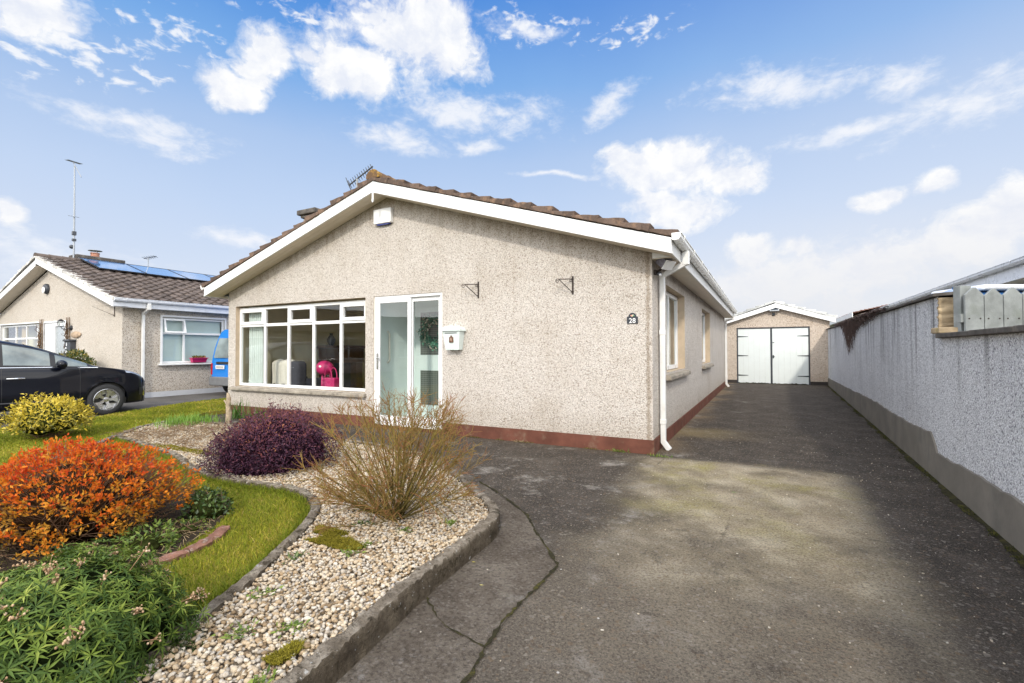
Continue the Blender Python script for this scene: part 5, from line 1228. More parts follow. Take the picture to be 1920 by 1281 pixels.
for sgn in (1, -1):
    mb = MB(); mb.tube([(sgn*p[0], p[1], p[2]) for p in (S.pt(y, 7.7, .006) for y in np.linspace(-3.2, -.14, 50))], .010, 6); mb.build('belt_trim', 'chrome', car, smooth=True, local=True)
    mb = MB()
    for yy, r1 in ((-.43, 7.6), (-1.53, 7.6), (-2.35, 7.6)): mb.tube([(sgn*p[0], p[1], p[2]) for p in (S.pt(yy, r, -.001) for r in np.linspace(2.6, r1, 26))], .0045, 5)
    mb.tube([(sgn*p[0], p[1], p[2]) for p in (S.pt(y, 7.35, -.001) for y in np.linspace(-.12, .42, 20))], .004, 5)
    mb.build('panel_gap', 'black', car, local=True)
    for yy in (-1.35, -2.2):
        mb = MB(); q = [S.pt(yy - .12 + .24*k/8, 6.0, .012 + .02*math.sin(PI*k/8)) for k in range(9)]; mb.tube([(sgn*p[0], p[1], p[2]) for p in q], .014, 8); mb.build('door_handle', 'chrome', car, smooth=True, local=True)
    x = sgn * .90; mb = MB(); mb.ball((0, 0, 0), (.115, .085, .085), Matrix.Translation((x + sgn*.10, -.74, 1.07)), 16, 12); mb.tube([(x - sgn*.06, -.66, 1.00), (x + sgn*.05, -.72, 1.04)], .03, 8); mb.build('mirror', 'car_paint', car, smooth='all', local=True)
    mb = MB(); mb.tube([(sgn*p[0], p[1], p[2]) for p in (S.pt(y, 3.2, .004) for y in np.linspace(-2.36, -.38, 30))], .018, 6); mb.build('sill_trim', 'black', car, smooth=True, local=True)
patch(.34, .70, 6.35, 7.7, .006, 'headlight', 'lamp', car, skew=-.04)
patch(.70, .755, 3.1, 4.4, .012, 'bumper_trim', 'chrome', car, ny=4, nr=6)
patch(.60, .69, 3.3, 4.3, .006, 'fog_lamp_recess', 'black', car, ny=4, nr=6)
MB().box(-.84, .84, -3.2, .35, .235, .34).build('underbody', 'black', car, local=True)
for yw in S.wheels: MB().box(-.80, .80, yw - .34, yw + .34, .36, .655).build('wheel_well', 'black', car, local=True)
def wheel(root, x, y, sgn, Rt=.318, wd=.20):
    T = Matrix.Translation((x, y, Rt)) @ Matrix.Rotation(sgn * PI / 2, 4, 'Y')
    Rr = Rt * .70
    mb = MB(); mb.lathe([(Rr, -wd/2), (Rr*1.04, -wd/2 - .004), (Rt*.93, -wd/2), (Rt*.99, -wd*.38), (Rt, -wd*.2), (Rt, wd*.2), (Rt*.99, wd*.38), (Rt*.93, wd/2), (Rr*1.04, wd/2 + .004), (Rr, wd/2)], 48, T)
    ty = mb.build('wheel', 'tyre', root, smooth=True, angle=50, local=True)
    mb = MB(); mb.lathe([(Rr*1.01, wd/2 - .002), (Rr*.96, wd/2 + .003), (Rr*.93, wd/2 - .012), (Rr*.90, .02), (Rr*.5, .012)], 48, T)
    z0 = wd/2 - .035
    for k in range(5):
        a = k * 2*PI/5 + .3
        def pol(r, da, z): return T @ Vector((r*math.cos(a+da), r*math.sin(a+da), z))
        A = [pol(Rr*.20, -.62, z0), pol(Rr*.20, .62, z0), pol(Rr*.55, .22, z0 + .012), pol(Rr*.93, .37, z0 + .02), pol(Rr*.93, -.37, z0 + .02), pol(Rr*.55, -.22, z0 + .012)]
        B = [pol(Rr*.20, -.62, z0-.04), pol(Rr*.20, .62, z0-.04), pol(Rr*.55, .22, z0-.03), pol(Rr*.93, .37, z0-.03), pol(Rr*.93, -.37, z0-.03), pol(Rr*.55, -.22, z0-.03)]
        mb.add(A + B, [(0,1,2,5), (2,3,4,5), (0,5,11,6), (5,4,10,11), (1,7,8,2), (2,8,9,3), (3,9,10,4)])
    mb.lathe([(Rr*.24, z0 - .02), (Rr*.22, z0 + .006), (Rr*.10, z0 + .012), (.0005, z0 + .012)], 20, T)
    rim = mb.build('rim', 'alloy', ty, smooth=True, angle=30, local=True)
    mb = MB(); mb.lathe([(Rr*.90, .01), (.001, .01)], 30, T); mb.build('backing_disc', 'black', ty, local=True)  # black backing disc, the shade behind the spokes put into its colour
for yw in S.wheels:
    for sgn in (1, -1): wheel(car, sgn * .80, yw, sgn)

van = thing('parked_van', 'bright blue van seen from behind between the two bungalows', 'van', (-12.49, 2.15, .02))
m, t, b = newmat('blue_van_paint'); b.inputs['Base Color'].default_value = (.01, .19, .60, 1); b.inputs['Roughness'].default_value = .3; b.inputs['Coat Weight'].default_value = .7; b.inputs['Coat Roughness'].default_value = .05; MAT['van_paint'] = m
def vring(k, ysh):
    P = [(0,.30),(.78,.30),(.84,.36),(.865,.55),(.87,.85),(.855,1.05),(.80,1.42),(.74,1.74),(.68,1.90),(.56,1.97),(0,2.0)]
    return [(x*k, ysh + max(0, z-1.0)**1.6*.20, z if z < .9 else .9 + (z-.9)*(1-(1-k)*.4)) for x, z in P]
rows = []
for y, k in ((.0,.955),(.015,.975),(.05,.992),(.12,1.0),(.6,1.0),(1.6,1.0),(2.6,.99),(3.0,.97)):
    h = vring(k, y); rows.append(h + [(-x, yy, z) for x, yy, z in h[-2:0:-1]])
rows.append([(x*.96, yy + .25, min(z, 1.05)) for x, yy, z in rows[-1]]); rows.append([(x*.9, yy + .9, min(z, .9)) for x, yy, z in rows[-1]])
mb = MB(); mb.grid(rows, wrap=True); n = len(rows[0]); mb.f.append(tuple(range(n))[::-1]); mb.f.append(tuple(range(len(mb.v) - n, len(mb.v))))
mb.build('body', 'van_paint', van, smooth=True, angle=40, local=True)
yat = lambda z: max(0, z-1.0)**1.6*.20
mb = MB(); zz = np.linspace(1.12, 1.70, 8); hw = np.interp(zz, [1.1, 1.72], [.73, .64]); mb.grid([[(-h, yat(z) - .006, z), (h, yat(z) - .006, z)] for z, h in zip(zz, hw)]); mb.build('rear_window', 'car_pane', van, local=True)
mb = MB(); mb.box(-.60, .60, -.012, .0, .935, 1.005); mb.build('handle_recess', 'black', van, bevel=.01, local=True)
mb = MB(); mb.box(-.62, -.20, -.014, .0, .79, .90); pl = mb.build('number_plate', 'white', van, bevel=.003, local=True)
mb = MB()
for k in range(7): mb.box(-.57 + k*.05, -.545 + k*.05, -.016, -.0145, .81, .88)
mb.build('plate_characters', M_plain('plate_print', (.25, .2, .15), .5), van, local=True)
mb = MB(); mb.prism([(-.88,-.06),(.88,-.06),(.90,.02),(.89,.35),(-.89,.35),(-.90,.02)], 'z', .30, .56); mb.build('bumper', M_plain('grey_bumper_plastic', (.16,.165,.17), .6, 0, .15, 6), van, bevel=.03, seg=3, local=True)
for s in (-1, 1):
    mb = MB(); mb.box(s*.835 - .03, s*.835 + .03, -.012, .07, .62, .96); mb.build('tail_light', M_plain('red_lens', (.45,.01,.015), .2), van, bevel=.012, local=True)
for yw in (.62, 3.1):
    for s in (-1, 1): wheel(van, s*.76, yw, s, .31, .18)
# ------------------------------------------------------------------ gravel stones, grass
def ico(sub):
    bm = bmesh.new(); bmesh.ops.create_icosphere(bm, subdivisions=sub, radius=1.0); V = np.array([v.co[:] for v in bm.verts]); F = np.array([[v.index for v in f.verts] for f in bm.faces]); bm.free(); return V, F
CAM = np.array([1.2706, -6.2911]); YAW = .4854; FWD = np.array([-math.sin(YAW), math.cos(YAW)]); RGT = np.array([math.cos(YAW), math.sin(YAW)])
def scatter_pts(poly, sp, jit=.5):
    P = np.array(poly); x0, y0 = P.min(0); x1, y1 = P.max(0); xs, ys_ = np.meshgrid(np.arange(x0, x1, sp), np.arange(y0, y1, sp)); p = np.stack([xs.ravel(), ys_.ravel()], 1) + rng.uniform(-jit, jit, (xs.size, 2)) * sp
    return p[pip(p[:,0], p[:,1], poly)]
def in_view(p, z=.1, margin=.12):
    q = p - CAM; f = q @ FWD; r = q @ RGT; return (f > .9) & (np.abs(r / np.maximum(f, .1)) < 1.08 + margin) & (1.25 / np.maximum(f, .1) < .80)
def stones(pts, sz, sub, z, name=None):
    Vb, Fb = ico(sub); n = len(pts)
    sc_ = sz[:, None] * np.stack([rng.uniform(.85, 1.35, n), rng.uniform(.7, 1.05, n), rng.uniform(.5, .8, n)], 1) * .5
    lump = 1 + rng.normal(size=(8, len(Vb))) * .13; V = Vb[None] * lump[rng.integers(0, 8, n)][:, :, None] * sc_[:, None]
    a = rng.uniform(0, 2*PI, n); tl = rng.normal(size=n) * .45; ca, sa, ct, st = np.cos(a), np.sin(a), np.cos(tl), np.sin(tl)
    x, y, zz = V[..., 0], V[..., 1], V[..., 2]; y2 = y*ct[:, None] - zz*st[:, None]; z2 = y*st[:, None] + zz*ct[:, None]
    X = x*ca[:, None] - y2*sa[:, None] + pts[:, :1]; Y = x*sa[:, None] + y2*ca[:, None] + pts[:, 1:2]; Z = z2 + z[:, None]
    V = np.stack([X, Y, Z], -1).reshape(-1, 3); F = (Fb[None] + (np.arange(n) * len(Vb))[:, None, None]).reshape(-1, 3)
    return V, F, np.repeat(rng.random(n), len(Fb))
m, t, b = newmat('gravel_stone'); co = t.coord()
c = t.ramp(t.attr(), [(0, (.15, .105, .062)), (.14, (.34, .24, .14)), (.35, (.50, .395, .265)), (.58, (.58, .495, .37)), (.72, (.40, .355, .295)), (.84, (.63, .57, .475)), (.93, (.46, .42, .365)), (1, (.23, .20, .165))])
c = t.mix(t.mapr(t.noise(co, 45, 4, .6), .4, .75, 0, .55), c, (.26, .19, .12)); t.put(b.inputs['Base Color'], c); b.inputs['Roughness'].default_value = .8
t.put(b.inputs['Normal'], t.bump(t.noise(co, 160, 3), .5, .004)); MAT['stone'] = m
P = scatter_pts(BED, .0158, .62); P = P[in_view(P)]; d = (P - CAM) @ FWD
near = P[d < 3.6]; far = P[(d >= 3.6)]; df = (far - CAM) @ FWD; far = far[rng.random(len(far)) < np.interp(df, [3.6, 6, 9], [1, .75, .55])]
A1 = stones(near, np.where(rng.random(len(near)) < .04, 1.35, 1) * rng.triangular(.009, .019, .030, len(near)), 2, .098 + rng.uniform(-.006, .016, len(near)))
A2 = stones(far, rng.triangular(.013, .022, .032, len(far)), 1, .098 + rng.uniform(-.006, .016, len(far)))
V = np.concatenate([A1[0], A2[0]]); F = np.concatenate([A1[1], A2[1] + len(A1[0])]); T_ = np.concatenate([A1[2], A2[2]])
g = np_mesh('gravel', V, F, 'stone', None, T_, True); tag(g, 'cream and tan pea gravel spread over the curved planting bed', 'gravel', kind='stuff')
print('stones', len(near), len(far), len(F))

def blades(P, z, hmin, hmax, w, lean=.5):
    n = len(P); h = rng.uniform(hmin, hmax, n); a = rng.uniform(0, 2*PI, n); ln = rng.normal(size=n) * lean; b = rng.uniform(0, 2*PI, n)
    base = np.column_stack([P, z]); s = np.stack([np.cos(a), np.sin(a), np.zeros(n)], 1) * (w * rng.uniform(.7, 1.3, n))[:, None]; l = np.stack([np.cos(b) * ln * h, np.sin(b) * ln * h, h], 1)
    V = np.stack([base - s, base + s, base + l * .55 + s * .7, base + l * .55 - s * .7, base + l + np.stack([np.cos(b)*ln*h*.35, np.sin(b)*ln*h*.35, -.12*h], 1)], 1).reshape(-1, 3)
    k = np.arange(n)[:, None] * 5; F = np.concatenate([k + [[0, 1, 2]], k + [[0, 2, 3]], k + [[3, 2, 4]]], 1).reshape(-1, 3)
    return V, F, n
MAT['grass'] = M_leaf('mown_grass', [(0, (.13, .16, .016)), (.35, (.21, .255, .022)), (.65, (.36, .345, .034)), (.85, (.54, .43, .07)), (1, (.56, .42, .14))], .7, .3, .15)
SOIL = smooth_line([(-2.05,-4.55),(-2.35,-4.1),(-2.9,-3.75),(-3.6,-3.9),(-3.9,-4.6),(-3.3,-5.6),(-1.9,-6.3),(-1.1,-6.1),(-.98,-5.5),(-1.25,-5.05),(-1.8,-4.85),(-2.05,-4.55)], 4)[:-1]
P = scatter_pts(LAWN, .0105); P = P[in_view(P)]; P = P[~pip(P[:,0], P[:,1], SOIL) | (rng.random(len(P)) < .04)]; d = (P - CAM) @ FWD; P = P[(rng.random(len(P)) < np.interp(d, [1.5, 3.5, 5, 8, 12], [1, 1, .5, .28, .12]))]
d = (P - CAM) @ FWD
pat = .5 + .5 * np.sin(P[:,0]*2.3 + 1.7*np.sin(P[:,1]*1.9)) * np.sin(P[:,1]*2.9 + np.sin(P[:,0]*3.1))
sm = lambda a, b_, x: np.clip((x - a) / (b_ - a), 0, 1)
V, F, n = blades(P, np.full(len(P), .072), .018, .045, .0022 * np.interp(d, [1, 4, 10], [.8, 1.2, 3.0])[:, None].ravel(), .6)
tv = np.clip(.15 + .55 * pat + rng.normal(size=n) * .2, 0, 1); g = np_mesh('lawn_grass', V, F, 'grass', None, np.repeat(tv, 3)); tag(g, 'short yellow green mown grass of the front lawn', 'grass', kind='stuff')
# longer fringe along the edging
L = np.array(LAWN_EDGE); seg = np.r_[0, np.cumsum(np.linalg.norm(np.diff(L, axis=0), axis=1))]; q = np.sort(rng.uniform(0, seg[-1], 9000)); E_ = np.stack([np.interp(q, seg, L[:, i]) for i in (0, 1)], 1); dn = unit(np.stack([np.interp(q, seg, np.gradient(L[:, i])) for i in (0, 1)], 1)); nn = np.stack([-dn[:,1], dn[:,0]], 1)
sgn = -1.0
probe = E_ + nn * .15; sgn = 1.0 if pip(probe[:,0], probe[:,1], LAWN).mean() > .5 else -1.0
E_ = E_ + sgn * nn * (.045 + np.abs(rng.normal(size=(len(E_), 1))) * .035); E_ = E_[in_view(E_)]
V, F, n = blades(E_, np.full(len(E_), .07), .03, .085, .0022, .8); g = np_mesh('edge_grass', V, F, 'grass', None, np.repeat(np.clip(.2 + rng.normal(size=n) * .2, 0, 1), 3)); tag(g, 'longer rough grass left uncut along the concrete lawn edging', 'grass', kind='stuff')

# ------------------------------------------------------------------ shrubs
def bumpy(d, seed, amp):
    r = np.random.default_rng(seed); o = np.zeros(len(d))
    for k in range(7): v = r.normal(size=3) * (1.6 + k * .7); o += np.sin(d @ v + r.uniform(0, 6)) / (1 + k * .5)
    return 1 + amp * o / 2.2
def dome_pts(n, c, rad, seed, amp, inner=(.82, 1.03), zmin=-.25):
    d = rand_dirs(int(n * 4) + 30); d = d[d[:, 2] > zmin][:n]; r = bumpy(d, seed, amp) * rng.uniform(*inner, len(d)) ; return np.array(c) + d * np.array(rad) * r[:, None], d
def core(name, c, rad, seed, amp, col, par, k=.72, zmin=.09):  # solid dark core; the shade inside the shrub is put into its colour
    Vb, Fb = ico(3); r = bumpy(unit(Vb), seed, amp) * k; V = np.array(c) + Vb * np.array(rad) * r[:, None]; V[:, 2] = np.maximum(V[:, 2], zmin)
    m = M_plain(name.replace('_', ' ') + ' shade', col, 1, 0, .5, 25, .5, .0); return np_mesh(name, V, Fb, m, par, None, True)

# 1 green shrub with palmate leaves and dry seed heads (front left)
gc = (-1.23, -5.47, .18); gr = (.46, .46, .315)
t_ = thing('green_shrub', 'rounded green shrub with narrow fingered leaves and dry tan seed heads, closest to the camera', 'shrub', (gc[0], gc[1], .09))
core('shaded_core', gc, gr, 3, .16, (.012, .018, .006), t_, .80)
W, D = dome_pts(1900, gc, gr, 3, .16, (.80, 1.06), -.55); W = W[W[:, 2] > .08] if False else W; D = D[:len(W)]
n = len(W); axis = unit(D + rng.normal(size=(n, 3)) * .35 + np.array([0, 0, .35])); nl = 8
u = unit(np.cross(axis, rand_dirs(n))); w = np.cross(axis, u); ang0 = rng.uniform(0, 2*PI, n)
Pl, Dl, Nl, Ll, Wl, Tl = [], [], [], [], [], []
shade = rng.random(n)
for k in range(nl):
    a = ang0 + k * 2*PI/nl + rng.normal(size=n) * .12; el = rng.uniform(.15, .75, n); rad_ = (u * np.cos(a)[:, None] + w * np.sin(a)[:, None]); dd = rad_ * np.cos(el)[:, None] + axis * np.sin(el)[:, None]
    Pl.append(W); Dl.append(dd); Nl.append(axis); Ll.append(rng.uniform(.034, .058, n) * rng.uniform(.8, 1.15, n)); Wl.append(rng.uniform(.0062, .0095, n)); Tl.append(np.clip(.02 + .55 * shade ** 1.5 + .30 * np.clip((W[:, 2] - .1) / .45, 0, 1) + rng.normal(size=n) * .12, 0, 1))
V, F = leaf_geo(np.concatenate(Pl), np.concatenate(Dl), np.concatenate(Nl), np.concatenate(Ll), np.concatenate(Wl), .35, .42)
V[:, 2] = np.maximum(V[:, 2], .09)
np_mesh('foliage', V, F, M_leaf('palmate_leaves', [(0, (.028, .060, .014)), (.35, (.090, .150, .028)), (.65, (.20, .27, .042)), (1, (.40, .43, .095))], .5, .22, .2), t_, np.repeat(np.concatenate(Tl), 4))
hd, hdir = dome_pts(60, gc, gr, 3, .16, (1.0, 1.07), .0); Vb, Fb = ico(1)
Msh = M_leaf('tan_seed_heads', [(0, (.30, .17, .09)), (.5, (.50, .33, .20)), (1, (.62, .46, .32))], .8, 0, .2)
for c, d in zip(hd, hdir):
    tip = c + d * .012; paths = [[c - d * .08, c, tip]]; rad = [[.0022, .002, .0016]]; Vs, Fs, Ts = [], [], []; off = 0
    for j in range(rng.integers(7, 16)):
        q = tip + rng.normal(size=3) * np.array([.012, .012, .009]); paths.append([c, (c + q) / 2 + rng.normal(size=3) * .003, q]); rad.append([.0012, .001, .0009]); Vs.append(Vb * rng.uniform(.0030, .0055) * np.array([1, 1, 1.25]) + q); Fs.append(Fb + off); off += len(Vb); Ts += [rng.random()] * len(Fb)
    V, F = tubes_np(paths, rad, 4); F = np.concatenate([F[:, [0, 1, 2]], F[:, [0, 2, 3]]]); Ts = Ts + [.15] * len(F); F = np.concatenate([np.concatenate(Fs), F + off]); V = np.concatenate(Vs + [V])
    np_mesh('seed_head', V, F, Msh, t_, Ts, True)

# 2 orange leaved spirea
oc = (-3.01, -4.74, .29); orr = (.67, .64, .385)
t_ = thing('orange_shrub', 'low spreading shrub covered in bright orange and red young leaves on brown twigs', 'shrub', (oc[0], oc[1], .09))
core('shaded_core', oc, orr, 5, .18, (.030, .016, .008), t_, .62)
tips, td = dome_pts(1500, oc, orr, 5, .18, (.74, 1.05), -.25); paths, rad = [], []; base = np.array([oc[0], oc[1], .08])
for p, d in zip(tips, td):
    b0 = base + np.append(rng.normal(size=2) * .13, 0); mid = b0 * .45 + p * .55 + rng.normal(size=3) * .035 + np.array([0, 0, -.03]); e = p + d * rng.uniform(0, .04); paths.append([b0, b0 * .75 + mid * .25, mid, p * .7 + mid * .3 + rng.normal(size=3) * .012, e]); r0 = rng.uniform(.0022, .004); rad.append(np.linspace(r0, r0 * .45, 5))
V, F = tubes_np(paths, rad, 4); np_mesh('twigs', V, F, M_plain('spirea_twigs', (.17, .098, .055), .9, 0, .45, 30), t_)
# leaf rosettes: thick on the near and left side, sparse at the back right
side = ((tips - np.array(oc)) @ np.append(RGT * .8 + FWD * .45, 0)) / .7; keep = rng.random(len(tips)) < np.clip(1.08 - .62 * np.clip(side + .0, 0, 1) - .10 * (td[:, 2] > .8), .10, 1)
bare = tips[~keep]; tp, tdd = tips[keep], td[keep]; rep = 10; n = len(tp) * rep
P = np.repeat(tp, rep, 0) + rng.normal(size=(n, 3)) * .013; ax = unit(np.repeat(tdd, rep, 0) * .7 + np.array([0, 0, .4]) + rng.normal(size=(n, 3)) * .75); hue = np.repeat(np.clip(.55 - .9 * (tdd[:, 2] - .35) * .6 + rng.normal(size=len(tp)) * .22, 0, 1), rep)
V, F = leaf_geo(P, ax, rand_dirs(n), rng.uniform(.018, .035, n), rng.uniform(.010, .018, n), .2, .25)
np_mesh('foliage', V, F, M_leaf('orange_leaves', [(0, (.56, .065, .018)), (.3, (.70, .145, .018)), (.6, (.74, .235, .020)), (.82, (.68, .34, .04)), (1, (.34, .18, .035))], .6, .32, .15), t_, np.repeat(np.clip(hue + rng.normal(size=n) * .12, 0, 1), 4))

# 3 dark purple mound
pc = (-3.42, -2.93, .24); pr = (.60, .58, .42)
t_ = thing('purple_shrub', 'dense dark purple mound shaped shrub on the gravel below the big window', 'shrub', (pc[0], pc[1], .09))
core('shaded_core', pc, pr, 8, .26, (.012, .006, .010), t_, .78)
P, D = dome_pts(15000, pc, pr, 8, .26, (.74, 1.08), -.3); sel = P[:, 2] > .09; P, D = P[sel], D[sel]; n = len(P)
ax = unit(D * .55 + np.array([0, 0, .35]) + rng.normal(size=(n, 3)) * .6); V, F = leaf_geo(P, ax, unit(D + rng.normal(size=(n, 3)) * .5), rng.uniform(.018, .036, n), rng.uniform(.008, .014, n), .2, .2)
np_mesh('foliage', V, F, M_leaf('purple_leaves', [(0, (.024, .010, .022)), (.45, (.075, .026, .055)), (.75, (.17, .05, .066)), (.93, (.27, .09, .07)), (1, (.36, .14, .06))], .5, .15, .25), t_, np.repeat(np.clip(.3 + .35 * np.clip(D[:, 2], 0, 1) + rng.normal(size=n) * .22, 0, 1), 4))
paths, rad = [], []
for k in range(95):
    p, d = dome_pts(1, pc, pr, 8, .26, (.92, .98), .25); p, d = p[0], unit(d[0] + np.array([0, 0, .8])); l = rng.uniform(.05, .17); paths.append([p, p + d * l * .5, p + d * l + rng.normal(size=3) * .01]); rad.append([.002, .0017, .001])
V, F = tubes_np(paths, rad); np_mesh('shoots', V, F, M_plain('purple_shoots', (.07, .03, .03), .8), t_)
Pn = np.concatenate([np.array(p)[1:] for p in paths]); n = len(Pn) * 5; q = np.repeat(Pn, 5, 0) + rng.normal(size=(n, 3)) * .006; V, F = leaf_geo(q, unit(rng.normal(size=(n, 3)) + np.array([0, 0, .8])), rand_dirs(n), rng.uniform(.015, .028, n), rng.uniform(.007, .011, n)); np_mesh('shoot_leaves', V, F, bpy.data.materials['purple_leaves'], t_, np.repeat(rng.uniform(.3, .9, n), 4))

# 4 bare twiggy shrub
bc = np.array([-1.15, -3.54, .08])
t_ = thing('bare_shrub', 'leafless vase shaped shrub of thin olive and russet twigs before the porch door', 'shrub', tuple(bc))
paths, rad, tt = [], [], []
def twig(p, d, ln, r, lev, k=5, wob=.07, up=.03):
    pts = [np.array(p)]; q = np.array(p, float); dd = np.array(d, float)
    for i in range(k): dd = unit(dd + rng.normal(size=3) * wob + np.array([0, 0, up])); q = q + dd * ln / k; pts.append(q)
    paths.append(pts); rad.append(np.linspace(r, r * .5, k + 1)); tt.append(lev); return pts, dd
for k in range(84):
    a = rng.uniform(0, 2*PI); el = .13 + 1.36 * rng.random() ** .95; d = np.array([math.cos(a) * math.cos(el), math.sin(a) * math.cos(el), math.sin(el)])
    env = ((math.cos(el) / .66) ** 4 + (math.sin(el) / .98) ** 4) ** -.25; L_ = env * rng.uniform(.66, .88)
    r0 = rng.uniform(.0036, .0058); pts, dd = twig(bc + np.append(rng.normal(size=2) * .028, .02), d, L_, r0, .05, 7, .045, .012)
    for j in range(rng.integers(7, 12)):
        i = int(2 + 5.99 * rng.random() ** .6); f = i / 7; nd = unit(dd + rng.normal(size=3) * .42 + np.array([0, 0, .12])); left = max(.10, env * 1.0 - L_ * f); p2, d2 = twig(pts[i], nd, min(left, .30) * rng.uniform(.5, .95), r0 * .55, .4 + .2 * f, 4, .08, .02)
        for q in range(rng.integers(4, 8)):
            i2 = int(rng.integers(1, 5)); twig(p2[i2], unit(d2 + rng.normal(size=3) * .6), rng.uniform(.035, .095), r0 * .36, .85, 2, .12, .0)
V, F = tubes_np(paths, rad, 4); per = np.array([(len(p) - 1) * 4 for p in paths]); tv = np.repeat(np.clip(np.array(tt) * .8 + rng.normal(size=len(tt)) * .12, 0, 1), per)
np_mesh('twigs', V, F, M_leaf('olive_twigs', [(0, (.11, .08, .03)), (.3, (.24, .19, .048)), (.6, (.27, .175, .055)), (.8, (.29, .13, .06)), (1, (.30, .105, .055))], .8, 0, .15), t_, tv)
print('twigs', len(paths))

# 5 yellow leaved shrub by the black car, and the rest
def leafy(name, label, c, rad, n, L, W, mat, seed, amp=.12, corecol=(.03, .035, .01), tfun=None, stems=40, coreK=.7):
    t_ = thing(name, label, 'shrub' if 'shrub' in name else 'plant', (c[0], c[1], .08)); core('shaded_core', c, rad, seed, amp, corecol, t_, coreK)
    P, D = dome_pts(n, c, rad, seed, amp, (.72, 1.06), -.35); P = P[P[:, 2] > .08]; D = D[:len(P)]; n = len(P); D = unit(P - np.array(c))
    ax = unit(D * .6 + np.array([0, 0, .3]) + rng.normal(size=(n, 3)) * .55); V, F = leaf_geo(P, ax, unit(D + np.array([0, 0, .5]) + rng.normal(size=(n, 3)) * .5), rng.uniform(L*.7, L*1.25, n), rng.uniform(W*.7, W*1.2, n))
    tv = np.clip((tfun(D, n) if tfun else rng.random(n)), 0, 1); np_mesh('foliage', V, F, mat, t_, np.repeat(tv, 4))
    b = np.array([c[0], c[1], .06]); paths, rd = [], []
    for k in range(stems): p = P[rng.integers(0, n)]; paths.append([b + rng.normal(size=3) * np.array([.06, .06, 0]), (b + p) / 2 + rng.normal(size=3) * .03, p]); rd.append([.006, .004, .002])
    V, F = tubes_np(paths, rd); np_mesh('stems', V, F, 'stem', t_); return t_
My = M_leaf('golden_leaves', [(0, (.09, .10, .02)), (.3, (.32, .27, .03)), (.6, (.66, .50, .045)), (1, (.80, .62, .09))], .45, .25)
leafy('golden_shrub', 'rounded golden yellow leaved shrub on the lawn in front of the black car', (-8.05, -3.25, .32), (.50, .48, .30), 2300, .06, .022, My, 11, .30, tfun=lambda D, n: .35 + .5 * D[:, 2] + rng.normal(size=n) * .22)
Mg_ = M_leaf('mixed_leaves', [(0, (.03, .055, .012)), (.4, (.08, .12, .025)), (.75, (.18, .17, .035)), (1, (.36, .26, .06))], .45, .2)
leafy('wall_shrub', 'yellow green shrub growing against the neighbouring front wall beyond the car bonnet', (KX - 1.35, KY - .50, .75), (.75, .35, .55), 1500, .10, .04, Mg_, 12, .2)
Md = M_leaf('dark_broad_leaves', [(0, (.02, .04, .010)), (.5, (.055, .10, .022)), (1, (.13, .18, .04))], .4, .15)
leafy('dark_plant', 'small dark green leafy plant at the right foot of the orange shrub', (-2.53, -4.12, .14), (.17, .16, .145), 420, .036, .020, Md, 13, .2, stems=12)
Mw_ = M_leaf('weed_leaves', [(0, (.05, .09, .016)), (.5, (.14, .21, .035)), (1, (.27, .34, .06))], .5, .25)
leafy('groundcover_plant', 'soft green leafy plant between the orange shrub and the red brick edging', (-2.24, -4.66, .11), (.20, .18, .11), 420, .035, .014, Mw_, 14, .25, stems=10, coreK=.5)
leafy('groundcover_plant', 'soft green leafy plant at the back of the green shrub below the orange shrub', (-2.05, -5.02, .11), (.20, .18, .11), 380, .035, .014, Mw_, 15, .25, stems=10, coreK=.5)

leafy('groundcover_plant', 'sparse green plant in the soil between the dark green plant and the orange shrub', (-2.34, -4.36, .09), (.15, .14, .07), 170, .026, .010, Mw_, 16, .3, stems=10, coreK=.4)

def clump(name, label, c, n, h, w, spread, mat, tlo=0, thi=1, lean=.5, cat='plant'):
    t_ = thing(name, label, cat, (c[0], c[1], c[2])); P = np.array(c[:2]) + rng.normal(size=(n, 2)) * spread; k = 7; Vs, Fs = [], []; off = 0; tv = []
    for p in P:
        a = rng.uniform(0, 2*PI); l = rng.uniform(.55, 1) * h; ln = abs(rng.normal()) * lean; pts = []; dirh = np.array([math.cos(a), math.sin(a)]); s = np.array([-math.sin(a), math.cos(a), 0]) * w
        for i in range(k): f = i / (k - 1); pts.append(np.array([*(p + dirh * ln * l * f ** 1.8), c[2] + l * (f - .35 * ln * f ** 2.5)]))
        V = [];
        for i, q in enumerate(pts): ww = s * (1 - (i / (k - 1)) ** 2 * .9); V += [q - ww, q + ww]
        Vs.append(np.array(V)); Fs.append(np.array([[off + 2*i, off + 2*i + 1, off + 2*i + 3, off + 2*i + 2] for i in range(k - 1)])); off += 2*k; tv += [rng.uniform(tlo, thi)] * (k - 1)
    np_mesh('leaves', np.concatenate(Vs), np.concatenate(Fs), mat, t_, tv); return t_
Ms = M_leaf('strap_leaves', [(0, (.05, .11, .02)), (.5, (.14, .28, .035)), (1, (.27, .42, .07))], .4, .25)
clump('grass_tuft', 'bright green tuft of long grass at the far edge of the gravel bed', (-7.45, -1.62, .09), 520, .21, .005, .22, Ms, .4, 1)
clump('strap_leaf_plant', 'dark strap leaved plant against the left corner of the bungalow', (-7.9, -.45, .02), 46, .50, .008, .09, Ms, 0, .4, .7)
clump('strap_leaf_plant', 'small strap leaved plant right beside the pale stump', (-7.15, -.55, .02), 40, .35, .008, .07, Ms, .1, .5, .55)
t_ = thing('stump', 'thin pale broken trunk standing near the left corner of the bungalow', 'stump', (-7.15, -1.12, .05))
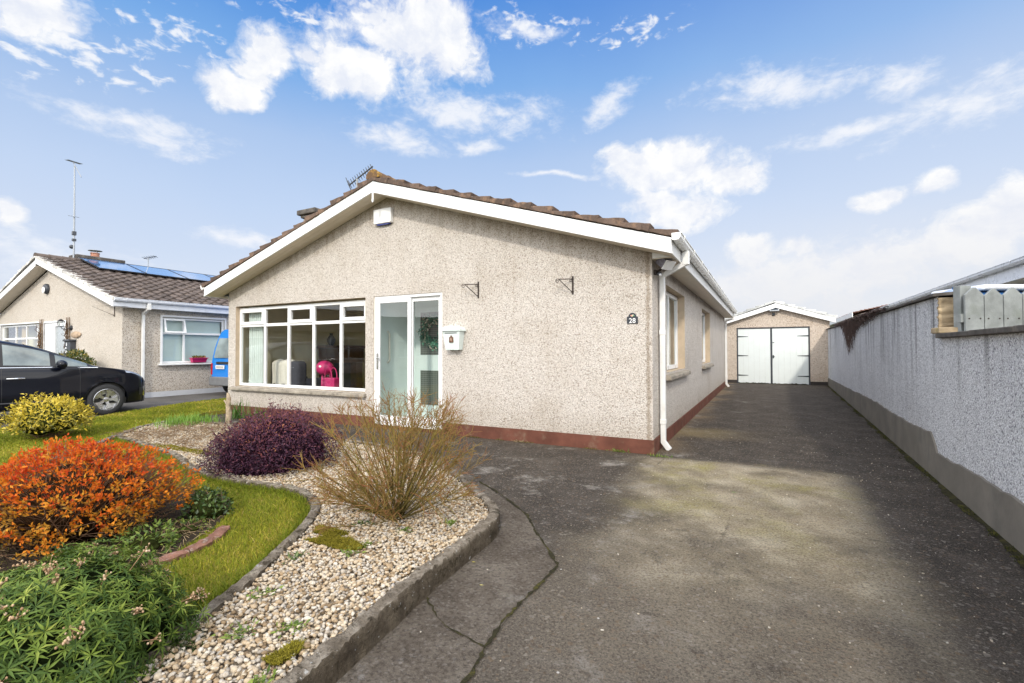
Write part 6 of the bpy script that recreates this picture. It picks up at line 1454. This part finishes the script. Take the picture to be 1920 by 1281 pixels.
q = (-7.15, -1.12); mb = MB(); mb.tube([(q[0], q[1], .0), (q[0] - .012, q[1], .12), (q[0] + .012, q[1], .26), (q[0] - .02, q[1], .38), (q[0] + .005, q[1], .50), (q[0] - .03, q[1], .60)], [.062, .044, .05, .036, .04, .018], 9); mb.tube([(q[0], q[1], .36), (q[0] - .06, q[1] - .02, .44), (q[0] - .085, q[1] - .03, .47)], [.022, .018, .010], 7); mb.tube([(q[0], q[1], .22), (q[0] + .05, q[1] - .02, .30), (q[0] + .065, q[1] - .03, .36)], [.02, .015, .008], 7); mb.build('trunk', M_plain('pale_bark', (.36, .28, .19), .95, 0, .35, 22, .8), t_, smooth='all')
# low weeds in the gravel, each its own plant
weeds = [((-.98,-4.15),.07,'bright green weed in the middle of the gravel near the kerb'),((-.98,-4.02),.05,'small weed behind the bright green one in the gravel'),((-.93,-3.72),.045,'tiny weed in the gravel in front of the bare shrub'),((-.72,-3.45),.05,'weed in the gravel at the tip of the bed'),((-1.28,-3.75),.055,'grey green tuft on the gravel left of the bare shrub'),((-.62,-4.85),.06,'low weed in the gravel close to the kerb at the bottom'),((-.78,-4.98),.06,'low weed in the gravel at the bottom beside another weed'),((-1.0,-4.72),.06,'weed in the gravel next to the lawn edging'),((-1.22,-4.35),.05,'greyish weed by the lawn edging below the moss'),((-.40,-5.15),.06,'weed against the kerb at the bottom edge')]
for k, ((x, y), r, lb) in enumerate(weeds):
    t_ = thing('weed', lb, 'weed', (x, y, .10), 'weeds in the gravel'); n = 46; P = np.column_stack([x + rng.normal(size=n) * r * .5, y + rng.normal(size=n) * r * .5, np.full(n, .112)]); dd = unit(np.column_stack([rng.normal(size=(n, 2)), rng.uniform(.15, .9, n)])); V, F = leaf_geo(P, dd, np.tile([0, 0, 1.], (n, 1)) + rng.normal(size=(n, 3)) * .3, rng.uniform(.02, .042, n), rng.uniform(.008, .016, n)); np_mesh('leaves', V, F, Mw_ if k not in (4, 8) else Md, t_, np.repeat(rng.uniform(.3, 1, n), 4))
for x, y, lb, nn in ((-.42, -.05, 'green weed growing from the foot of the front plinth', 60), (.10, -.12, 'green weed at the house corner below the downpipe', 60), (-1.9, -.05, 'dry weed at the foot of the plinth near the bare shrub', 40)):
    t_ = thing('weed', lb, 'weed', (x, y, 0), 'weeds at the plinth'); P = np.column_stack([x + rng.normal(size=nn) * .07, y + rng.normal(size=nn) * .015, np.full(nn, .005)]); dd = unit(np.column_stack([rng.normal(size=(nn, 2)) * .7, rng.uniform(.4, 1, nn)])); V, F = leaf_geo(P, dd, rand_dirs(nn), rng.uniform(.02, .06, nn), rng.uniform(.006, .012, nn)); np_mesh('leaves', V, F, Mw_ if nn == 60 else M_leaf('dry_weed', [(0, (.2, .15, .07)), (1, (.4, .32, .18))]), t_, np.repeat(rng.uniform(.2, 1, nn), 4))
# moss cushions on the gravel
Mm = M_leaf('yellow_moss', [(0, (.10, .085, .012)), (.5, (.22, .19, .02)), (1, (.34, .28, .04))], .9, .1, .1)
def moss(label, c, rx, ry, n):
    a = rng.uniform(0, 2*PI, n); r = np.sqrt(rng.random(n)); P = np.column_stack([c[0] + np.cos(a) * r * rx * (1 + .3*np.sin(3*a + c[0]*9)), c[1] + np.sin(a) * r * ry * (1 + .3*np.cos(2*a)), np.full(n, .112)]); V, F, n = blades(P[:, :2], P[:, 2] + .006 * (1 - r), .008, .02, .003, 1.0); g = np_mesh('moss', V, F, Mm, None, np.repeat(rng.random(n), 3)); tag(g, label, 'moss', kind='stuff')
moss('yellow moss cushion on the gravel beside the lawn edging', (-1.37, -3.98), .13, .07, 3000); moss('yellow moss cushion on the gravel in front of the bare shrub', (-1.20, -4.08), .19, .10, 6000); moss('yellow moss patch against the drive kerb', (-.47, -4.98), .04, .10, 1400)
moss('mossy patch behind the orange shrub along the far edging', (-5.2, -2.9), .8, .10, 2500)
# dead plant litter on the far gravel
paths, rad = [], []
for k in range(900):
    x, y = rng.uniform(-7.2, -4.2), rng.uniform(-2.9, -1.6); a = rng.uniform(0, 2*PI); l = rng.uniform(.05, .2); z = .115 + abs(rng.normal()) * .02; paths.append([(x, y, z), (x + l*.5*math.cos(a), y + l*.5*math.sin(a), z + rng.uniform(0, .05)), (x + l*math.cos(a), y + l*math.sin(a), z + rng.uniform(-.01, .04))]); rad.append([.003, .003, .002])
V, F = tubes_np(paths, rad, 3); g = np_mesh('debris', V, F, M_plain('dead_stalks', (.20, .13, .07), .95, 0, .4, 30)); tag(g, 'dead brown stalks scattered over the far end of the gravel bed', 'debris', kind='stuff')
# brick edging of the flower bed
cen, rr_ = np.array([-2.52, -4.66]), .62
for a, lb in ((-2, 'worn red brown edging piece of the flower bed nearest the green shrub'), (18, 'worn red brown edging piece in the middle of the curved flower bed edge'), (38, 'worn red brown edging piece of the flower bed nearest the dark green plant')):
    mb = MB(); rows = []
    for q in np.linspace(a - 9.4, a + 9.4, 9):
        row = []
        for f, z in ((0, .06), (0, .100), (.25, .108), (.6, .110), (1, .098), (1, .06)): r_ = rr_ - .085 * f + rng.normal() * .004; row.append((cen[0] + r_ * math.cos(R(q)), cen[1] + r_ * math.sin(R(q)), z + (rng.normal() * .004 if z > .07 else 0)))
        rows.append(row)
    mb.grid(rows); mb.f.append(tuple(range(6))); mb.f.append(tuple(range(len(mb.v) - 6, len(mb.v))))
    tag(mb.build('edging_brick', 'brick_red', None, smooth=True, angle=40), lb, 'brick', 'bricks edging the flower bed')
paths, rad = [], []
for k in range(420):
    q = np.array([-2.2, -4.6]) + rng.normal(size=2) * np.array([.38, .42])
    if not pip(q[:1], q[1:], SOIL)[0]: continue
    a = rng.uniform(0, 2*PI); l = rng.uniform(.03, .13); paths.append([(q[0], q[1], .086), (q[0] + l*.5*math.cos(a), q[1] + l*.5*math.sin(a), .09 + rng.uniform(0, .03)), (q[0] + l*math.cos(a), q[1] + l*math.sin(a), .086 + rng.uniform(0, .03))]); rad.append([.0022, .002, .0014])
V, F = tubes_np(paths, rad, 3); g = np_mesh('debris', V, F, M_plain('dry_stems', (.36, .26, .14), .95, 0, .4, 30)); tag(g, 'dry straw coloured stems littering the flower bed soil', 'debris', kind='stuff')
# a few fallen leaves and pale chips on the drive
for (x, y, s, col, lb) in ((.98, -1.35, .06, (.12, .2, .03), 'green leaf lying in the middle of the drive'), (-.38, -3.72, .03, (.5, .42, .06), 'small yellow leaf on the path beside the kerb'), (-.18, -3.95, .028, (.55, .48, .15), 'pale yellow leaf on the path nearer the joint')):
    V, F = leaf_geo(np.array([[x, y, .012]]), np.array([[.9, .3, .05]]), np.array([[0, .1, 1.]]), [s], [s * .5], .1, .05); o = np_mesh('fallen_leaf', V, F, M_plain(lb[:24].replace(' ', '_'), col, .6)); tag(o, lb, 'leaf', 'fallen leaves on the concrete')

Pd = np.column_stack([rng.uniform(-.4, 2.7, 900), -5.6 + 9.0 * rng.random(900) ** 1.5]); Pd = Pd[(Pd[:,0] < WX(Pd[:,1]) - .06) & ((Pd[:,0] > .05) | (Pd[:,1] < -.1))]; wgt = .28 + .72 * (np.abs(Pd[:,0] - 2.3) < .5); Pd = Pd[rng.random(len(Pd)) < wgt]
V, F, Tt = stones(Pd, rng.triangular(.004, .006, .015, len(Pd)), 1, np.full(len(Pd), .004)); g = np_mesh('grit', V, F, 'stone', None, np.clip(Tt * .5 + .42, 0, 1), True); tag(g, 'loose pale grit scattered over the drive', 'grit', kind='stuff')
q = rng.uniform(-5, 13, 5200); Pw_ = np.column_stack([WX(q) - .02 - np.abs(rng.normal(size=len(q))) * .035, q]); cl = np.sin(q * 5.1) + np.sin(q * 11.7 + 1) + np.sin(q * 2.3); Pw_ = Pw_[cl > .2]
V, F, n = blades(Pw_, np.full(len(Pw_), .008), .006, .022, .0035, 1.0); g = np_mesh('wall_moss', V, F, M_leaf('dark_moss', [(0, (.03, .035, .010)), (.6, (.07, .075, .018)), (1, (.13, .12, .03))], .9, .1, .1), None, np.repeat(rng.random(n), 3)); tag(g, 'dark moss growing along the foot of the boundary wall', 'moss', kind='stuff')
q = rng.uniform(-8.9, 0, 2600); Pw_ = np.column_stack([q, -.02 - np.abs(rng.normal(size=len(q))) * .02]); cl = np.sin(q * 6.1) + np.sin(q * 13.7 + 1) + np.sin(q * 2.9 + 2); Pw_ = Pw_[cl > .7]
V, F, n = blades(Pw_, np.full(len(Pw_), .003), .006, .03, .0035, 1.0); g = np_mesh('plinth_moss', V, F, M_leaf('plinth_moss_green', [(0, (.05, .05, .014)), (.5, (.14, .13, .03)), (1, (.28, .22, .09))], .9, .1, .1), None, np.repeat(rng.random(n), 3)); tag(g, 'moss and dry grass along the foot of the red brown plinth', 'moss', kind='stuff')
# ------------------------------------------------------------------ things seen through the glass
t_ = thing('armchair', 'dark armchair behind the big window with a cream throw over its back', 'armchair', (-8.0, 1.25, .06))
mb = MB(); mb.box(-8.35, -7.45, .75, 1.55, .15, .50); mb.build('seat', 'armchair', t_, bevel=.06, seg=4)
mb = MB(); mb.box(-8.35, -7.45, .52, .80, .3, 1.12); mb.build('backrest', 'armchair', t_, bevel=.09, seg=4)
mb = MB(); mb.box(-8.42, -8.30, .75, 1.5, .3, .75); mb.build('armrest', 'armchair', t_, bevel=.05, seg=3); mb = MB(); mb.box(-7.52, -7.38, .75, 1.5, .3, .75); mb.build('armrest', 'armchair', t_, bevel=.05, seg=3)
t_ = thing('throw', 'cream cloth draped over the back of the dark armchair behind the window', 'throw', (-7.9, .6, 1.1))
rows = []
for i in range(17):
    f = i / 16; z = np.interp(f, [0, .45, .55, .62, 1], [.62, 1.10, 1.155, 1.13, .75]); y = np.interp(f, [0, .45, .55, .62, 1], [.485, .495, .60, .76, .84]); rows.append([(-8.22 + .52 * k / 14 + .012*math.sin(i*.8), y + .012*math.sin(k*1.3) * (1 - .3*f), z + .02*math.sin(k*.8)) for k in range(15)])
MB().grid(rows).build('cloth', 'cloth_white', t_, smooth='all')
t_ = thing('pink_balloon', 'shiny pink rounded toy standing just inside the big window', 'toy', (-6.72, .55, .9))
mb = MB(); mb.ball((-6.74, .62, .99), (.21, .15, .15), None, 20, 14); mb.tube([(-6.80, .62, .86), (-6.85, .64, .5), (-6.85, .66, .08)], .02, 8); mb.build('shell', 'pink', t_, smooth='all'); MB().ball((-6.72, .49, 1.02), (.05, .02, .03)).build('badge', 'white', t_, smooth='all')
t_ = thing('pink_bag', 'pink bag with two looped handles standing inside the window', 'bag', (-6.42, .55, .6))
mb = MB(); mb.prism([(-6.60, .50), (-6.30, .50), (-6.27, .80), (-6.63, .80)], 'y', .45, .6); mb.build('bag_body', 'pink', t_, bevel=.02)
for yy in (.46, .59):
    mb = MB(); mb.tube([(-6.45 + .10 * math.cos(a), yy, .80 + .20 * math.sin(a)) for a in np.linspace(0, PI, 12)], .011, 6); mb.build('handle', 'pink', t_, smooth=True)
t_ = thing('fireplace', 'brown wooden fireplace surround on the far wall seen through the big window', 'fireplace', (-8.7, 2.9, .06))
mb = MB(); mb.box(-8.87, -8.50, 2.15, 3.65, 1.40, 1.48); mb.build('mantel_shelf', 'cabinet', t_, bevel=.015)
MB().box(-8.87, -8.58, 2.25, 3.55, 1.02, 1.398).build('frieze', 'cabinet', t_, bevel=.01)
for yy in (2.27, 3.27): MB().box(-8.87, -8.60, yy, yy + .26, .06, 1.018).build('jamb', 'cabinet', t_, bevel=.01)
MB().box(-8.87, -8.80, 2.53, 3.27, .06, 1.018).build('hearth_opening', 'charcoal', t_)
t_ = thing('vase', 'dark round vase standing on the fireplace shelf inside the window', 'vase', (-8.68, 2.5, 1.48)); mb = MB(); mb.lathe([(0, 1.482), (.05, 1.482), (.10, 1.56), (.11, 1.64), (.06, 1.72), (.035, 1.76), (.05, 1.79), (.04, 1.79), (.02, 1.74)], 18, Matrix.Translation((-8.68, 2.5, 0))); mb.build('vase_body', 'charcoal', t_, smooth=True)
t_ = thing('dining_chair', 'white framed chair just inside the right end of the big window', 'chair', (-5.75, .85, .06))
mb = MB()
for dx, dy in ((-.2, -.2), (.2, -.2), (-.2, .2), (.2, .2)): mb = MB(); mb.tube([(-5.75 + dx, .85 + dy, .06), (-5.75 + dx * .9, .85 + dy * .9, .50)], .018, 6); mb.build('leg', 'white', t_, smooth=True)
mb = MB(); mb.box(-5.97, -5.53, .63, 1.07, .50, .56); mb.build('seat', 'armchair', t_, bevel=.02)
mb = MB()
for dx in (-.2, -.07, .07, .2): mb.tube([(-5.75 + dx, 1.05, .55), (-5.75 + dx, 1.12, 1.0)], .012, 6)
mb.tube([(-5.97, 1.12, 1.0), (-5.53, 1.12, 1.0)], .02, 6); mb.build('backrest', 'white', t_, smooth=True)
t_ = thing('wreath', 'green leaf wreath with pale flowers hanging on the inner porch door', 'wreath', (-4.25, 1.05, 1.70))
n = 900; a = rng.uniform(0, 2*PI, n); rr = .24 + rng.normal(size=n) * .045; P = np.column_stack([-4.26 + np.cos(a) * rr, 1.05 - np.abs(rng.normal(size=n)) * .04, 1.70 + np.sin(a) * rr]); dd = unit(np.column_stack([-np.sin(a) + np.cos(a)*.7 * rng.normal(size=n), -.4 * np.abs(rng.normal(size=n)), np.cos(a) + np.sin(a)*.7 * rng.normal(size=n)]))
V, F = leaf_geo(P, dd, np.tile([0, -1., 0], (n, 1)) + rng.normal(size=(n, 3)) * .5, rng.uniform(.05, .09, n), rng.uniform(.02, .035, n)); np_mesh('leaves', V, F, M_leaf('wreath_leaves', [(0, (.02, .10, .07)), (.6, (.08, .30, .20)), (.82, (.20, .45, .30)), (.86, (.75, .60, .45)), (1, (.8, .75, .65))], .4, .2), t_, np.repeat(rng.random(n), 4))
# ------------------------------------------------------------------ sky, sun, camera
F_PX = 895.57; PITCH = .0177; ROLL = -.0025; CZ = 1.35
def pix_dir(u, v):
    a, b = u - 960, v - 640.5; cr, sr = math.cos(ROLL), math.sin(ROLL); x = cr*a + sr*b; y = -sr*a + cr*b
    r, up = x / F_PX, -y / F_PX; ct, st = math.cos(PITCH), math.sin(PITCH); fw = ct - up*st; dz = st + up*ct
    c, s = math.cos(YAW), math.sin(YAW); return Vector((r*c - fw*s, r*s + fw*c, dz)).normalized()
def azel(u, v): d = pix_dir(u, v); return math.atan2(d.x, d.y), math.asin(d.z)

SUN_EL = R(33); SUN_AZ = R(159)     # compass style: 0 = +Y, 90 = +X
to_sun = Vector((math.sin(SUN_AZ) * math.cos(SUN_EL), math.cos(SUN_AZ) * math.cos(SUN_EL), math.sin(SUN_EL)))
w = bpy.data.worlds.new('World'); sc.world = w; w.use_nodes = True
t = NT(w.node_tree); bg = w.node_tree.nodes['Background']
sky = t.node('ShaderNodeTexSky'); sky.sky_type = 'NISHITA'; sky.sun_disc = False; sky.sun_elevation = SUN_EL; sky.sun_rotation = SUN_AZ
sky.air_density = 1.0; sky.dust_density = 1.2; sky.ozone_density = 1.5
d = t.coord('Generated'); dx, dy, dz = t.sep(t.vmath('NORMALIZE', d))[:3]
az = t.math('ARCTAN2', dx, dy); el = t.math('ARCSINE', dz)
P2 = t.comb(az, el, 0.)
# clear-air colour by height, mixed with the physical sky (values are for strength 0.1)
elv = t.math('ADD', el, t.math('MULTIPLY', t.math('SUBTRACT', t.noise(P2, 2.2, 4), .5), .10))
grad = t.ramp(t.math('DIVIDE', elv, 1.2), [(0.0, (8.2, 8.6, 9.3)), (.10, (7.5, 8.2, 9.6)), (.22, (6.0, 7.35, 9.7)), (.32, (4.6, 6.3, 9.3)), (.42, (2.1, 4.55, 8.9)), (.52, (.75, 2.9, 8.0)), (.75, (.5, 2.2, 7.0)), (1, (.4, 1.8, 6.2))])
east = t.math('MULTIPLY', t.mapr(az, -.9, .4, 0, .45), t.mapr(el, .15, .6, 1, .45))
grad = t.mix(east, grad, (7.4, 8.2, 9.7))
skyc = t.mix(.12, grad, sky.outputs[0])
warp = t.noise(P2, 5.0, 3, .55, out=1)
Pw = t.vmath('ADD', P2, t.vmath('MULTIPLY', t.vmath('SUBTRACT', warp, (.5, .5, .5)), (.13, .10, 0)))
def field(blobs, vec=None):
    """smallest ellipse distance to a set of (u, v, half-width px, half-height px, tilt deg)"""
    cur = None
    for u, v, a, b, tilt in blobs:
        A, E = azel(u, v); A1, _ = azel(u + 20, v); _, E1 = azel(u, v - 20); ka = abs(A1 - A) / 20; ke = abs(E1 - E) / 20
        n = t.node('ShaderNodeMapping'); n.vector_type = 'TEXTURE'; t.put(n.inputs[0], vec or Pw); n.inputs[1].default_value = (A, E, 0); n.inputs[2].default_value = (0, 0, R(tilt)); n.inputs[3].default_value = (a * ka, b * ke, 1)
        L = t.vmath('LENGTH', n.outputs[0]); 
        if cur is None: cur = L
        else:
            q = t.node('ShaderNodeMath', operation='SMOOTH_MIN'); t.put(q.inputs[0], cur); t.put(q.inputs[1], L); q.inputs[2].default_value = .25; cur = q.outputs[0]
    return cur
def billow(off):
    q = t.mapping(P2, loc=off, scale=(1, 1.2, 1)); q = t.vmath('ADD', q, t.vmath('MULTIPLY', t.vmath('SUBTRACT', t.noise(q, 14., 4, .6, out=1), (.5, .5, .5)), (.05, .05, 0)))
    return t.math('ADD', t.math('MULTIPLY', t.noise(q, 8.5, 8, .60, .3), .74), t.math('MULTIPLY', t.noise(q, 31., 6, .62), .26))
n1 = billow((0, 0, 0)); n2 = billow((.015, .03, 0))
# heaped clouds
cum = field([(750,75,125,80,0),(650,115,105,62,0),(840,95,70,55,0),(640,155,75,34,0),(705,28,50,30,0),(510,95,62,40,0),(415,142,58,34,0),(468,116,45,26,-25),(580,95,50,34,0),(70,25,120,50,0),(10,20,90,65,0),
             (1270,322,105,42,0),(1200,318,75,50,0),(1160,295,36,30,0),(1260,285,42,30,0),(1370,328,72,36,0),(1255,405,100,36,0),(1225,388,52,32,0),
             (1500,470,40,22,0),(1405,475,50,28,0),(1600,500,200,45,0),(1450,530,160,40,0),(20,420,50,30,0),(1900,400,80,60,0),(1740,360,50,26,0),(1850,440,110,50,0),(1640,375,40,22,0)])
s1 = t.math('ADD', t.math('SUBTRACT', 1.18, cum), t.math('MULTIPLY', t.math('SUBTRACT', n1, .50), 3.6))
s2 = t.math('ADD', t.math('SUBTRACT', 1.18, cum), t.math('MULTIPLY', t.math('SUBTRACT', n2, .50), 3.6))
a1 = t.math('POWER', t.mapr(s1, -.08, .52, 0, .99, False), 1.2)
lit = t.mapr(t.math('SUBTRACT', s1, s2), -.55, .45, 0, 1)
ccol = t.mix(lit, (8.1, 8.5, 9.5), (10.2, 10.2, 10.2))
ccol = t.mix(t.mapr(el, .02, .28, .75, 0), ccol, (8.6, 8.75, 9.2))
# feathery streaks
st = field([(870,200,190,44,-4),(1460,168,180,42,-4),(1800,190,190,55,10),(1690,150,80,36,20),(300,262,110,20,6),(740,258,110,26,0),(900,268,60,22,0),(1140,195,70,26,25),(1050,330,90,8,-6),(1600,240,160,22,2),(980,40,90,22,0),(950,200,70,26,0),(250,240,200,26,4),(110,500,260,40,0),(470,445,120,20,0)])
n3 = t.math('ADD', t.math('MULTIPLY', t.noise(t.mapping(P2, rot=(0, 0, R(-8)), scale=(1, 2.2, 1)), 12., 9, .66, .5), .6), t.math('MULTIPLY', t.noise(t.mapping(P2, scale=(1, 1.6, 1)), 40., 6, .6, .3), .4))
a2 = t.mapr(t.math('ADD', t.math('SUBTRACT', .95, st), t.math('MULTIPLY', t.math('SUBTRACT', n3, .5), 3.6)), -.25, 1.15, 0, .9)
# small mackerel tufts high on the left
mk = field([(150,100,190,75,0),(330,60,140,60,0),(60,110,120,50,0),(560,25,180,30,0),(700,10,140,18,0),(1010,60,110,36,0),(1180,60,120,40,0),(250,110,120,50,0),(960,30,60,30,0)], P2)
n4 = t.noise(t.mapping(P2, scale=(1, 1.9, 1)), 30., 6, .55, .35)
a3 = t.mapr(t.math('ADD', t.math('MULTIPLY', t.math('SUBTRACT', 1.0, mk), .55), t.math('MULTIPLY', t.math('SUBTRACT', n4, .5), 3.6)), .26, .95, 0, .9)
a3 = t.math('MULTIPLY', a3, t.mapr(mk, .7, 1.25, 1, 0))
c = t.mix(a3, skyc, (9.4, 9.6, 10.0)); c = t.mix(a2, c, (9.3, 9.5, 10.0)); c = t.mix(a1, c, ccol)
# pale overcast low on the right
lo = t.math('MULTIPLY', t.mapr(el, .0, .30, .95, 0), t.mapr(az, -.45, .10, 0, 1)); c = t.mix(t.math('MULTIPLY', lo, t.mapr(n1, .3, .6, .7, 1)), c, (8.5, 8.55, 8.8))
# sky behind and beside the camera, brightened above the rest as added fill light
back = t.mapr(t.math('ADD', t.math('MULTIPLY', dx, FWD[0]), t.math('MULTIPLY', dy, FWD[1])),   .60, -.10, 0, 1)
bc_ = t.mix(t.mapr(t.noise(P2, 3.0, 6, .6), .42, .6), (17.0, 18.5, 21.5), (33, 32.4, 31.2))
c = t.mix(back, c, bc_)
t.put(bg.inputs[0], c); bg.inputs[1].default_value = .1
w.cycles.sampling_method = 'MANUAL'; w.cycles.sample_map_resolution = 512

L = bpy.data.lights.new('sun', 'SUN'); L.energy = 2.25; L.angle = R(3.5); L.color = (1.0, .93, .83)
lo_ = bpy.data.objects.new('sun', L); COL.objects.link(lo_); lo_.rotation_euler = to_sun.to_track_quat('Z', 'Y').to_euler(); lo_.location = to_sun * 60

cam = bpy.data.cameras.new('camera'); co_ = bpy.data.objects.new('camera', cam); COL.objects.link(co_)
cam.sensor_width = 36; cam.sensor_fit = 'HORIZONTAL'; cam.lens = F_PX / 1920 * 36; cam.clip_start = .05; cam.clip_end = 2000
co_.location = (CAM[0], CAM[1], CZ)
co_.rotation_euler = (Matrix.Rotation(YAW, 4, 'Z') @ Matrix.Rotation(PI / 2 + PITCH, 4, 'X') @ Matrix.Rotation(ROLL, 4, 'Z')).to_euler()
sc.camera = co_
sc.view_settings.view_transform = 'Standard'; sc.view_settings.look = 'None'; sc.view_settings.exposure = 0; sc.view_settings.gamma = 1
sc.render.engine = 'CYCLES'; sc.cycles.max_bounces = 8; sc.cycles.transparent_max_bounces = 16; sc.cycles.use_denoising = True; sc.cycles.caustics_reflective = False; sc.cycles.caustics_refractive = False
